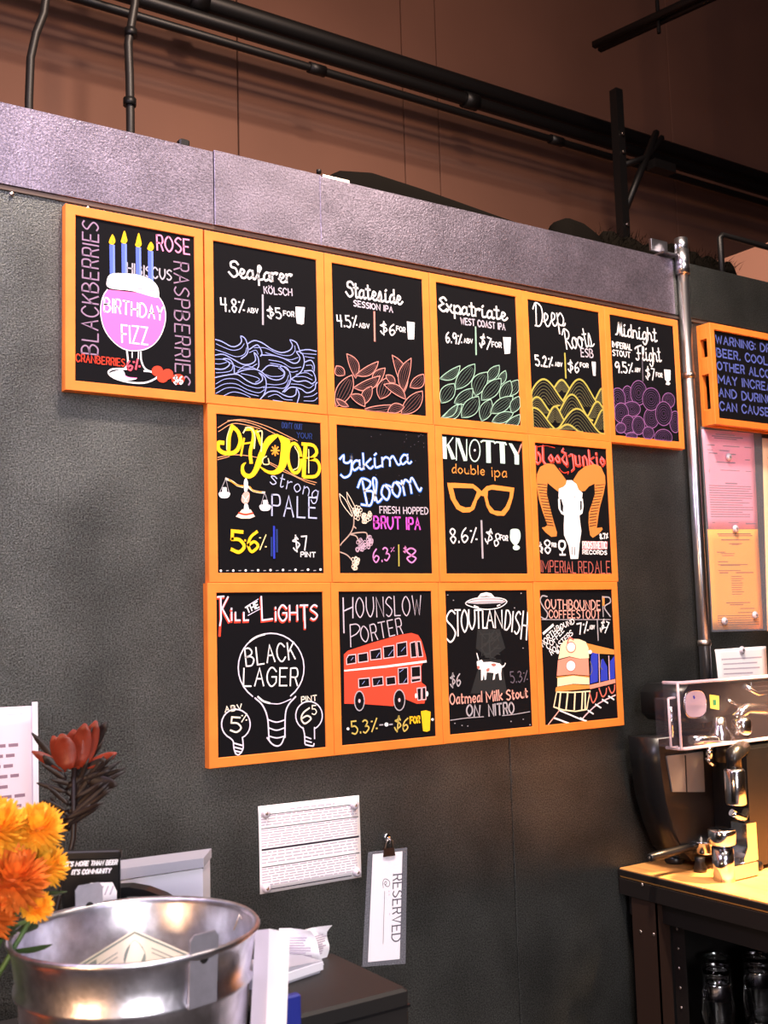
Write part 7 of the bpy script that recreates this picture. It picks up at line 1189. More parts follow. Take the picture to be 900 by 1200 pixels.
ART["b9"] = """t|rd|8.06|g,0,41.4|4.7,55.6 113.6,56.7|blood
t|rd|8.06|g,0,38.1|121.7,56.2 251.1,47.4|junkie
t|rl|2.37|g,0,41.5|3,53.3 111.9,54.3|blood
t|rl|2.37|g,0,38.1|120,53.5 249.3,44.9|junkie
n|flourish
s|rd|1.9|1|83.6,63.6 92.5,72 104,74.9 116.1,70.8 113.2,78
s|rd|1.42|1|6.1,11.9 38.4,6.2 70.6,9.5
n|horn_drawing
f|hb|0|0|75.3,125.6 55.2,114.2 39.7,104.4 35.7,134.2 45.1,168.6 54.6,202.9 65.6,233.8 63.6,244.2 45.2,246.2 25.4,234.6 13.4,222.8 23.9,220.9 33.3,215.5 19.3,183.2 7.6,149.1 1.4,114.8 4.5,83.4 16.9,63.7 42.6,52.8 65.6,54 85.4,72.3 109.7,97.7 101.8,110.4 85,118.2
f|hb|0|0|153.2,122.5 135.8,96.5 131.2,93.2 151.9,68.9 177,53.2 211.7,44.8 236,50.1 250.1,74.9 250.1,96.7 240.5,126.2 222.9,166.5 212.8,206.2 209.5,218.7 229.2,216.5 231.3,221.8 215.7,234.6 193.1,245.7 183.9,238.7 180.2,206.9 183.1,178.4 194.3,156.6 208.5,127.4 209,98.6 188,106.7 172.6,119.9
s|kb|1.9|0|4.4,109.5 36.1,110.1
s|kb|1.9|0|212.6,103.1 246.5,98.7
s|kb|1.9|0|6.3,117 37.4,117.8
s|kb|1.9|0|210,111.2 243,106.9
s|kb|1.9|0|8.3,124.5 38.6,125.4
s|kb|1.9|0|207.4,119.2 239.6,115
s|kb|1.9|0|10.2,132.1 39.9,133
s|kb|1.9|0|204.8,127.2 236.3,123.1
s|kb|1.9|0|12.1,139.6 41.2,140.6
s|kb|1.9|0|202.2,135.2 232.9,131.2
s|kb|1.9|0|14.1,147.1 42.4,148.2
s|kb|1.9|0|199.6,143.2 229.5,139.2
s|kb|1.9|0|16,154.6 43.7,155.8
s|kb|1.9|0|197,151.2 226.1,147.3
s|kb|1.9|0|17.9,162.2 44.9,163.4
s|kb|1.9|0|194.4,159.1 222.7,155.3
s|kb|1.9|0|19.9,169.7 46.2,170.9
s|kb|1.9|0|191.8,167.1 219.4,163.4
s|kb|1.9|0|21.8,177.2 47.4,178.5
s|kb|1.9|0|189.3,175 216,171.4
s|kb|1.9|0|23.7,184.8 48.7,186.1
s|kb|1.9|0|186.7,182.9 212.7,179.3
s|kb|1.9|0|25.6,192.3 49.9,193.7
s|kb|1.9|0|184.1,190.8 209.4,187.3
s|kb|1.9|0|27.6,199.8 51.2,201.3
s|kb|1.9|0|184.7,198.6 209.2,195.2
s|kb|1.9|0|29.5,207.3 52.4,208.9
s|kb|1.9|0|184.1,206.5 207.9,203.1
s|kb|1.9|0|31.4,214.9 53.7,216.4
s|kb|1.9|0|183.6,214.3 206.6,210.9
n|skull_drawing
f|w|0|0|107.5,94.3 126.5,93.4 142.5,103.3 148.7,117.3 162.6,125.7 160.9,136.4 151.8,158.1 147.1,179.5 148.8,204.1 152,228.7 143,264 135.8,302.4 108.6,303.2 103.8,267.9 89.2,240.3 89.8,216 93.3,188 87.1,160.2 75.8,139.6 78,118.5 94.7,112.5 104.5,105
f|w|0|0|74,146.7 79,141.2 94.1,160 93.3,188 83.3,184.8 73.9,171.1
f|k|0|0|80,146.5 84.8,144.5 91.6,163.6 89.1,181.1 81.6,174.4
f|w|0|0|154.4,140.2 162.5,141.7 164.1,161.2 158.9,180.9 148.1,186.5 147.5,172.4
f|k|0|0|152.5,147.4 158.3,147.2 157.3,168.5 150.7,175.8
s|k|2.37|0|115.2,271.2 113.9,292.1
s|k|2.37|0|124.6,271.1 124.2,292.7
f|gr|0|0|136,137.3 135.1,138.9 133,139.6 131,139 130.3,137.6 131.2,136 133.3,135.3 135.3,135.9
t|w|3.32|p,0,23.9|5.3,287.7 14.4,285.9|$
t|w|4.27|p,0,34.3|20.1,289.3 39.5,289.2|8
t|w|2.61|p,0,9.8|45,272 59.6,272.5|FOR
f|w|0|1|72.1,255.1 89.2,254.9 94.5,268 86.8,280.2 77.4,282.7 68.5,276.9 66.8,266.6
f|k|0|1|75.1,259.9 85.7,259.8 88.5,267.4 82.4,275 74.2,273.4 72.3,266.9
s|w|3.79|1|79.8,280.3 80.6,290.6
s|w|4.74|0|71.3,292.4 90.6,292.2
t|w|3.32|p,0,13.5|219.6,248.1 249.3,245.5|8.7%
f|rl|0|0|153.1,255.1 246.2,254.9 243.7,275.2 151.6,277.2
t|w2r|2.61|p,0,17.7|153.7,274.3 242.4,273.5|PROSTHETIC
t|w|2.61|p,0,10.0|152.8,289.1 241.2,289.9|RECORDS
t|rp|2.61|p,0,29.1|3.9,337.4 124.9,339.9|IMPERIAL
t|rp|2.61|p,0,29.7|135.3,339.9 187.5,340.8|RED
t|rp|2.61|p,0,32.6|195.2,340.8 250.8,341|ALE"""
ART["b10"] = """n|title_painting
n|painted_letter
s|rd|5.16|0|9.4,12.4 9.6,58.9 6.7,91.4
s|rd|5.16|0|26.4,12.4 12.5,36.6 28.5,64.3
t|rd|5.16|l,0,28.5|34.1,62.7 73.6,62.5|ill
s|rd|5.16|0|1.9,12.4 17,11.4
n|painted_letter
s|rd|5.16|0|104.7,12.6 106.2,63.6 131.1,61.1
t|rd|5.16|l,0,32.3|139,64.7 242.8,64.6|iGHTS
s|rd|5.16|0|210.7,34.4 211.2,82.9
n|painted_letter
s|pw|3.57|0|10.6,9.7 10.7,56.2 7.8,69.9
s|pw|3.57|0|27.5,9.7 13.6,33.8 29.6,61.6
t|pw|3.57|l,0,28.5|35.3,59.9 74.7,59.7|ill
s|pw|3.57|0|3,9.7 18.1,8.6
n|painted_letter
s|pw|3.57|0|105.9,9.7 107.4,60.8 132.3,58.3
t|pw|3.57|l,0,32.2|140.2,61.9 244,61.8|iGHTS
s|pw|3.57|0|212,31.5 212.5,80
s|pw|1.59|0|69.7,30.7 98.8,15
s|pw|1.59|0|73.5,49.9 102.7,36.2
t|w|2.78|p,0,12.9|72.4,44.7 100.8,32.6|THE
n|bulb_drawing
s|pw|2.78|0|81.7,221.6 70.3,211.9 61,200.4 54.2,187.6 50,173.8 48.8,159.7 50.4,145.7 54.9,132.4 62,120.1 71.7,109.4 83.5,100.6 96.9,94.2 111.6,90.3 127,89.2 142.5,90.9 157.5,95.4 171.4,102.5 183.7,112 193.8,123.5 201.4,136.6 206.1,150.7 207.7,165.3 206.3,179.8 201.8,193.7 194.5,206.3 184.6,217.2 172.6,226.1
s|w|3.97|0|77.1,105.1 80.2,102.9 83.4,100.9 86.7,99.1 90.1,97.4 93.6,95.9 97.2,94.6 100.9,93.5 104.7,92.6 108.5,91.9 112.4,91.3
s|pw|3.18|1|87,225.1 104.4,241.5 116,269.6 118.7,314.4
s|pw|3.18|1|185.5,228.2 167.3,244.8 159.3,265.3 157.1,313.7
s|pw|2.78|1|118,273.2 137.5,279.6 158.1,276.3
s|pw|2.78|1|118.7,290.4 137.5,296.8 157.2,292.9
s|pw|2.78|1|118.7,307.6 137.4,313 156.3,310.8
s|pw|3.18|1|114,310.7 125.6,324.5 138.1,330.2 148.4,326.2 155.1,313.5
s|w|3.97|1|94,223 106.4,233 121.9,238.3
s|pw|1.98|1|121.9,238.9 145.5,240.9 173.4,232.9
t|w|3.18|p,0,36.9|67.8,157.2 185.9,146.4|BLACK
t|w|3.18|p,0,37.6|60.2,198.2 190.4,204.5|LAGER
s|pw|2.78|0|27.6,304.2 20.7,299.8 15.1,293.9 11.1,287.1 9,279.7 8.7,272.1 10.4,264.8 14,258.2 19.2,252.8 25.8,248.8 33.3,246.4 41.4,245.9 49.4,247.3 57.1,250.5 63.8,255.3 69.1,261.4 72.8,268.5 74.6,276.1 74.4,283.8 72.2,291.1 68.1,297.4 62.4,302.6 55.5,306.1
s|pw|2.78|0|203.3,298.6 196.5,294.1 190.9,288.3 186.9,281.5 184.8,274.1 184.6,266.6 186.4,259.3 190,252.8 195.4,247.3 202,243.3 209.7,240.9 217.8,240.4 226,241.8 233.6,244.9 240.4,249.7 245.7,255.8 249.4,262.8 251.1,270.4 250.8,278.1 248.5,285.3 244.3,291.6 238.5,296.8 231.5,300.4
s|pw|2.78|1|28.4,304.8 34.7,312 35.9,325.5 39.7,337.5
s|pw|2.78|1|55.8,305 57.3,317 56.6,330.4 47.2,340.5 39.7,337.5
s|pw|3.18|1|35.9,315.4 54.7,321.8
s|pw|3.18|1|37,323.9 55.8,329.7
s|pw|3.18|1|38.5,331.7 53.6,336.2
s|pw|2.78|1|201.2,295.7 205.1,309.9 205.8,330.9
s|pw|2.78|1|230.4,297.6 230.2,322.2
s|pw|2.78|1|205.1,315.2 221.3,321.5
s|pw|3.18|1|205.8,324 222,329.3
s|pw|3.18|1|207,332.8 225.2,337.6 228.5,332.6
t|wy|3.57|p,0,30.2|28.3,291.4 52,294.6|5
t|wy|2.38|p,0,16.3|54.6,272.8 67.1,272.9|%
t|wy|3.57|p,0,33.4|197.2,286.7 221.5,288.2|6
t|wy|2.38|p,0,19.5|224.9,269 236,269.7|5
t|wy|2.38|p,0,11.0|17,250.3 55.7,246.4|ABV
t|wy|2.38|p,0,11.5|199.5,241.2 237.5,239.7|PINT"""
ART["b11"] = """n|title_painting
s|lg|3.36|1|12.3,14.9 12.5,93.4
s|lg|2.94|0|14.8,44 37.7,35.4
s|lg|2.94|0|38.2,14.3 37.1,60.2
t|lg|2.52|p,0,45.3|47.1,60.4 228.7,57.1|OUNSLOW
s|lg|2.52|0|29.2,75.3 29.6,125.7
s|lg|2.52|1|29.1,76 46.7,75 55.3,84.3 46.2,95.9 30.9,103
t|lg|2.52|p,0,36.4|60.9,117.3 173.4,99.7|ORTER
n|bus_drawing
f|rb|0|0|10.7,141.8 21.5,133.8 90.2,117.5 165.7,102.3 197.9,98.9 217.2,104.3 226.3,118 237.2,153.5 238.9,165.9 227.8,170.7 223.2,177.5 222.5,215.8 234.4,223.4 235.8,244.3 228.5,264.7 206.9,264 173.3,250.9 139.3,265.1 62.1,255.7 9,251.3
f|w|0|0|10.7,176.6 121.5,171.4 239,164.1 238.8,169.4 121.3,176.5 10.6,179.9
f|k|0|0|17.1,152 23.2,143.9 41.9,142.9 42.2,162.4 17.6,164.7
s|pkw|2.1|0|17.1,152 23.2,143.9 41.9,142.9 42.2,162.4 17.6,164.7 17.1,152
f|k|0|0|48.2,142.5 74.1,140 75.1,159.7 48.6,161.6
s|pkw|2.1|0|48.2,142.5 74.1,140 75.1,159.7 48.6,161.6 48.2,142.5
f|k|0|0|80.7,135.9 110.3,132.4 111.2,155.7 81.7,157.2
s|pkw|2.1|0|80.7,135.9 110.3,132.4 111.2,155.7 81.7,157.2 80.7,135.9
f|k|0|0|117,128.5 147.1,126.1 147.1,152.9 117.8,155.2
s|pkw|2.1|0|117,128.5 147.1,126.1 147.1,152.9 117.8,155.2 117,128.5
f|k|0|0|154.8,122.1 183,118.5 183.6,150.8 154.6,153.2
s|pkw|2.1|0|154.8,122.1 183,118.5 183.6,150.8 154.6,153.2 154.8,122.1
f|k|0|0|192.8,122.2 208,119.2 211,155.3 194.5,156.1
s|pkw|2.1|0|192.8,122.2 208,119.2 211,155.3 194.5,156.1 192.8,122.2
f|k|0|0|212.3,119.3 221.9,119.6 228.4,154.9 215.3,155.5
s|pkw|2.1|0|212.3,119.3 221.9,119.6 228.4,154.9 215.3,155.5 212.3,119.3
f|k|0|0|47.6,198.3 76.5,197.4 77.6,216.6 47.9,218.3
s|pkw|2.1|0|47.6,198.3 76.5,197.4 77.6,216.6 47.9,218.3 47.6,198.3
f|k|0|0|84.6,197.8 113.3,196.5 114.4,215.2 85.7,217
s|pkw|2.1|0|84.6,197.8 113.3,196.5 114.4,215.2 85.7,217 84.6,197.8
f|k|0|0|122.7,198.7 147.7,197.5 149.2,215.4 123.4,216.7
s|pkw|2.1|0|122.7,198.7 147.7,197.5 149.2,215.4 123.4,216.7 122.7,198.7
f|k|0|0|156.7,179.8 183.5,178.6 183,215.5 156.8,215.8
s|pkw|2.1|0|156.7,179.8 183.5,178.6 183,215.5 156.8,215.8 156.7,179.8
f|k|0|0|193.8,178 219.7,176.7 219.6,201.7 193.7,202.2
s|pkw|2.1|0|193.8,178 219.7,176.7 219.6,201.7 193.7,202.2 193.8,178
f|k|0|0|192.7,205.6 219.5,204.5 219.2,211.5 193.3,214.3
s|pkw|2.1|0|192.7,205.6 219.5,204.5 219.2,211.5 193.3,214.3 192.7,205.6
f|k|0|0|208.2,228.2 220.3,227.8 219.3,255.5 209.8,255.9
s|pkw|2.1|0|208.2,228.2 220.3,227.8 219.3,255.5 209.8,255.9 208.2,228.2
f|k|0|0|223.4,227.7 233.4,226.8 233.2,255.3 222.7,255.7
s|pkw|2.1|0|223.4,227.7 233.4,226.8 233.2,255.3 222.7,255.7 223.4,227.7
s|lb|1.26|0|166.5,140.5 178.3,130.5
s|lb|1.26|0|130.5,149.6 143.4,136.3
s|lb|1.26|0|97.4,151.7 105.9,141.8
s|lb|1.26|0|28.8,155.8 34.9,149.4
s|lb|1.26|0|160.6,188.6 171.4,182.2
s|lb|1.26|0|57.3,210.5 63.5,204.1
s|lb|1.26|0|97.6,212.6 104,204.5
s|lb|1.26|0|170.3,213.1 179.2,203.2
f|k|0|0|61.5,248.3 60.3,256.6 57.3,263.5 52.9,268 47.8,269.3 42.9,267.3 38.8,262.3 36.1,255.1 35.3,246.7 36.5,238.4 39.5,231.5 43.9,227 48.9,225.7 53.9,227.6 58.1,232.6 60.7,239.9
s|gr|2.52|0|61.5,248.3 60.3,256.6 57.3,263.5 52.9,268 47.8,269.3 42.9,267.3 38.8,262.3 36.1,255.1 35.3,246.7 36.5,238.4 39.5,231.5 43.9,227 48.9,225.7 53.9,227.6 58.1,232.6 60.7,239.9 61.5,248.3
f|pkw|0|0|51.6,247.7 50.5,250.9 48.3,252.1 46.1,250.6 45.2,247.3 46.2,244.1 48.5,242.9 50.7,244.4
f|k|0|0|172.8,253.3 171.2,262.3 167.6,269.8 162.4,274.6 156.4,276 150.6,273.8 145.7,268.4 142.7,260.5 141.8,251.3 143.2,242.3 146.8,234.8 152,230 158,228.5 163.9,230.6 168.8,236.1 171.9,244.1
s|gr|2.52|0|172.8,253.3 171.2,262.3 167.6,269.8 162.4,274.6 156.4,276 150.6,273.8 145.7,268.4 142.7,260.5 141.8,251.3 143.2,242.3 146.8,234.8 152,230 158,228.5 163.9,230.6 168.8,236.1 171.9,244.1 172.8,253.3
f|pkw|0|0|160.6,252.5 159.5,255.8 157,257 154.7,255.5 153.9,252.1 155,248.8 157.4,247.5 159.7,249.1
f|w|0|0|208,245.5 206.8,249.8 204.4,251.4 202,249.5 201.2,245.1 202.3,240.7 204.8,239.1 207.2,241
f|w|0|0|240.2,242.9 239,247.2 236.5,248.9 234.1,246.9 233.3,242.5 234.4,238.1 237,236.4 239.4,238.4
t|kh3|3.36|p,0,28.3|26.9,320.5 94.6,317.7|5.3%
t|kh3|3.36|p,0,30.3|140.8,319.7 176.9,326|$6
t|ye|3.78|p,0,14.4|186.1,308 213,307.7|FOR
n|glass_drawing
f|ye|0|0|217,281.9 231.3,280.4 245.1,284.8 241.2,327.7 232.4,330.4 221.7,327.8
n|dotted_line
f|w|0|0|20.2,307.6 19,309.8 16.2,310.5 13.5,309.4 12.4,307 13.6,304.8 16.4,304 19.1,305.2
f|w|0|0|253.5,303.4 252.3,305.5 249.5,306.2 246.7,305.1 245.7,302.9 246.9,300.7 249.7,300 252.5,301.1
f|w|0|0|125.1,305.8 123.4,309 119.3,310 115.3,308.3 113.7,304.9 115.5,301.7 119.5,300.7 123.6,302.3
s|gr|2.94|0|101,305 110,305
s|gr|2.94|0|127.6,306 135.9,305.9"""
ART["b12"] = """n|beam_drawing
f|g1|0|0|94.9,95.6 165.2,96.9 180.9,144.4 133.5,170.6 87.9,141.7
f|g1|0|0|102,169.5 165.5,171.7 181.3,255.5 66.5,249.6
s|g2|2.73|0|152.8,121.2 111.9,132.8
s|g2|2.73|0|166.8,105.7 102.8,142.3
s|g2|2.73|0|159.1,136 124.8,160
s|g2|2.73|0|153,103.3 160.2,112.9
s|g2|2.73|0|115.4,158.2 124.2,155.7
s|g2|2.73|0|105.5,160.6 109.1,108.4
s|g2|2.73|0|131.3,122.6 132.4,163.6
s|g2|2.73|0|148.4,98.8 117.3,137.2
s|g2|2.73|0|129.2,149.9 131.6,103.5
s|g2|2.73|0|111.3,158.9 119.6,153.3
s|g2|2.73|0|166,144.5 143.5,142.6
s|g2|2.73|0|115.9,163.7 127,164
s|g2|2.73|0|115.5,160.4 151.5,143.1
s|g2|2.73|0|128.3,108.2 151.4,124.8
s|g2|2.73|0|144.4,108 102.4,107.8
s|g2|2.73|0|154.9,111.5 160.9,125.8
s|g2|2.73|0|137.2,123.6 141.5,105
s|g2|2.73|0|122.2,165.6 107.3,144.8
s|g2|2.73|0|119.3,119.6 98.6,98.8
s|g2|2.73|0|162.5,159.2 151.7,157.2
s|g2|2.73|0|165.6,110.3 137.2,134.1
s|g2|2.73|0|134.6,166.2 148.1,168.8
n|saucer_drawing
f|w|0|0|99.1,17.3 108.6,8.3 126.9,4.9 142.7,8.4 152.3,17.5 126.4,13.9
f|gr|0|0|62.7,30.9 96.8,18.7 155.9,18.9 190.1,28.2 173.5,34.1 96,33.6
s|w|2.28|1|60.4,31.6 92.3,19.7 160.5,18.9 191.5,28.2 168.3,42.8 126.8,47.3 86.6,42.1 60.4,31.6
f|k|0|0|78.1,34.5 173.6,32.3 159.3,39.9 127.1,43.1 95.6,40.5
s|w|3.19|1|86.8,38 100,42.2
s|w|3.19|1|159.3,39.2 168.7,36.5
s|w|1.82|1|69.5,28.2 110,25 178.6,26
t|w|4.1|p,0,75.5|-0.1,124 25.8,124.7|S
t|w|4.1|p,0,62.3|25.7,108.8 42.3,109.2|T
t|w|4.1|p,0,53.0|46.3,99.7 64.8,100.1|O
t|w|4.1|p,0,47.1|68.7,94 87.3,94.4|U
t|w|4.1|p,0,44.2|89.2,92.4 108,92.7|T
t|w|4.1|p,0,42.3|111.7,92.1 125.2,92.4|L
t|w|4.1|p,0,43.1|123.4,92.3 145.3,92.7|A
t|w|4.1|p,0,43.0|150.7,93.2 172.8,93.6|N
t|w|4.1|p,0,46.9|180,97.6 196.5,100.4|D
t|w|4.1|p,0,50.6|203.3,104.4 206.1,104.8|I
t|w|4.1|p,0,56.6|211,109.5 225.9,112|S
t|w|4.1|p,0,70.4|231.8,123 249.7,126.1|H
n|cow_drawing
f|w|0|0|88.4,173.2 104.3,169.6 108.4,175.9 133.2,176.1 160.3,181.3 166.9,187.7 174.8,185.9 177.9,179.8 179.6,182.7 173.6,190.1 166.1,193.2 163.5,206.3 164.4,221.9 158,221.9 155.3,204.2 145.1,207.2 142.2,219.2 136.1,221 139.9,203.6 118.3,201 115.5,218 110.9,219.5 109.1,204 104.7,219.2 100.1,220 100.7,193.4 91.8,192.4 88.8,182.7
s|w|2.73|0|89.5,153.7 94,169.3
f|co|0|1|132.9,181.6 144.4,180.7 148.7,185 139.4,188.1
f|co|0|1|117.8,193.4 127,191 125.6,198.5 118.4,199.3
f|co|0|0|97.4,188.2 95.9,191 92.7,192.1 89.6,190.8 88.5,187.8 90,185 93.2,183.9 96.3,185.2
t|gr|3.19|p,0,29.5|5.8,229.2 36,230.6|$6
t|gr2|2.73|p,0,27.2|193.4,231.2 248.5,230.2|5.3%
t|rw|3.19|p,0,25.2|3.6,271.4 100,271.1|Oatmeal
t|rw|3.64|p,0,24.8|115.1,273.3 164.4,270.2|Milk
t|rw|3.64|p,0,23.7|179,272 246.1,268.7|Stout
t|gr|4.1|p,0,26.2|51.5,301 90.1,305.7|ON
t|gr|4.1|p,0,26.9|120.4,307 200.2,305|NITRO
n|ground_strokes
s|gr|1.82|1|1.7,308.8 54.7,306.9 103.3,307.6
s|gr|1.82|1|162.1,308.9 199,308.4 250.9,305.3
f|gr|0|0|9,10.9 7.8,12.1 5.7,12 4.6,10.9 5.8,9.7 7.9,9.7
f|gr|0|0|25.7,23.9 24.6,25 22.4,25 21.3,23.9 22.5,22.7 24.7,22.7
f|gr|0|0|240.7,8.6 239.5,9.8 237.1,9.8 236,8.5 237.3,7.3 239.6,7.3
f|gr|0|0|217.2,45 216,46.2 213.6,46.2 212.5,45 213.8,43.7 216.1,43.8
f|gr|0|0|38.5,323.6 37.4,324.6 35.2,324.5 34.2,323.3 35.4,322.2 37.5,322.3
f|gr|0|0|55.9,326.4 54.7,327.5 52.5,327.3 51.5,326.1 52.7,325 54.8,325.2
f|gr|0|0|191.1,325.2 189.8,326.3 187.5,326.1 186.5,324.9 187.7,323.8 190,323.9
f|gr|0|0|230.9,322.6 229.7,323.7 227.3,323.5 226.2,322.2 227.5,321.1 229.8,321.3
f|gr|0|0|252.2,337.9 250.9,339 248.6,338.8 247.5,337.6 248.7,336.4 251.1,336.6
f|gr|0|0|17.2,317.2 16.1,318.2 13.9,318.1 12.9,316.9 14.1,315.8 16.2,315.9
f|gr|0|0|239.4,146.1 238.2,147.3 235.8,147.2 234.7,146 236,144.8 238.3,144.8"""
ART["b13"] = """n|title_painting
s|gr|3.41|1|26.7,17.5 10.5,15.7 2.7,27.8 13.1,45.3 26,61.1 18,74.8 2.1,69.3
t|rw|3.41|p,0,23.5|19.8,48.8 213,54.1|OUTHBOUNDE
s|gr|2.92|0|223.4,18.8 223,73
f|oc|0|0|223.4,18.8 231.5,18.8 229.4,44.2 221.4,44.1
s|gr|3.41|1|225.8,20.6 248.5,22.6 251.5,35.3 228.6,47.8 249.3,73.4
t|rw|2.92|p,0,19.4|30.8,72.6 120.1,74.8|COFFEE
t|rw|2.92|p,0,21.4|127.4,74.9 211,78.2|STOUT
s|gr|1.95|1|4,76.3 27.2,76.7 248.6,81.4
t|w|2.43|p,0,14.6|5.1,145.9 54.4,110.3|NORTH
t|w|2.43|p,0,13.2|56.5,106.9 118.1,88.2|BOUND
t|w|2.43|p,0,14.2|24.1,153.4 80.2,107.4|COFFEE
t|w|2.43|p,0,13.8|33.3,167.5 111.1,116.9|ROASTERS
s|w|6.82|0|8.5,111.6 42.6,90.9
t|w|3.89|p,0,27.7|129,117.4 166,113|7%
t|w|2.68|p,0,9.3|170.6,104.9 188.9,104.6|ABV
s|gr|3.41|0|199.9,79.8 199.9,135.3
t|w|3.41|p,0,30.4|207.1,108.6 231.4,118.2|$7
s|w|2.43|0|219.1,102.4 236.8,102.1
n|train_drawing
f|oc|0|0|156.4,141.1 257.1,162.1 257.1,174.7 171.5,168.2 157.9,153.6
f|bl3|0|0|176.5,166.6 196,170.8 191.1,243.3 162.7,247.2 170.9,175.2
f|bl3|0|0|207.1,187.2 213.9,183.9 228.2,205.9 227.7,241.5 201.1,243.1
f|bl3|0|0|239.4,192 256.8,178.3 253.7,238.5 234.4,240.1
s|pkw|2.43|0|200,170.9 197.3,247.1
s|pkw|2.43|0|235.6,177.6 234.1,243.6
s|kh2|2.43|1|167.3,189.2 173,210.7 164.6,224.4
s|kh2|2.43|1|207.1,187.2 203.2,204.9 210.1,212.3
f|sa2|0|0|160,250.6 255.7,239.3 255.8,250 161.6,261.2
f|cr|0|0|59.9,164.3 64.7,143.6 77.4,132.9 101.6,127.9 130.5,129.8 154.2,137.5 162.8,153.7 163.1,180.3 131.4,180.8 93.4,173.1 55,178.7
f|sa2|0|0|53.9,181.4 93.3,175.2 131.3,181.5 160.7,180.2 161,226 104.3,219.9 47.3,220.8
f|oc|0|0|44.8,223.1 104.1,221.7 160.9,227.8 161.5,232 49.1,227.8
f|cr|0|0|49.2,226.8 104,223.4 160.6,231.3 160.2,248.8 102.4,244.2 47.6,248.3
f|oc|0|0|42.8,249.8 97.5,245.7 160,250.6 160.3,259.3 101.2,260.4 39.7,260.6
s|cr|3.41|0|44.3,261.9 32.3,298.8 64.3,308.7 106.6,314.8 146.3,312.7 161.2,266.4 100.8,266 44.3,261.9
s|cr|4.87|0|58.3,262.6 49,306.7
s|cr|4.87|0|82.8,264 73.8,308.2
s|cr|4.87|0|108,265.3 102.2,310
s|cr|4.87|0|134.4,266.7 128.5,311.6
s|cr|4.87|0|144.1,267.2 140.5,312.4
f|w|0|0|115.5,148.7 113.6,154.1 109.3,158.4 103.3,160.6 96.9,160.4 91.4,157.8 87.7,153.3 86.7,147.8 88.5,142.4 92.8,138.1 98.8,135.9 105.2,136.1 110.8,138.7 114.4,143.2
s|rd3|2.43|0|117.2,150.5 115.2,156.5 110.3,161.2 103.5,163.7 96.3,163.5 90,160.6 85.8,155.6 84.7,149.5 86.7,143.5 91.6,138.8 98.3,136.3 105.6,136.5 111.9,139.4 116.1,144.4 117.2,150.5
s|rd3|4.38|1|88.8,139.1 97,125.4 111,131
f|w|0|0|113.1,198.3 111.1,204 106.4,208.4 99.8,210.7 92.8,210.4 86.7,207.6 82.7,202.8 81.6,197.1 83.6,191.4 88.3,187 94.8,184.7 101.8,185 107.9,187.8 112,192.5
s|rd3|1.95|0|114.1,198.4 111.9,204.7 106.9,209.5 100,212.1 92.5,211.7 86.1,208.6 81.8,203.4 80.7,197 82.8,190.8 87.8,185.9 94.7,183.3 102.1,183.6 108.6,186.7 112.9,192 114.1,198.4
f|w|0|0|59.7,160.1 57.8,164 53.7,165.5 49.8,163.7 48.4,159.8 50.4,155.9 54.5,154.4 58.3,156.2
f|w|0|0|174.7,164.7 172.4,168.7 167.4,170.1 162.7,168.3 161,164.3 163.3,160.3 168.3,158.8 173,160.7
s|rd3|3.89|1|158.5,269.8 168.6,296.6 181.8,285.1 185.4,271.2
s|rd3|3.89|1|193.7,261.1 204.3,282.8 217.3,276.5 221,262.5
s|rd3|3.89|1|228.8,259.4 238.4,275.9 249.1,269.3 251.8,255.2
n|track_drawing
s|pkw|3.41|1|126.5,337.5 149.5,321.6 190.5,299.7 252.1,282
s|w|3.89|0|122,332.7 140.6,343
s|w|3.89|0|150,315.4 168.7,325.7
s|w|3.89|0|178.1,301.4 197,311.7
s|w|3.89|0|203.7,290.6 222.8,300.9
s|w|3.89|0|226.8,283 246.1,293.4
s|w|3.89|0|52.5,309.3 126.5,337.5
s|w|4.38|0|30.3,325.9 80.5,345.4
s|rw|2.92|0|50.3,308.5 10.7,341.5
s|w|3.89|0|126.5,337.5 143,342.1"""
# ---------------------------------------------------------------- the room
WY=.020      # front face of the dark steel wall
fl=struct('floor',M('floor').box((-4,-7,-.1),(8,1.7,0)))
struct('ceiling',M('dark').box((-4,-7,6.6),(8,1.7,6.7)))
struct('wall_left',M('farwall').box((-4.1,-7,0),(-4,1.7,6.6)))
struct('wall_right',M('farwall').box((8,-7,0),(8.1,1.7,6.6)))
struct('wall_front',M('farwall').box((-4,-7.1,0),(8,-7,6.6)))
wf=struct('wall_far',M('seal').box((-4,1.62,0),(8,1.72,6.6)))
xs=[-4,-2.6,-.55,1.168,1.968,2.158,3.70,5.0,6.5,8]
for a,b in zip(xs,xs[1:]): M('farwall').box((a+.003,1.598,0.),(b-.003,1.62,6.6),.002).build('wall_panel',wf)
wb=struct('wall_back',M('dark').box((-3.2,.032,0),(3.6,.13,2.585)))
for a,b in ((-3.2,-1.25),(-1.25,-.14),(-.14,1.117),(1.117,1.835),(1.835,2.75),(2.75,3.6)):
    M('sheet').box((a+.0012,WY,.002),(b-.0012,.032,2.432),.0008).build('wall_panel',wb)
tb=struct('trim_1',M('dark').box((-3.2,.020,2.43),(3.6,.031,2.600)))
k=0
for a,b,th in ((-3.2,-1.3,0),(-1.3,.331,0),(.331,.60,.002),(.60,1.80,.0035),(1.80,2.35,0),(2.35,3.6,.0)):
    M('fascia' if b<2 else 'sheet').box((a+.0008,.0135-th,2.434),(b-.0008+(.006 if th else 0),.020,2.602+(.004 if k==2 else 0)),.0008).build('fascia_panel',tb); k+=1
M('seal').box((-3.2,.0165,2.424),(3.6,.020,2.433)).build('seam_strip',tb)
rv=M('screw')
for x in (-.103,.05): rv.sphere((x,.0165,2.418),.005,8,6,(1,.5,1))
rv.build('rivet',tb)
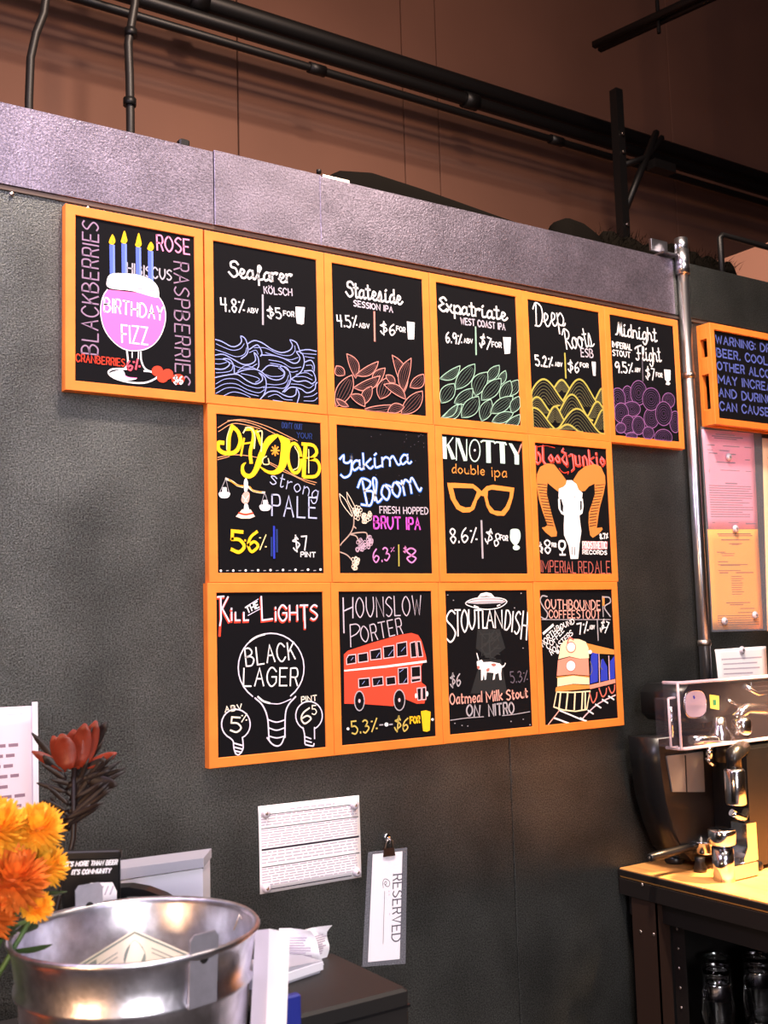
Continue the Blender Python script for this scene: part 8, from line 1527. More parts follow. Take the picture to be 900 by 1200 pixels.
# ---------------------------------------------------------------- chalkboards
def mitred(mb,x0,z0,x1,z1,prof,side):
    c=[(x0,z1),(x1,z1),(x1,z0),(x0,z0)]; d=[(1,-1),(-1,-1),(-1,1),(1,1)]
    i=side; j=(side+1)%4; vs=[]
    wx=.001
    for q in (i,j):
        for t,y in prof:
            vs.append((c[q][0]+d[q][0]*t,y,c[q][1]+d[q][1]*t))
    n=len(prof); fs=[(k,(k+1)%n,n+(k+1)%n,n+k) for k in range(n)]+[tuple(range(n)),tuple(range(2*n-1,n-1,-1))]
    return mb.add(vs,fs)
def board(art,row,col,label,dy=0.,rot=0.):
    x0=.3*col+.021+[0,.0027,-.0023][row]; z0=[2.3924,2.0094,1.6260][row]
    if col==0: x0=.0185
    t=thing('menu_board',(x0+.129,WY,z0-.17175),label,'menu board','orange framed chalkboard beer menus'); t.rotation_euler=(0,rot,0)
    fr=.0206; fy=-.0195-.0028+dy*.5
    prof=[(0,-.0002),(0,fy+.0015),(.0012,fy),(fr-.001,fy),(fr,fy+.0012),(fr,-.0002)]
    hw=.129+fr; hz=.17175+.0197
    for s_ in range(4):
        mb=M('orange'); mitred(mb,-hw,-hz,hw,hz,prof,s_); mb.build('frame_rail',t)
    M('slate').box((-.1295,-.0195,-.1722),(.1295,-.004,.1722)).build('slate_panel',t)
    for nm,o_ in draw(ART[art]):
        if o_.mb.v:
            ob=o_.mb.build(nm,t,fix=False); ob.location=(-.129,-.0196,.17175)
            if nm in ('hop_drawing','ribbon_lines','dotted_line','ground_strokes','divider_strokes','chalk_drawing'): ob['kind']='stuff'
BL=[('b0',0,0,'orange framed chalkboard with pink birthday goblet and blue candles'),
('b1',0,1,'orange framed chalkboard with pale blue ocean waves drawn along the bottom'),
('b2',0,2,'orange framed chalkboard with salmon pink leaves drawn along the bottom'),
('b3',0,3,'orange framed chalkboard with mint green leaves drawn along the bottom'),
('b4',0,4,'orange framed chalkboard with olive yellow scalloped hills along the bottom'),
('b5',0,5,'orange framed chalkboard with dim purple ringed circles along the bottom'),
('b6',1,1,'orange framed chalkboard with yellow DAY JOB lettering and a balance scale'),
('b7',1,2,'orange framed chalkboard with blue script title and drawn hop branch'),
('b8',1,3,'orange framed chalkboard with large orange eyeglasses drawing'),
('b9',1,4,'orange framed chalkboard with white ram skull and curled brown horns'),
('b10',2,1,'orange framed chalkboard with three outlined light bulbs'),
('b11',2,2,'orange framed chalkboard with red double decker bus'),
('b12',2,3,'orange framed chalkboard with flying saucer beaming up a spotted cow'),
('b13',2,4,'orange framed chalkboard with cream and red train on curved tracks')]
for i,(a,r_,c_,l_) in enumerate(BL): board(a,r_,c_,l_,random.uniform(-.0015,.0015),random.uniform(-.0009,.0009))
# warning board, standing proud of the wall on spacer blocks
t=thing('warning_board',(2.26,WY,2.26),'deep orange box-framed chalkboard with blue warning lettering right of the silver conduit','menu board')
X0,X1,Z0,Z1=1.905,2.615,2.107,2.413
for s_ in range(4):
    mb=M('orange'); fy=-.030; prof=[(0,-.016),(0,fy+.001),(.001,fy),(.0185,fy),(.0195,fy+.001),(.0195,-.016)]
    mitred(mb,X0-2.26,Z0-2.26,X1-2.26,Z1-2.26,prof,s_); mb.location=None; mb.build('frame_rail',t,loc=(0,-.020,0))
for s_ in range(4):
    mb=M('orange'); mitred(mb,X0-2.26,Z0-2.26,X1-2.26,Z1-2.26,[(0,-.0003),(0,-.010),(.018,-.010),(.018,-.0003)],s_); mb.build('back_rail',t)
for z0_,z1_ in ((.107,.153),(.0,.052),(-.153,-.105)):
    M('orange').box((X0-2.26,-.0362,z0_),(X0-2.26+.022,-.0102,z1_),.001).build('spacer_block',t)
    M('orange').box((X1-2.26-.022,-.0362,z0_),(X1-2.26,-.0102,z1_),.001).build('spacer_block',t)
M('slate').box((X0-2.26+.019,-.0425,Z0-2.26+.019),(X1-2.26-.019,-.0362,Z1-2.26-.019)).build('slate_panel',t)
A=Ink(680,270)
mat('paint_wb',(.10,.14,.50),.6)
for i,(tx,L) in enumerate((('WARNING: DRINKING DISTILLED SPIRITS,',625),('BEER, COOLERS, WINE AND OTHER',560),('ALCOHOLIC BEVERAGES',420),('MAY INCREASE CANCER RISK, AND',560),('DURING PREGNANCY, CAN CAUSE',560),('BIRTH DEFECTS',260))):
    tx,L=[('WARNING: DRINKING DISTILLED',600),('BEER, COOLERS, WINE, OR',520),('OTHER ALCOHOLIC BEVERAGES',600),('MAY INCREASE CANCER RISK,',590),('AND DURING PREGNANCY,',520),('CAN CAUSE BIRTH DEFECTS',560)][i]
    A.text('wb',4.6,tx,(14,38+i*40.5),(14+L,38+i*40.5),24)
A.mb.build('chalk_lettering',t,fix=False,loc=(X0-2.26+.019,-.0426,Z1-2.26-.019))
# ---------------------------------------------------------------- papers and magnets on the wall
def magnet(x,z,label,r=.0085,y=-.0):
    t=thing('round_magnet',(x,WY-.0022+y,z),label,'magnet','round white magnets holding papers to the steel wall')
    M('magnet').lathe([(0,-.0075),(r*.6,-.0072),(r*.85,-.0055),(r*.8,-.004),(r,-.003),(r,0),(0,0)],(0,0,0),20,axis='y').build('cap',t)
    M('screw').lathe([(0,-.0078),(r*.3,-.0078),(r*.33,-.0070)],(0,0,0),14,axis='y').build('dimple',t)
def sheet_obj(name,pts,label,cat,m,th=.0006,y=WY,curl=0.,stand=.0004):
    """flat sheet of paper held to the wall: outline corners (x,z) clockwise from top left; grid so it can bow"""
    cx=sum(p[0] for p in pts)/4; cz=sum(p[1] for p in pts)/4
    t=thing(name,(cx,y-stand,cz),label,cat)
    def g(n=9):
        mb=M(m); vs=[]
        for side in (0,1):
            for j in range(n+1):
                for i in range(n+1):
                    u=i/n; v=j/n
                    x=(pts[0][0]*(1-u)+pts[1][0]*u)*(1-v)+(pts[3][0]*(1-u)+pts[2][0]*u)*v-cx
                    z=(pts[0][1]*(1-u)+pts[1][1]*u)*(1-v)+(pts[3][1]*(1-u)+pts[2][1]*u)*v-cz
                    b=curl*(4*v*(1-v))*(.6+.4*math.sin(u*5))
                    vs.append((x,-th*(1-side)-b,z))
        fs=[]; N=(n+1)
        for s_ in (0,1):
            for j in range(n):
                for i in range(n):
                    a=s_*N*N+j*N+i; fs.append((a,a+1,a+N+1,a+N) if s_==0 else (a+N,a+N+1,a+1,a))
        for i in range(n):
            for a,b in ((i,i+1),(n*N+i,n*N+i+1),(i*N,(i+1)*N),(i*N+n,(i+1)*N+n)): fs.append((a,b,b+N*N,a+N*N))
        return mb.add(vs,fs,True)
    o=g().build('sheet',t)
    def P(u,v): 
        x=(pts[0][0]*(1-u)+pts[1][0]*u)*(1-v)+(pts[3][0]*(1-u)+pts[2][0]*u)*v-cx
        z=(pts[0][1]*(1-u)+pts[1][1]*u)*(1-v)+(pts[3][1]*(1-u)+pts[2][1]*u)*v-cz
        b=curl*(4*v*(1-v))*(.6+.4*math.sin(u*5))
        return (x,-th-b-.0002,z)
    return t,P
def lines(P,rows,m,seg=14):
    """printed lines: rows of (v, height, [(u0,u1),...])"""
    mb=M(m)
    for v,h,spans in rows:
        for a,b in spans:
            n=max(1,int((b-a)*10)); vs=[]
            for i in range(n+1):
                u=a+(b-a)*i/n; vs+=[P(u,v),P(u,v+h)]
            mb.add(vs,[(2*i,2*i+2,2*i+3,2*i+1) for i in range(n)])
    return mb
def words(u0,u1,gap=.012,lo=.03,hi=.09):
    out=[];u=u0
    while u<u1-.01:
        w=min(random.uniform(lo,hi),u1-u); out.append((u,u+w)); u+=w+gap
    return out
# price list
t,P=sheet_obj('price_list',[(.419,1.171),(.672,1.167),(.673,.987),(.42,.989)],'white printed table sheet with four round magnets under the light bulb board','paper','paper',curl=.002)
rows=[(v,.010,[(.02,.985)]) for v in (.10,.255,.695)]+[(.49,.022,[(.02,.985)])]
lines(P,rows,'ink').build('ruled_line',t)
rr=[]
for i in range(4): rr.append((.115+i*.033,.014,words(.02,.97)))
for i in range(7): rr.append((.275+i*.030,.013,words(.02,.97,.01,.04,.12)))
for i in range(4): rr.append((.53+i*.038,.014,words(.02,.97)))
for i in range(7): rr.append((.715+i*.031,.013,words(.02,.96)))
rr.append((.06,.016,words(.30,.75)))
lines(P,rr,'inkpale').build('printed_text',t)
lines(P,[(.955,.012,[(.10,.90)])],'ink').build('ruled_line',t)
for x,z,l_ in ((.435,1.155,'round white magnet at top left corner of the printed table sheet'),(.658,1.147,'round white magnet at top right corner of the printed table sheet'),(.660,1.000,'round white magnet at bottom right corner of the printed table sheet'),(.434,1.000,'round white magnet at bottom left corner of the printed table sheet')): magnet(x,z,l_,.0105)
# reserved sign in its clear sleeve, hung from a clip on a magnetic hook
t=thing('reserved_sign',(.735,WY,.91),'white RESERVED sign hanging sideways in a clear sleeve from a clip','sign')
def slab(mb,pts,y0,y1,cx,cz):
    return mb.prism([(x-cx,z-cz) for x,z in pts],y0,y1,'y')
slab(M('paper'),[(.703,1.033),(.784,1.029),(.768,.793),(.683,.802)],-.0030,-.0036,.735,.91).build('card',t)
slab(M('sleeve'),[(.690,1.040),(.797,1.036),(.783,.780),(.667,.795)],-.0040,-.0045,.735,.91).build('clear_sleeve',t)
A=Ink(1000,1000); ox,oz=.68,1.04
A.text('ink',3.0,'RESERVED',(77,60),(68,206),25,clip=False,serif=True)
A.text('ink',1.4,'@',(48,66),(47,84),17,clip=False); A.stroke('ink',1.2,[(52,92),(44,206)],False)
for v in (75,82,125): A.stroke('inkpale',1.8,[(64,v+18),(64,v+21)],False)
A.mb.build('printed_text',t,fix=False,loc=(ox-.735,-.0037,oz-.91))
t=thing('bulldog_clip',(.746,WY,1.032),'brown metal bulldog clip hanging above the RESERVED sign','clip')
mb=M('brownsteel'); mb.prism([(-.016,-.008),(.016,-.009),(.013,.009),(-.013,.010)],-.007,-.0002,'y'); mb.build('jaw',t)
M('screw').tube([(-.010,-.004,.009),(-.008,-.008,.024),(0,-.010,.032),(.009,-.008,.024),(.011,-.004,.009)],.0018,8).build('wire_handle',t)
t=thing('hook_magnet',(.742,WY,1.066),'small chrome magnetic hook holding the bulldog clip','hook')
M('chrome').lathe([(0,-.008),(.007,-.008),(.009,-.006),(.009,0),(0,0)],(0,0,0),18,axis='y').build('base',t)
M('chrome').tube([(0,-.006,0),(0,-.016,-.003),(0,-.018,-.010),(0,-.014,-.014)],.0016,8).build('hook_wire',t)
# framed notice at the left edge
t,P=sheet_obj('notice_sheet',[(-.40,1.418),(-.050,1.413),(-.041,1.11),(-.39,1.10)],'white printed notice cut off by the left edge of the photo','paper','paper2',curl=.001)
rr=[]
for i,e in enumerate((.80,.78,.90,.88,.87,.90,.84,.93,.91,.92,.88,.9,.86)): rr.append((.10+i*.062,.020,words(.1,e,.015,.05,.13)))
lines(P,rr,'inkgrey').build('printed_text',t)
lines(P,[(.045,.003,[(.05,.93)])],'inkpale').build('border_line',t)
M('whiteplastic').prism([(.0,-.16),(.010,-.16),(.0045,.16),(-.006,.16)],-.004,-.0008,'y').build('edge_strip',t,loc=(.168,0,-.0))
# pink and orange licences
def licence(name,pts,label,m,ink,rowdef,cat='paper',**k):
    t,P=sheet_obj(name,pts,label,cat,m,**k); lines(P,rowdef,ink).build('printed_text',t); return t,P
pr=[(.035,.010,[(.25,.62)]),(.055,.012,[(.18,.78)]),(.075,.010,[(.22,.66)]),(.15,.010,[(.08,.22),(.38,.70),(.8,.94)]),(.20,.008,[(.08,.18),(.30,.5)]),(.23,.012,[(.10,.26),(.5,.62)]),(.28,.01,[(.8,.9)]),(.32,.010,[(.22,.6)]),(.40,.008,[(.3,.68),(.8,.92)]),(.53,.014,[(.38,.62)])]
for i in range(14): pr.append((.56+i*.024,.009,[(.06,random.choice((.92,.9,.7,.85)))]))
pr+= [(.93,.008,[(.08,.14),(.4,.6)]),(.94,.012,[(.75,.96)])]
licence('pink_licence',[(1.899,2.099),(2.138,2.104),(2.129,1.807),(1.903,1.801)],'pink printed licence sheet above the orange one under the warning board','pinkpaper','inkgrey',pr,curl=.0012,stand=.0022)
po=[(.04,.012,[(.18,.85)]),(.06,.01,[(.2,.88)]),(.10,.012,[(.25,.82)]),(.14,.010,[(.4,.66)]),(.15,.008,[(.45,.6)]),(.225,.010,[(.15,.32)]),(.24,.008,[(.22,.5)]),(.26,.008,[(.25,.48)]),(.32,.010,[(.16,.36)]),(.35,.010,[(.16,.75)]),(.36,.007,[(.2,.6)]),(.41,.009,[(.16,.6)]),(.43,.012,[(.18,.35),(.5,.86)]),(.73,.010,[(.28,.76)]),(.75,.010,[(.35,.62)]),(.79,.008,[(.55,.85)]),(.83,.008,[(.5,.8)])]
for i in range(9): po.append((.47+i*.022,.008,[(.40,.60+.06*random.random())]))
for i in range(5): po.append((.86+i*.022,.008,[(.1,.92)]))
licence('orange_licence',[(1.899,1.800),(2.129,1.806),(2.124,1.503),(1.896,1.506)],'orange printed licence sheet below the pink one','orangepaper','inkbrown',po,curl=.0012,stand=.0022)
tag(slab(M('sleeve'),[(1.890,2.106),(2.172,2.108),(2.142,1.498),(1.888,1.500)],-.0058,-.0054,2.03,1.8).build('document_sleeve',loc=(2.03,WY,1.8)),'clear plastic sleeve over the pink and orange licences','sleeve')
licence('cream_licence',[(2.180,2.093),(2.42,2.097),(2.40,1.500),(2.145,1.495)],'cream and orange sheet at the right edge beside the licences','creampaper','inkbrown',[(.1+i*.05,.008,[(.1,.9)]) for i in range(16)],curl=.001)
for x,z,l_ in ((2.007,2.021,'round white magnet high on the pink licence sheet'),(2.018,1.804,'round white magnet where pink and orange licences meet'),(1.943,1.530,'round white magnet at bottom left of the orange licence'),(2.083,1.545,'round white magnet at bottom right of the orange licence'),(2.22,2.06,'round white magnet on the cream sheet at the right edge')): magnet(x,z,l_,.0115,-.0045)
tag(M('rd' if 0 else 'paint_rd3').lathe([(0,-.0032),(.010,-.0032),(.010,-.0030),(0,-.0030)],(0,0,0),16,axis='y').build('seal_sticker',loc=(1.929,WY-.0005,1.972)),'small dark red round seal on the left of the pink licence','sticker')
licence('white_card',[(1.902,1.449),(2.134,1.451),(2.132,1.350),(1.909,1.356)],'small white printed card just above the espresso machine','paper','inkpale',[(.30,.04,[(.1,.9)]),(.45,.04,[(.12,.8)]),(.60,.04,[(.12,.85)]),(.75,.04,[(.12,.7)])],curl=.001)
magnet(2.019,1.443,'round white magnet at the top of the small white card',.0115)
# ---------------------------------------------------------------- conduit on the wall
t=thing('conduit_pipe',(1.833,.0,1.0),'silver metal conduit running up the wall right of the chalkboards','pipe')
M('conduit').cyl((0,-.002,-.09),(0,-.002,1.62),.0165,n=24).build('pipe',t)
for z in (1.585,): M('conduit').lathe([(.0165,-.03),(.0205,-.03),(.0205,-.004),(.0195,0),(.0205,.004),(.0205,.045),(.0165,.045)],(0,-.002,z),24).build('coupling',t)
M('conduit').lathe([(.0165,-.02),(.0195,-.018),(.0195,.02),(.0,.02)],(0,-.002,1.645),24).build('end_cap',t)
for z in (1.25,.47):
    mb=M('screw'); mb.lathe([(.0168,-.008),(.0190,-.008),(.0190,.008),(.0168,.008)],(0,-.002,z),20); mb.box((.012,.014,z-.008),(.040,.0195,z+.008)); mb.sphere((.030,.013,z),.004,8,5); mb.build('strap',t)
M('conduit').box((-.085,.036,1.628),(-.015,.046,1.665),.001).build('bracket_arm',t)
M('galv').box((-.083,-.008,1.608),(-.02,.046,1.613)).build('bracket_plate',t)
# ---------------------------------------------------------------- things on top of the cooler wall
# top deck of the cooler so that what lies on it is carried
struct('trim_2',M('dark').box((-3.2,.13,2.50),(3.6,1.2,2.584)))
def lump(mb,pts,ww,m=10):
    """soft bundle: list of (x,z top) with a half-round section"""
    vs=[];n=len(pts)
    for x,zt in pts:
        for i in range(m+1):
            a=math.pi*i/m; vs.append((x,.28+ww*math.cos(a),2.585+(zt-2.585)*math.sin(a)**.7))
    fs=[(k*(m+1)+i,k*(m+1)+i+1,(k+1)*(m+1)+i+1,(k+1)*(m+1)+i) for k in range(n-1) for i in range(m)]
    fs+= [tuple(range(m+1)),tuple(range(len(vs)-1,len(vs)-m-2,-1))]
    return mb.add(vs,fs,True)
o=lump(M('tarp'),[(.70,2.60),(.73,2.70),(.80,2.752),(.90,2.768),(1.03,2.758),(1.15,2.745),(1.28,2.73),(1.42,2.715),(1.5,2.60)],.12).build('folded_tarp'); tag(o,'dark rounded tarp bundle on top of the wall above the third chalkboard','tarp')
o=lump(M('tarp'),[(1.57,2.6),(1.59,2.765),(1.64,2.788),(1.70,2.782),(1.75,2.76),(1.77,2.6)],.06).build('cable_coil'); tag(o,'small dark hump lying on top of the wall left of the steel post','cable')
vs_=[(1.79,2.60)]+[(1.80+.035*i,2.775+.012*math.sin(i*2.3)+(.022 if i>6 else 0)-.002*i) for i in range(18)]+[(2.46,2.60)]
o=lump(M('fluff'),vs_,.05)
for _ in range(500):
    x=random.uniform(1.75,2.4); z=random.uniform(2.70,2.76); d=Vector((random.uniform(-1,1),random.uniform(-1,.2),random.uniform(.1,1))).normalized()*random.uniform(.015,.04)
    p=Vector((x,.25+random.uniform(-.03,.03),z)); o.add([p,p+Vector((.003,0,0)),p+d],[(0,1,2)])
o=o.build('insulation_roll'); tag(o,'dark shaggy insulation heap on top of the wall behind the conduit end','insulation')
t=thing('metal_plate',(.66,.03,2.606),'small bright metal plate lying on the top edge of the wall','plate')
M('screw').box((-.045,-.010,-.003),(.030,.04,.008),.001).build('plate',t); M('blackpipe').cyl((-.05,.0,.012),(-.05,.0,.020),.006).build('bolt',t)
o=M('blackpipe').tube([(-.10,.05,2.60),(.1,.045,2.604),(.28,.05,2.606),(.45,.046,2.608),(.60,.05,2.606)],.006,8).build('black_cable'); tag(o,'thin black cable lying along the top edge of the wall at left','cable')
o=M('blackpipe').box((-.012,-.01,-.012),(.012,.01,.012),.003).build('cable_clip',loc=(.275,.05,2.618)); tag(o,'tiny black clip on the cable along the wall top','clip')
# frame and duct behind the wall at right
t=thing('pipe_frame',(2.242,.18,2.585),'square black pipe frame standing on the cooler top at far right','frame')
M('blackpipe').tube([(0,0,0),(0,0,.215),(.010,0,.226),(.40,0,.226),(.411,0,.215),(.411,0,0)],.0105,10).build('bent_pipe',t)
t=thing('duct_box',(3.1,.55,2.585),'brown sheet metal duct box on the cooler top at the right edge','duct')
M('duct').box((-.265,-.30,0),(.5,.30,.385),.006).build('shell',t)
M('duct').box((-.275,-.31,.12),(.5,-.33,.135)).build('flange',t)
# ---------------------------------------------------------------- pipes overhead
def run(name,y,z,r,x0,x1,label,coup=()):
    t=thing(name,((x0+x1)/2,y,z),label,'pipe','long black pipes running below the ceiling')
    h=(x1-x0)/2
    M('blackpipe').cyl((-h,0,0),(h,0,0),r,n=16).build('pipe',t)
    for c in coup: M('blackpipe').cyl((c-(x0+x1)/2-.035,0,0),(c-(x0+x1)/2+.035,0,0),r*1.35,n=16).build('coupling',t)
run('ceiling_pipe',1.38,3.850,.037,-3.9,7.9,'thickest and topmost of the three black pipes overhead',(.9,))
run('ceiling_pipe',1.36,3.770,.026,-3.9,7.9,'middle one of the three black pipes overhead',(2.15,))
run('ceiling_pipe',1.34,3.694,.016,-3.9,7.9,'thin lowest of the three black pipes overhead',(1.38,2.62))
t=thing('strut_post',(2.68,1.02,2.9),'black upright steel channel post crossing the overhead pipes with a diagonal brace','bracket')
mb=M('blackpipe'); mb.prism([(-.020,-.02),(.020,-.02),(.020,.02),(.010,.02),(.010,-.01),(-.010,-.01),(-.010,.02),(-.020,.02)],-.315,.905,'z'); mb.build('channel_post',t)
M('blackpipe').tube([(.015,.0,.37),(.285,.04,.80)],.016,6).build('diagonal_brace',t)
M('blackpipe').tube([(.02,.01,.575),(.20,.03,.66),(.33,.05,.79)],.014,6).build('upper_brace',t)
M('blackpipe').box((.20,-.02,.60),(.33,.03,.64)).build('saddle',t)
for dz in (.30,.62,.70): M('screw').cyl((0,-.022,dz),(0,-.030,dz),.008,n=6).build('bolt',t)
def hang(name,pts,r,label,ties=()):
    t=thing(name,pts[0],label,'cable','cables hanging behind the wall'); p0=Vector(pts[0])
    P=[Vector((p[0],p[2])) for p in pts]
    Q=cat_rom([Vector(p)-p0 for p in pts],5) if 0 else [Vector(p)-p0 for p in pts]
    M('cable').tube(Q,r,10).build('sheath',t)
    for q in ties: M('blackpipe').cyl(Vector(q)-p0-Vector((0,0,.012)),Vector(q)-p0+Vector((0,0,.012)),r*1.5,n=10).build('cable_tie',t)
hang('hanging_cable',[(.33,1.0,6.5),(.245,1.0,3.9),(.247,1.0,3.5),(.235,1.0,3.40),(.212,1.0,3.33),(.197,1.0,3.25),(.193,1.0,3.12),(.195,1.0,2.585)],.0125,'dark cable dropping behind the wall near the upper left corner')
hang('hanging_cable',[(.55,1.0,6.5),(.52,1.0,3.9),(.520,1.0,3.52),(.507,1.0,3.44),(.498,1.0,3.38),(.502,1.0,3.28),(.504,1.0,3.15),(.506,1.0,2.585)],.0135,'dark cable dropping behind the wall above the first two boards',[(.502,1.0,3.19),(.506,1.0,3.42)])
t=thing('hanging_channel',(2.575,.95,3.955),'slotted black steel channel hung in the upper right corner','channel')
a=Vector((-.02,.05,0)); b=Vector((.22,-1.05,.0))
for off in (-.022,.022):
    mb=M('blackpipe'); d=(b-a).normalized(); sd=Vector((-d.y,d.x,0))*off
    mb.tube([a+sd,b+sd],.017,4); mb.build('channel_rail',t)
M('blackpipe').cyl((.045,-.235,-.06),(.045,-.235,2.6),.008,n=8).build('threaded_rod',t)
M('blackpipe').cyl((.09,-.50,-.02),(.09,-.50,2.6),.012,n=8).build('threaded_rod',t)
# ---------------------------------------------------------------- front bar counter (just under the frame)
t=thing('bar_counter',(-.7,-.9,0),'black bar counter carrying the steel bucket and flowers','counter')
mb=M('blackmatte'); mb.prism([(-1.6,-.5),(.93,-.5),(.93,.30),(.70,.30),(.70,.76),(-1.6,.76)],.86,.90,'z'); mb.build('countertop',t)
M('blackmatte').prism([(-1.5,-.4),(.85,-.4),(.85,.22),(.62,.22),(.62,.66),(-1.5,.66)],0,.86,'z').build('cabinet',t)
# bucket
BX,BY,BZ=-.157,-.800,.900
t=thing('steel_bucket',(BX,BY,BZ),'galvanised steel tip bucket with upright handle ears in the foreground','bucket')
r1=.1465
mb=M('galv'); mb.lathe([(0,.006),(.112,.006),(.113,.0),(.118,.0),(.118,.008),(.119,.02),(.1205,.05),(r1-.0105,.228),(r1-.0055,.233),(r1-.0050,.238),(r1-.0085,.243),(r1-.003,.280),(r1+.0005,.287),(r1+.003,.291),(r1,.295),(r1-.004,.292),(r1-.006,.286),(r1-.0135,.20),(.117,.02),(0,.012)],(0,0,0),64)
mb.build('body',t)
def ear(ang,name='ear',up=.0):
    mb=M('galv_ear'); w=.0185
    pts=[(-w,-.055),(w,-.055),(w,.018),(w*.75,.024),(-w*.75,.024),(-w,.018)]
    mb.prism(pts,-.0012,.0012,'y'); 
    hole=[(math.cos(i*math.pi/6)*.0055,math.sin(i*math.pi/6)*.0055-.004) for i in range(12)]
    o=mb.build(name,t); o.rotation_euler=(R(-4),0,ang-math.pi/2); o.location=(math.cos(ang)*(r1-.0015),math.sin(ang)*(r1-.0015),.290+up)
    h=M('blackmatte').prism(hole,-.0016,.0016,'y').build('ear_hole',o)
    for dx,dz in ((-.010,-.036),(.010,-.042)): M('screw').sphere((dx,-.001,dz),.003,8,5,(1,.6,1)).build('rivet',o)
    return o
e1=ear(R(94),up=.006); e2=ear(R(-80),up=.0)
M('galv').prism([(-.011,0),(.011,0),(0,.024)],-.001,.001,'y').build('wire_loop',t,loc=(.128,.03,.292)) if 0 else M('screw').tube([(-.008,0,-.004),(0,0,.014),(.008,0,-.004)],.0013,6).build('wire_loop',t,loc=(.1375,.0,.272))
# dollar notes in the bucket
def note(x,y,z,rz,tilt,label,w=.156,h=.066,fold=.02):
    t=thing('banknote',(x,y,z),label,'banknote','dollar notes in the tip bucket',rz); t.rotation_euler=(tilt[0],tilt[1],rz)
    n=10; mb=M('bill'); vs=[]
    for s_ in (0,.0004):
        for i in range(n+1):
            u=-w/2+w*i/n; b=fold*(1-abs(i/n*2-1)*1.3)
            for v in (-h/2,h/2): vs.append((u,v,b+s_))
    fs=[]
    for s_ in (0,1):
        for i in range(n): a=s_*2*(n+1)+2*i; fs.append((a,a+2,a+3,a+1))
    mb.add(vs,fs,True); mb.build('note',t)
    mb=M('billink')
    for (u0,u1,v0,v1) in ((-.030,.060,-.022,-.0205),(-.060,-.020,.014,.0155),(-.05,-.02,.008,.0095),(.02,.05,.016,.0175),(.02,.06,.010,.0115),(.022,.055,.0,.0015),(-.055,-.02,-.004,-.0025),(-.055,-.022,-.012,-.0105),(.022,.055,-.010,-.0085),(-.074,.074,-.030,-.027),(-.074,.074,.027,.030),(-.074,-.071,-.03,.03),(.071,.074,-.03,.03),(-.062,-.045,.010,.024),(.045,.062,-.024,-.010)):
        k=8; vs=[]
        for i in range(k+1):
            u=u0+(u1-u0)*i/k; b=fold*(1-abs((u+w/2)/w*2-1)*1.3)+.0007; vs+=[(u,v0,b),(u,v1,b)]
        mb.add(vs,[(2*i,2*i+2,2*i+3,2*i+1) for i in range(k)])
    b=fold; vs=[(.013*math.cos(a*math.pi/8),.018*math.sin(a*math.pi/8),fold*(1-abs(.013*math.cos(a*math.pi/8)/w*2)*1.3)+.0008) for a in range(16)]
    mb.add(vs,[tuple(range(16))]); mb.build('engraving',t)
note(-.155,-.790,1.130,R(-20),(R(38),R(0)),'folded dollar note peaking upright in the middle of the bucket',fold=.05)
note(-.205,-.830,1.105,R(10),(R(8),0),'dollar note lying flat at the left inside the bucket')
note(-.10,-.835,1.112,R(50),(R(12),0),'dollar note lying at the right inside the bucket')
note(-.165,-.735,1.095,R(100),(0,R(6)),'dollar note underneath the others at the back of the bucket')
# black box with things on it
t=thing('black_box',(.115,-.725,.90),'plain black box at the bottom of the photo right of the bucket','box')
M('blackmatte').box((-.105,-.103,0),(.105,.103,.155),.004).build('body',t); M('black').box((-.106,-.104,.130),(.106,.104,.1335)).build('lid_seam',t)
t=thing('card_reader',(.095,-.680,1.0555),'grey card reader with white edge lying on the black box','card reader',rz=R(12))
M('greyplastic').prism([(-.055,.0),(.055,.0),(.058,.016),(-.052,.026)],-.03,.035,'y').build('body',t); M('whiteplastic').box((-.053,-.0325,.004),(.059,-.0305,.015)).build('edge_band',t)
def crumple(name,x,y,z,w,h,rz,label,tilt=0.):
    t=thing(name,(x,y,z),label,'receipt','receipts standing beside the bucket',rz); mb=M('paper'); n=8; vs=[]
    for s_ in (0,.0005):
        for j in range(n+1):
            for i in range(4):
                u=(i/3-.5)*w; v=h*j/n; vs.append((u+tilt*v,s_+.006*math.sin(j*.9+i)*(.3+j/n),v))
    fs=[]
    for s_ in (0,1):
        for j in range(n):
            for i in range(3): a=s_*4*(n+1)+j*4+i; fs.append((a,a+1,a+5,a+4))
    mb.add(vs,fs,True); mb.build('sheet',t)
    mb=M('inkpale')
    for j in range(3,12): mb.box((-w*.33+tilt*h*j/14,-.0075,h*j/14),(w*random.uniform(.05,.33)+tilt*h*j/14,-.0070,h*j/14+.002))
    mb.build('printed_text',t); return t
crumple('receipt',.158,-.655,1.0555,.05,.050,R(-40),'crumpled white receipt sticking up behind the card reader',-.35)
crumple('receipt',.178,-.645,1.0555,.045,.046,R(10),'small folded receipt at the right corner of the black box top',.15)
# folded menu card standing between bucket and box
t=thing('folded_card',(-.012,-.885,.90),'tall white folded card standing between the bucket and the black box','card')
mb=M('paper2'); mb.add([(-.040,.018,0),(-.024,.002,0),(-.012,-.006,.288),(-.024,.006,.286)],[(0,1,2,3)]); mb.build('left_leaf',t)
mb=M('paper'); mb.add([(-.024,.002,0),(-.002,-.006,0),(.010,-.018,.282),(-.012,-.006,.288)],[(0,1,2,3)]); mb.build('right_leaf',t)
for o_ in list(t.children):
    md=o_.modifiers.new('thick','SOLIDIFY'); md.thickness=.0012
t=thing('blue_binder',(.022,-.862,.90),'dark blue folder edge standing against the black box','folder')
M('blue').box((-.016,-.012,0),(.006,.0,.198),.002).build('cover',t)
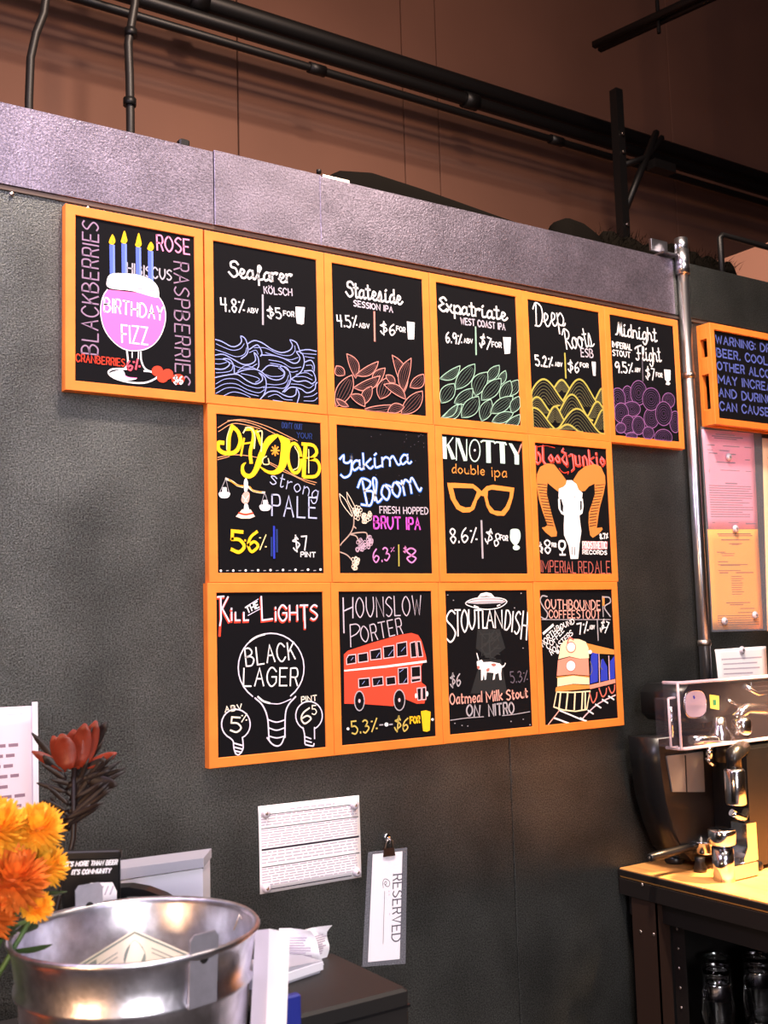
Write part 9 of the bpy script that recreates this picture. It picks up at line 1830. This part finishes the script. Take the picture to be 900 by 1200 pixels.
# small black sign behind the bucket
t=thing('table_sign',(-.139,-.580,.90),'small black sign with slanted white lettering behind the bucket','sign',rz=R(-33))
M('black').box((-.040,-.004,.0),(.040,.004,.345),.002).build('plate',t)
M('blackpipe').box((-.042,-.006,.336),(.042,.006,.348),.002).build('top_rail',t)
A=Ink(80,80,); A.text('w',1.9,'IT\'S MORE THAN BEER',(5,12),(76,11),5.6,clip=False,slant=.3); A.text('w',1.9,'IT\'S COMMUNITY',(14,23),(67,22),5.6,clip=False,slant=.3)
A.mb.build('lettering',t,fix=False,loc=(-.040,-.0045,.340))
t=thing('striped_card',(-.135,-.606,.90),'small white striped rounded card in front of the black sign','card',rz=R(-33))
M('paper').prism([(-.020,.0),(.020,.0),(.022,.296),(.016,.308),(-.014,.308),(-.022,.296)],-.001,.001,'y').build('card',t)
mb=M('inkpale')
for k in range(5): mb.add([(-.016+k*.007,-.0013,.292),(-.014+k*.007,-.0013,.292),(-.009+k*.007,-.0013,.304),(-.011+k*.007,-.0013,.304)],[(0,1,2,3)])
mb.build('stripes',t)
# white box and mouse-shaped dispenser
t=thing('white_bin',(.000,-.468,.90),'white box with grey sloping top standing behind the bucket','box',rz=R(-34))
M('whiteplastic').prism([(-.090,0),(.072,0),(.072,.284),(-.090,.264)],-.004,.060,'y').build('body',t)
M('greyplastic').prism([(-.092,.266),(.074,.286),(.074,.300),(-.092,.283)],-.008,.064,'y').build('lid',t)
t=thing('tape_dispenser',(-.060,-.575,.90),'black curved object in front of the white box','dispenser',rz=R(-33))
M('black').prism([(-.045,0),(.048,0),(.048,.262),(.030,.274),(.005,.284),(-.020,.289),(-.045,.288)],-.014,.014,'y').build('body',t)
M('greypanel').box((-.022,-.0155,.272),(-.006,-.014,.276)).build('grey_bar',t)  # small grey bar on the front face
# ---------------------------------------------------------------- flowers
def petal(mb,base,d,up,L,w,cup=.3,n=4):
    d=d.normalized(); s=d.cross(up).normalized(); u=s.cross(d); vs=[]
    for i in range(n+1):
        t=i/n; ww=w*math.sin(math.pi*(.12+.80*t))**.8*(1 if t<.95 else .4); p=base+d*L*t+u*L*cup*t*t
        vs+=[p-s*ww,p+u*ww*-.35,p+s*ww]
    fs=[]
    for i in range(n): a=3*i; fs+=[(a,a+1,a+4,a+3),(a+1,a+2,a+5,a+4)]
    mb.add(vs,fs,True)
def mum(x,y,z,r,m,label,ax=(0,-.4,.8)):
    t=thing('chrysanthemum',(x,y,z),label,'flower','chrysanthemums in the vase at the left edge')
    mb=M(m); ax=Vector(ax).normalized(); e1=ax.orthogonal().normalized(); e2=ax.cross(e1)
    for k in range(250):
        f=(k+.5)/250; th=math.acos(1-1.75*f); ph=k*2.39996
        d=ax*math.cos(th)+(e1*math.cos(ph)+e2*math.sin(ph))*math.sin(th)
        L=r*(.55+.45*math.sqrt(f))*random.uniform(.88,1.08)
        petal(mb,d*r*.25,d,ax if abs(d.dot(ax))<.95 else e1,L*.80,r*.095,random.uniform(.05,.45))
    o=mb.build('petals',t,fix=False); o['kind']='stuff'
    M('mumdark').sphere((0,0,0),r*.38,10,6).build('flower_core',t)
    vx,vy=VASE[0]-x,VASE[1]-y
    pts=[Vector((0,0,0))-ax*r*.2,Vector((vx*.45,vy*.45,-.09)),Vector((vx,vy,1.08-z))]
    M('leafgreen').tube(pts,.003,6).build('stem',t)
    for k in range(3):
        a=random.uniform(0,6.28); p=pts[0].lerp(pts[1],.3+.25*k); mb=M('leafgreen'); petal(mb,p,Vector((math.cos(a),math.sin(a),-.2)),Vector((0,0,1)),.045,.012,.2,5); mb.build('leaf',t,fix=False)
VASE=(-.362,-.700)
FL=[(-.262,-.750,1.318,.034,'mum','yellow chrysanthemum with its edge against the dark wall, highest right one'),
(-.312,-.745,1.322,.044,'mum','yellow chrysanthemum at the left edge below the printed notice'),
(-.252,-.748,1.272,.029,'mum','yellow chrysanthemum just above the bucket rim at left'),
(-.296,-.775,1.268,.042,'mumdark','rust orange chrysanthemum in the middle of the bunch'),
(-.330,-.770,1.236,.042,'mumdark','rust orange chrysanthemum low at the left edge'),
(-.268,-.775,1.232,.020,'mum','small yellow bud beside the bucket rim'),
(-.345,-.735,1.35,.035,'mum','yellow chrysanthemum at the top left, partly cut off'),
(-.352,-.800,1.075,.030,'mumdark','red orange bloom low beside the bucket at the bottom left corner')]
for f in FL: mum(*f)
t=thing('glass_vase',(VASE[0],VASE[1],.90),'clear glass vase with green stems at the left edge','vase')
M('glass').lathe([(0,.004),(.040,.004),(.042,.02),(.036,.10),(.042,.19),(.046,.20),(.043,.20),(.039,.19),(.033,.10),(.039,.02),(.030,.010),(0,.010)],(0,0,0),32).build('glass_body',t)
mb=M('leafgreen')
for k in range(60):
    a=random.uniform(0,6.28); rr_=random.uniform(.0,.028); p=Vector((math.cos(a)*rr_,math.sin(a)*rr_,random.uniform(.21,.33)))
    petal(mb,p,Vector((math.cos(a),math.sin(a)-.3,random.uniform(-.2,.8))),Vector((0,0,1)),random.uniform(.025,.045),.009,.2,4)
o=mb.build('foliage',t,fix=False); o['kind']='stuff'
# red conebush flower with dark feathery stem
t=thing('red_conebush_flower',(-.147,-.528,1.357),'dark red pointed tropical flower with dark feathery stem against the wall','flower')
mb=M('leafgreen'); P0=[Vector((0,0,0)),Vector((.0,.004,-.10)),Vector((-.03,-.01,-.2)),Vector((-.08,-.05,-.3)),Vector((VASE[0]+.147,VASE[1]+.528,-.27))]
M('bractdark').tube(P0[:4],.004,8).build('stem',t)
cam_r=Vector((.835,-.549,0)); fw=Vector((.549,.835,0))
def br(px,pz,L,w,ang,m='bract',depth=0.,cup=.15):
    mb=M(m); d=cam_r*math.sin(R(ang))+Vector((0,0,1))*math.cos(R(ang))
    petal(mb,cam_r*px+Vector((0,0,pz))+fw*depth,d,-fw,L,w,cup,6); o=mb.build('bract',t,fix=False)
    md=o.modifiers.new('thick','SOLIDIFY'); md.thickness=.0012
br(.006,.002,.062,.014,12,depth=-.004); br(-.006,.0,.050,.016,-8,depth=-.012); br(.0,-.002,.056,.016,0,depth=-.002,cup=.05)
br(.010,.0,.070,.012,20); br(-.016,.004,.044,.010,-14,depth=-.008)
br(.014,.000,.052,.007,68); br(.010,-.010,.042,.008,60,'bractdark'); br(-.012,-.004,.055,.007,-58); br(-.014,-.016,.045,.008,-40,'bractdark'); br(-.022,.004,.060,.005,-38,'bractdark'); br(.018,-.018,.046,.009,100,'bractdark'); br(.012,.012,.062,.008,34,'bractdark',depth=.008)
for k in range(70):
    f=k/70; L=.05+.04*random.random()
    px=-.004+f*-.022; pz=-.015-f*.16; sd=1 if k%4 else -1
    br(px+random.uniform(-.006,.006),pz,L*(1 if sd>0 else .5),.0035,sd*random.uniform(25,75),'bractdark',depth=random.uniform(-.01,.012),cup=random.uniform(-.1,.2)) if k<34 else None
# ---------------------------------------------------------------- worktable at right
TX0,TX1,TY0,TY1,TZ=1.47,2.75,-.95,.016,.894
t=thing('work_table',(2.1,-.45,0),'dark steel worktable with a light wooden top holding the coffee machine','table')
cx,cy=2.1,-.45
for i in range(7):
    y0=TY0+(TY1-TY0)*i/7; y1=TY0+(TY1-TY0)*(i+1)/7
    M('wood').box((TX0+.001-cx,y0+.0004-cy,TZ-.024),(TX1-cx,y1-.0004-cy,TZ),.0012).build('top_plank',t)
mb=M('blacksteel'); mb.box((TX0-.004-cx,TY0-cy,TZ-.066),(TX0+.020-cx,TY1-cy,TZ-.0245),.001); mb.build('side_apron',t)
M('blacksteel').box((TX0-.005-cx,TY0-cy,TZ-.018),(TX0+.0005-cx,TY1-cy,TZ-.003),.001).build('edge_strip',t)
M('blacksteel').box((TX0-cx,TY0-.003-cy,TZ-.066),(TX1-cx,TY0+.016-cy,TZ-.0245)).build('front_apron',t)
M('blacksteel').box((TX0+.021-cx,TY0+.02-cy,TZ-.12),(TX1-cx,TY1-.01-cy,TZ-.0665)).build('under_frame',t)
for lx,ly in ((TX0,-.108),(TX1-.05,-.108),(TX0,-.93),(TX1-.05,-.93)):
    mb=M('brownsteel'); mb.box((lx-cx,ly-cy,0),(lx+.004-cx,ly+.085-cy,TZ-.066)); mb.box((lx-cx,ly-cy,0),(lx+.045-cx,ly+.004-cy,TZ-.066)); mb.build('leg',t)
for y,z in ((-.067,.866),(-.050,.745),(-.094,.748)): M('screw').sphere((TX0-.004-cx if z>.8 else TX0-cx,y-cy,z),.0045,8,6,(.6,1,1)).build('bolt',t)
mb=M('blacksteel'); mb.box((TX0+.05-cx,-.112-cy,0),(TX0+.053-cx,-.150-cy,TZ-.12)); mb.build('slotted_upright',t)
for k in range(9):
    z=.76-k*.048; M('screw').sphere((TX0+.049-cx,-.128-cy,z),.0038,8,5,(.5,1,1)).build('slot_rivet',t)
M('blacksteel').box((TX0+.02-cx,TY0+.03-cy,.40),(TX1-cx,TY1-.01-cy,.425)).build('lower_shelf',t)
M('blackmatte').box((TX0+.03-cx,TY1-.012-cy,.42),(TX1-cx,TY1-.009-cy,.77)).build('back_panel',t)
# glass pitchers on the lower shelf
for i,(x,y) in enumerate(((1.655,-.13),(1.815,-.13),(1.73,-.07),(1.90,-.08))):
    t=thing('glass_pitcher',(x,y,.425),['clear glass pitcher on the lower shelf nearest the table leg','clear glass pitcher on the lower shelf at the right edge','clear glass pitcher at the back of the lower shelf, between two','clear glass pitcher at the back right of the lower shelf'][i],'pitcher','glass pitchers on the lower shelf of the table')
    M('glass').lathe([(0,.003),(.034,.003),(.036,.01),(.034,.03),(.040,.09),(.036,.14),(.030,.165),(.034,.20),(.036,.215),(.033,.215),(.031,.20),(.027,.165),(.033,.14),(.037,.09),(.031,.03),(.030,.012),(0,.010)],(0,0,0),24).build('glass_body',t)
    M('chrome').lathe([(.037,.140),(.034,.175),(.0345,.180),(.031,.180),(.031,.14),(.037,.14)],(0,0,.0),20).build('neck_band',t)
    M('glass').tube([(-.034,-.0,.18),(-.060,-.008,.17),(-.066,-.010,.12),(-.055,-.006,.08),(-.040,0,.07)],.005,8).build('handle',t)
# espresso machine
t=thing('espresso_machine',(1.72,-.12,TZ),'black and chrome espresso machine with clear guard and oval badge at the right edge','coffee machine')
def B(x,z): return (x-1.72,z-TZ)
yf=-.045
mb=M('black'); mb.prism([B(1.497,1.235),B(1.500,1.17),B(1.512,1.08),B(1.535,1.01),B(1.565,.945),B(1.60,.915),B(2.1,.915),B(2.1,1.36),B(1.80,1.36),B(1.80,1.235)],.0,.105,'y',True); mb.build('body',t)
M('black').prism([B(1.690,.905),B(2.1,.905),B(2.1,1.20),B(1.695,1.20)],-.115,-.002,'y').build('grinder_body',t)
for x,y in ((1.715,-.098),(2.05,-.09),(1.62,.08),(2.05,.08)): M('black').lathe([(0,0),(.022,0),(.026,.006),(.024,.018),(.016,.024),(0,.024)],(x-1.72,y,0),16).build('foot',t)
M('greypanel').prism([B(1.520,1.190),B(1.660,1.190),B(1.658,1.085),B(1.535,1.098)],-.004,.0,'y').build('side_panel',t)
M('black').prism([B(1.588,1.186),B(1.592,1.186),B(1.590,1.092),B(1.586,1.092)],-.0048,-.004,'y').build('panel_groove',t)
# capsule group with badge
mb=M('black'); mb.prism([B(1.535,1.350),B(1.560,1.372),B(1.66,1.372),B(1.74,1.368),B(1.80,1.37),B(2.1,1.37),B(2.1,1.300),B(1.80,1.300),B(1.70,1.285),B(1.62,1.270),B(1.560,1.275),B(1.535,1.295)],-.055,.09,'y',True); mb.build('head',t)
pts=[(math.copysign(abs(math.cos(a))**.7,math.cos(a))*.040,math.copysign(abs(math.sin(a))**.7,math.sin(a))*.033) for a in [i*math.pi/14 for i in range(28)]]
o=M('badge').prism(pts,-.006,0,'y').build('oval_badge',t,loc=(1.575-1.72,-.056,1.322-TZ))
o=M('chrome').tube([(x*1.04,-.004,z*1.05) for x,z in pts+[pts[0]]],.0022,6).build('badge_rim',t,loc=(1.575-1.72,-.056,1.322-TZ))
A=Ink(100,100); 
for k in range(5): A.stroke('inkpale',1.6,[(18+10*k,44),(24+10*k,34),(22+10*k,48),(30+10*k,40)],False)
A.stroke('bl3',6,[(38,16),(40,20)],False)
A.mb.build('badge_mark',t,fix=False,loc=(1.575-1.72-.045,-.0625,1.322-TZ+.036))
o=M('sticker').prism([(-.014,-.018),(.020,-.024),(.022,.012),(-.014,.018)],-.001,0,'y').build('sticker',t,loc=(1.650-1.72,-.056,1.325-TZ))
o=M('stickergreen').prism([(-.005,-.008),(.007,-.008),(.007,.006),(-.005,.006)],-.0016,-.0009,'y').build('sticker_mark',t,loc=(1.652-1.72,-.056,1.322-TZ))
# chrome work
M('chrome').tube([(1.535-1.72,-.075,1.235-TZ),(1.60-1.72,-.080,1.230-TZ),(1.66-1.72,-.078,1.225-TZ),(1.75-1.72,-.072,1.222-TZ)],.012,12).build('chrome_tube',t)
M('chrome').lathe([(0,0),(.028,0),(.031,.006),(.028,.030),(.018,.045),(.016,.07),(0,.07)],(1.645-1.72,-.075,1.215-TZ),20).build('chrome_valve',t)
M('chrome').tube([(1.70-1.72,-.080,1.275-TZ),(1.74-1.72,-.085,1.30-TZ),(1.80-1.72,-.085,1.295-TZ),(1.90-1.72,-.08,1.28-TZ)],.016,12).build('group_arm',t)
M('chrome').lathe([(0,0),(.022,0),(.026,.008),(.026,.035),(.020,.045),(0,.045)],(1.72-1.72,-.085,1.235-TZ),20).build('group_cap',t)
M('chrome').tube([(1.70-1.72,-.06,1.325-TZ),(1.73-1.72,-.062,1.310-TZ),(1.78-1.72,-.062,1.302-TZ),(2.05-1.72,-.06,1.31-TZ)],.0045,8).build('curved_trim',t)
M('chrome').box((1.80-1.72,-.062,1.352-TZ),(1.90-1.72,-.056,1.366-TZ),.002).build('top_handle_plate',t)
M('chrome').tube([(1.76-1.72,-.07,1.358-TZ),(1.80-1.72,-.078,1.335-TZ),(1.88-1.72,-.078,1.338-TZ)],.007,8).build('lever',t)
for x in (1.785,1.84): M('red').box((x-1.72,-.064,1.288-TZ),(x+.035-1.72,-.057,1.300-TZ),.002).build('red_button',t)
M('chrome').cyl((1.655-1.72,-.03,1.205-TZ),(1.655-1.72,-.03,1.175-TZ),.010).build('spout',t)
M('chrome').tube([(1.640-1.72,-.03,1.180-TZ),(1.655-1.72,-.035,1.160-TZ),(1.675-1.72,-.035,1.155-TZ)],.006,8).build('spout_tip',t)
M('black').cyl((1.700-1.72,-.05,1.225-TZ),(1.700-1.72,-.05,1.165-TZ),.036,n=20).build('filter_holder',t)
M('black').tube([(1.595-1.72,-.155,1.165-TZ),(1.595-1.72,-.155,1.20-TZ),(1.70-1.72,-.10,1.205-TZ)],.020,12).build('doser_neck',t)
M('chrome').lathe([(.0,0),(.024,.0),(.026,.004),(.026,.082),(.022,.088),(0,.088)],(1.595-1.72,-.155,1.078-TZ),24).build('chrome_cylinder',t)
M('chrome').tube([(1.580-1.72,-.150,1.060-TZ),(1.597-1.72,-.155,1.050-TZ),(1.625-1.72,-.150,1.040-TZ),(1.70-1.72,-.10,1.045-TZ)],.009,10).build('doser_outlet',t)
# clear guard: shell of thin acrylic walls
def shell(name,x0,x1,y0,y1,z0,z1,th=.004):
    mb=M('acrylic'); mb.box((x0-1.72,y0,z0-TZ),(x1-1.72,y0+th,z1-TZ),.001); mb.box((x0-1.72,y0+th,z0-TZ),(x0+th-1.72,y1,z1-TZ),.001)
    mb.box((x0+th-1.72,y0+th,z1-th-TZ),(x1-1.72,y1,z1-TZ),.001); mb.box((x0+th-1.72,y0+th,z0-TZ),(x1-1.72,y1,z0+th-TZ),.001); return mb.build(name,t)
shell('clear_guard',1.462,2.1,-.105,-.0555,1.218,1.384)
shell('clear_side_guard',1.436,1.461,-.095,-.05,1.226,1.346)
for z in (1.214,1.376): M('acrylic_edge').tube([(1.464-1.72,-.056,z+.007-TZ),(1.464-1.72,-.100,z+.007-TZ),(1.475-1.72,-.107,z+.007-TZ),(2.1-1.72,-.107,z+.007-TZ)],.0042,8).build('guard_rim',t)
M('acrylic_edge').tube([(1.437-1.72,-.095,1.346-TZ),(1.437-1.72,-.095,1.228-TZ),(1.461-1.72,-.095,1.226-TZ)],.003,8).build('guard_rim',t)
M('acrylic_edge').tube([(1.437-1.72,-.095,1.346-TZ),(1.461-1.72,-.095,1.347-TZ)],.003,8).build('guard_rim',t)
M('acrylic_edge').tube([(1.464-1.72,-.104,1.220-TZ),(1.464-1.72,-.104,1.383-TZ)],.0035,8).build('guard_rim',t)
M('chrome').tube([(1.450-1.72,-.090,1.25-TZ),(1.450-1.72,-.090,1.325-TZ)],.004,8).build('guard_hinge',t)
# tamping stand, portafilter and tamper on the table
t=thing('tamping_stand',(1.612,-.250,TZ),'polished steel tamping stand with curved upright block on the wooden top','tamper')
M('chrome').box((-.048,-.025,0),(.055,.025,.040),.004).build('base',t)
M('chrome').cyl((-.048,-.0,0),(-.048,-.0,.080),.027,n=28).build('column',t)
M('chrome').lathe([(0,.0),(.020,0),(.022,.004),(.034,.010),(.035,.040),(.033,.044),(0,.044)],(-.048,0,.0805),32).build('puck_head',t)
M('chrome').prism([(.002,.040),(.055,.040),(.055,.132),(.018,.132),(.018,.075),(.010,.060),(.002,.050)],-.024,.024,'y').build('upright_block',t)
t=thing('portafilter',(1.553,-.130,TZ+.02),'portafilter with a long black handle pointing left along the wall','portafilter')
mb=M('black'); mb.tube([(-.122,.0,.034),(-.118,.0,.034),(-.06,.0,.036),(.03,.0,.040),(.05,.0,.040)],.010,14,radii=[.007,.0105,.0115,.009,.007]); mb.build('handle',t)
M('screw').cyl((-.1235,0,.034),(-.122,0,.034),.0035,n=10).build('end_screw',t)
M('chrome').lathe([(.020,-.0),(.028,.0),(.031,.006),(.031,.028),(.033,.032),(.027,.032),(.027,.010),(.0,.008)],(.082,0,.018),24).build('basket',t)
M('black').lathe([(0,-.02),(.016,-.02),(.018,-.012),(.012,.004),(.014,.016),(0,.018)],(.040,-.02,.0),18).build('spout_knob',t)
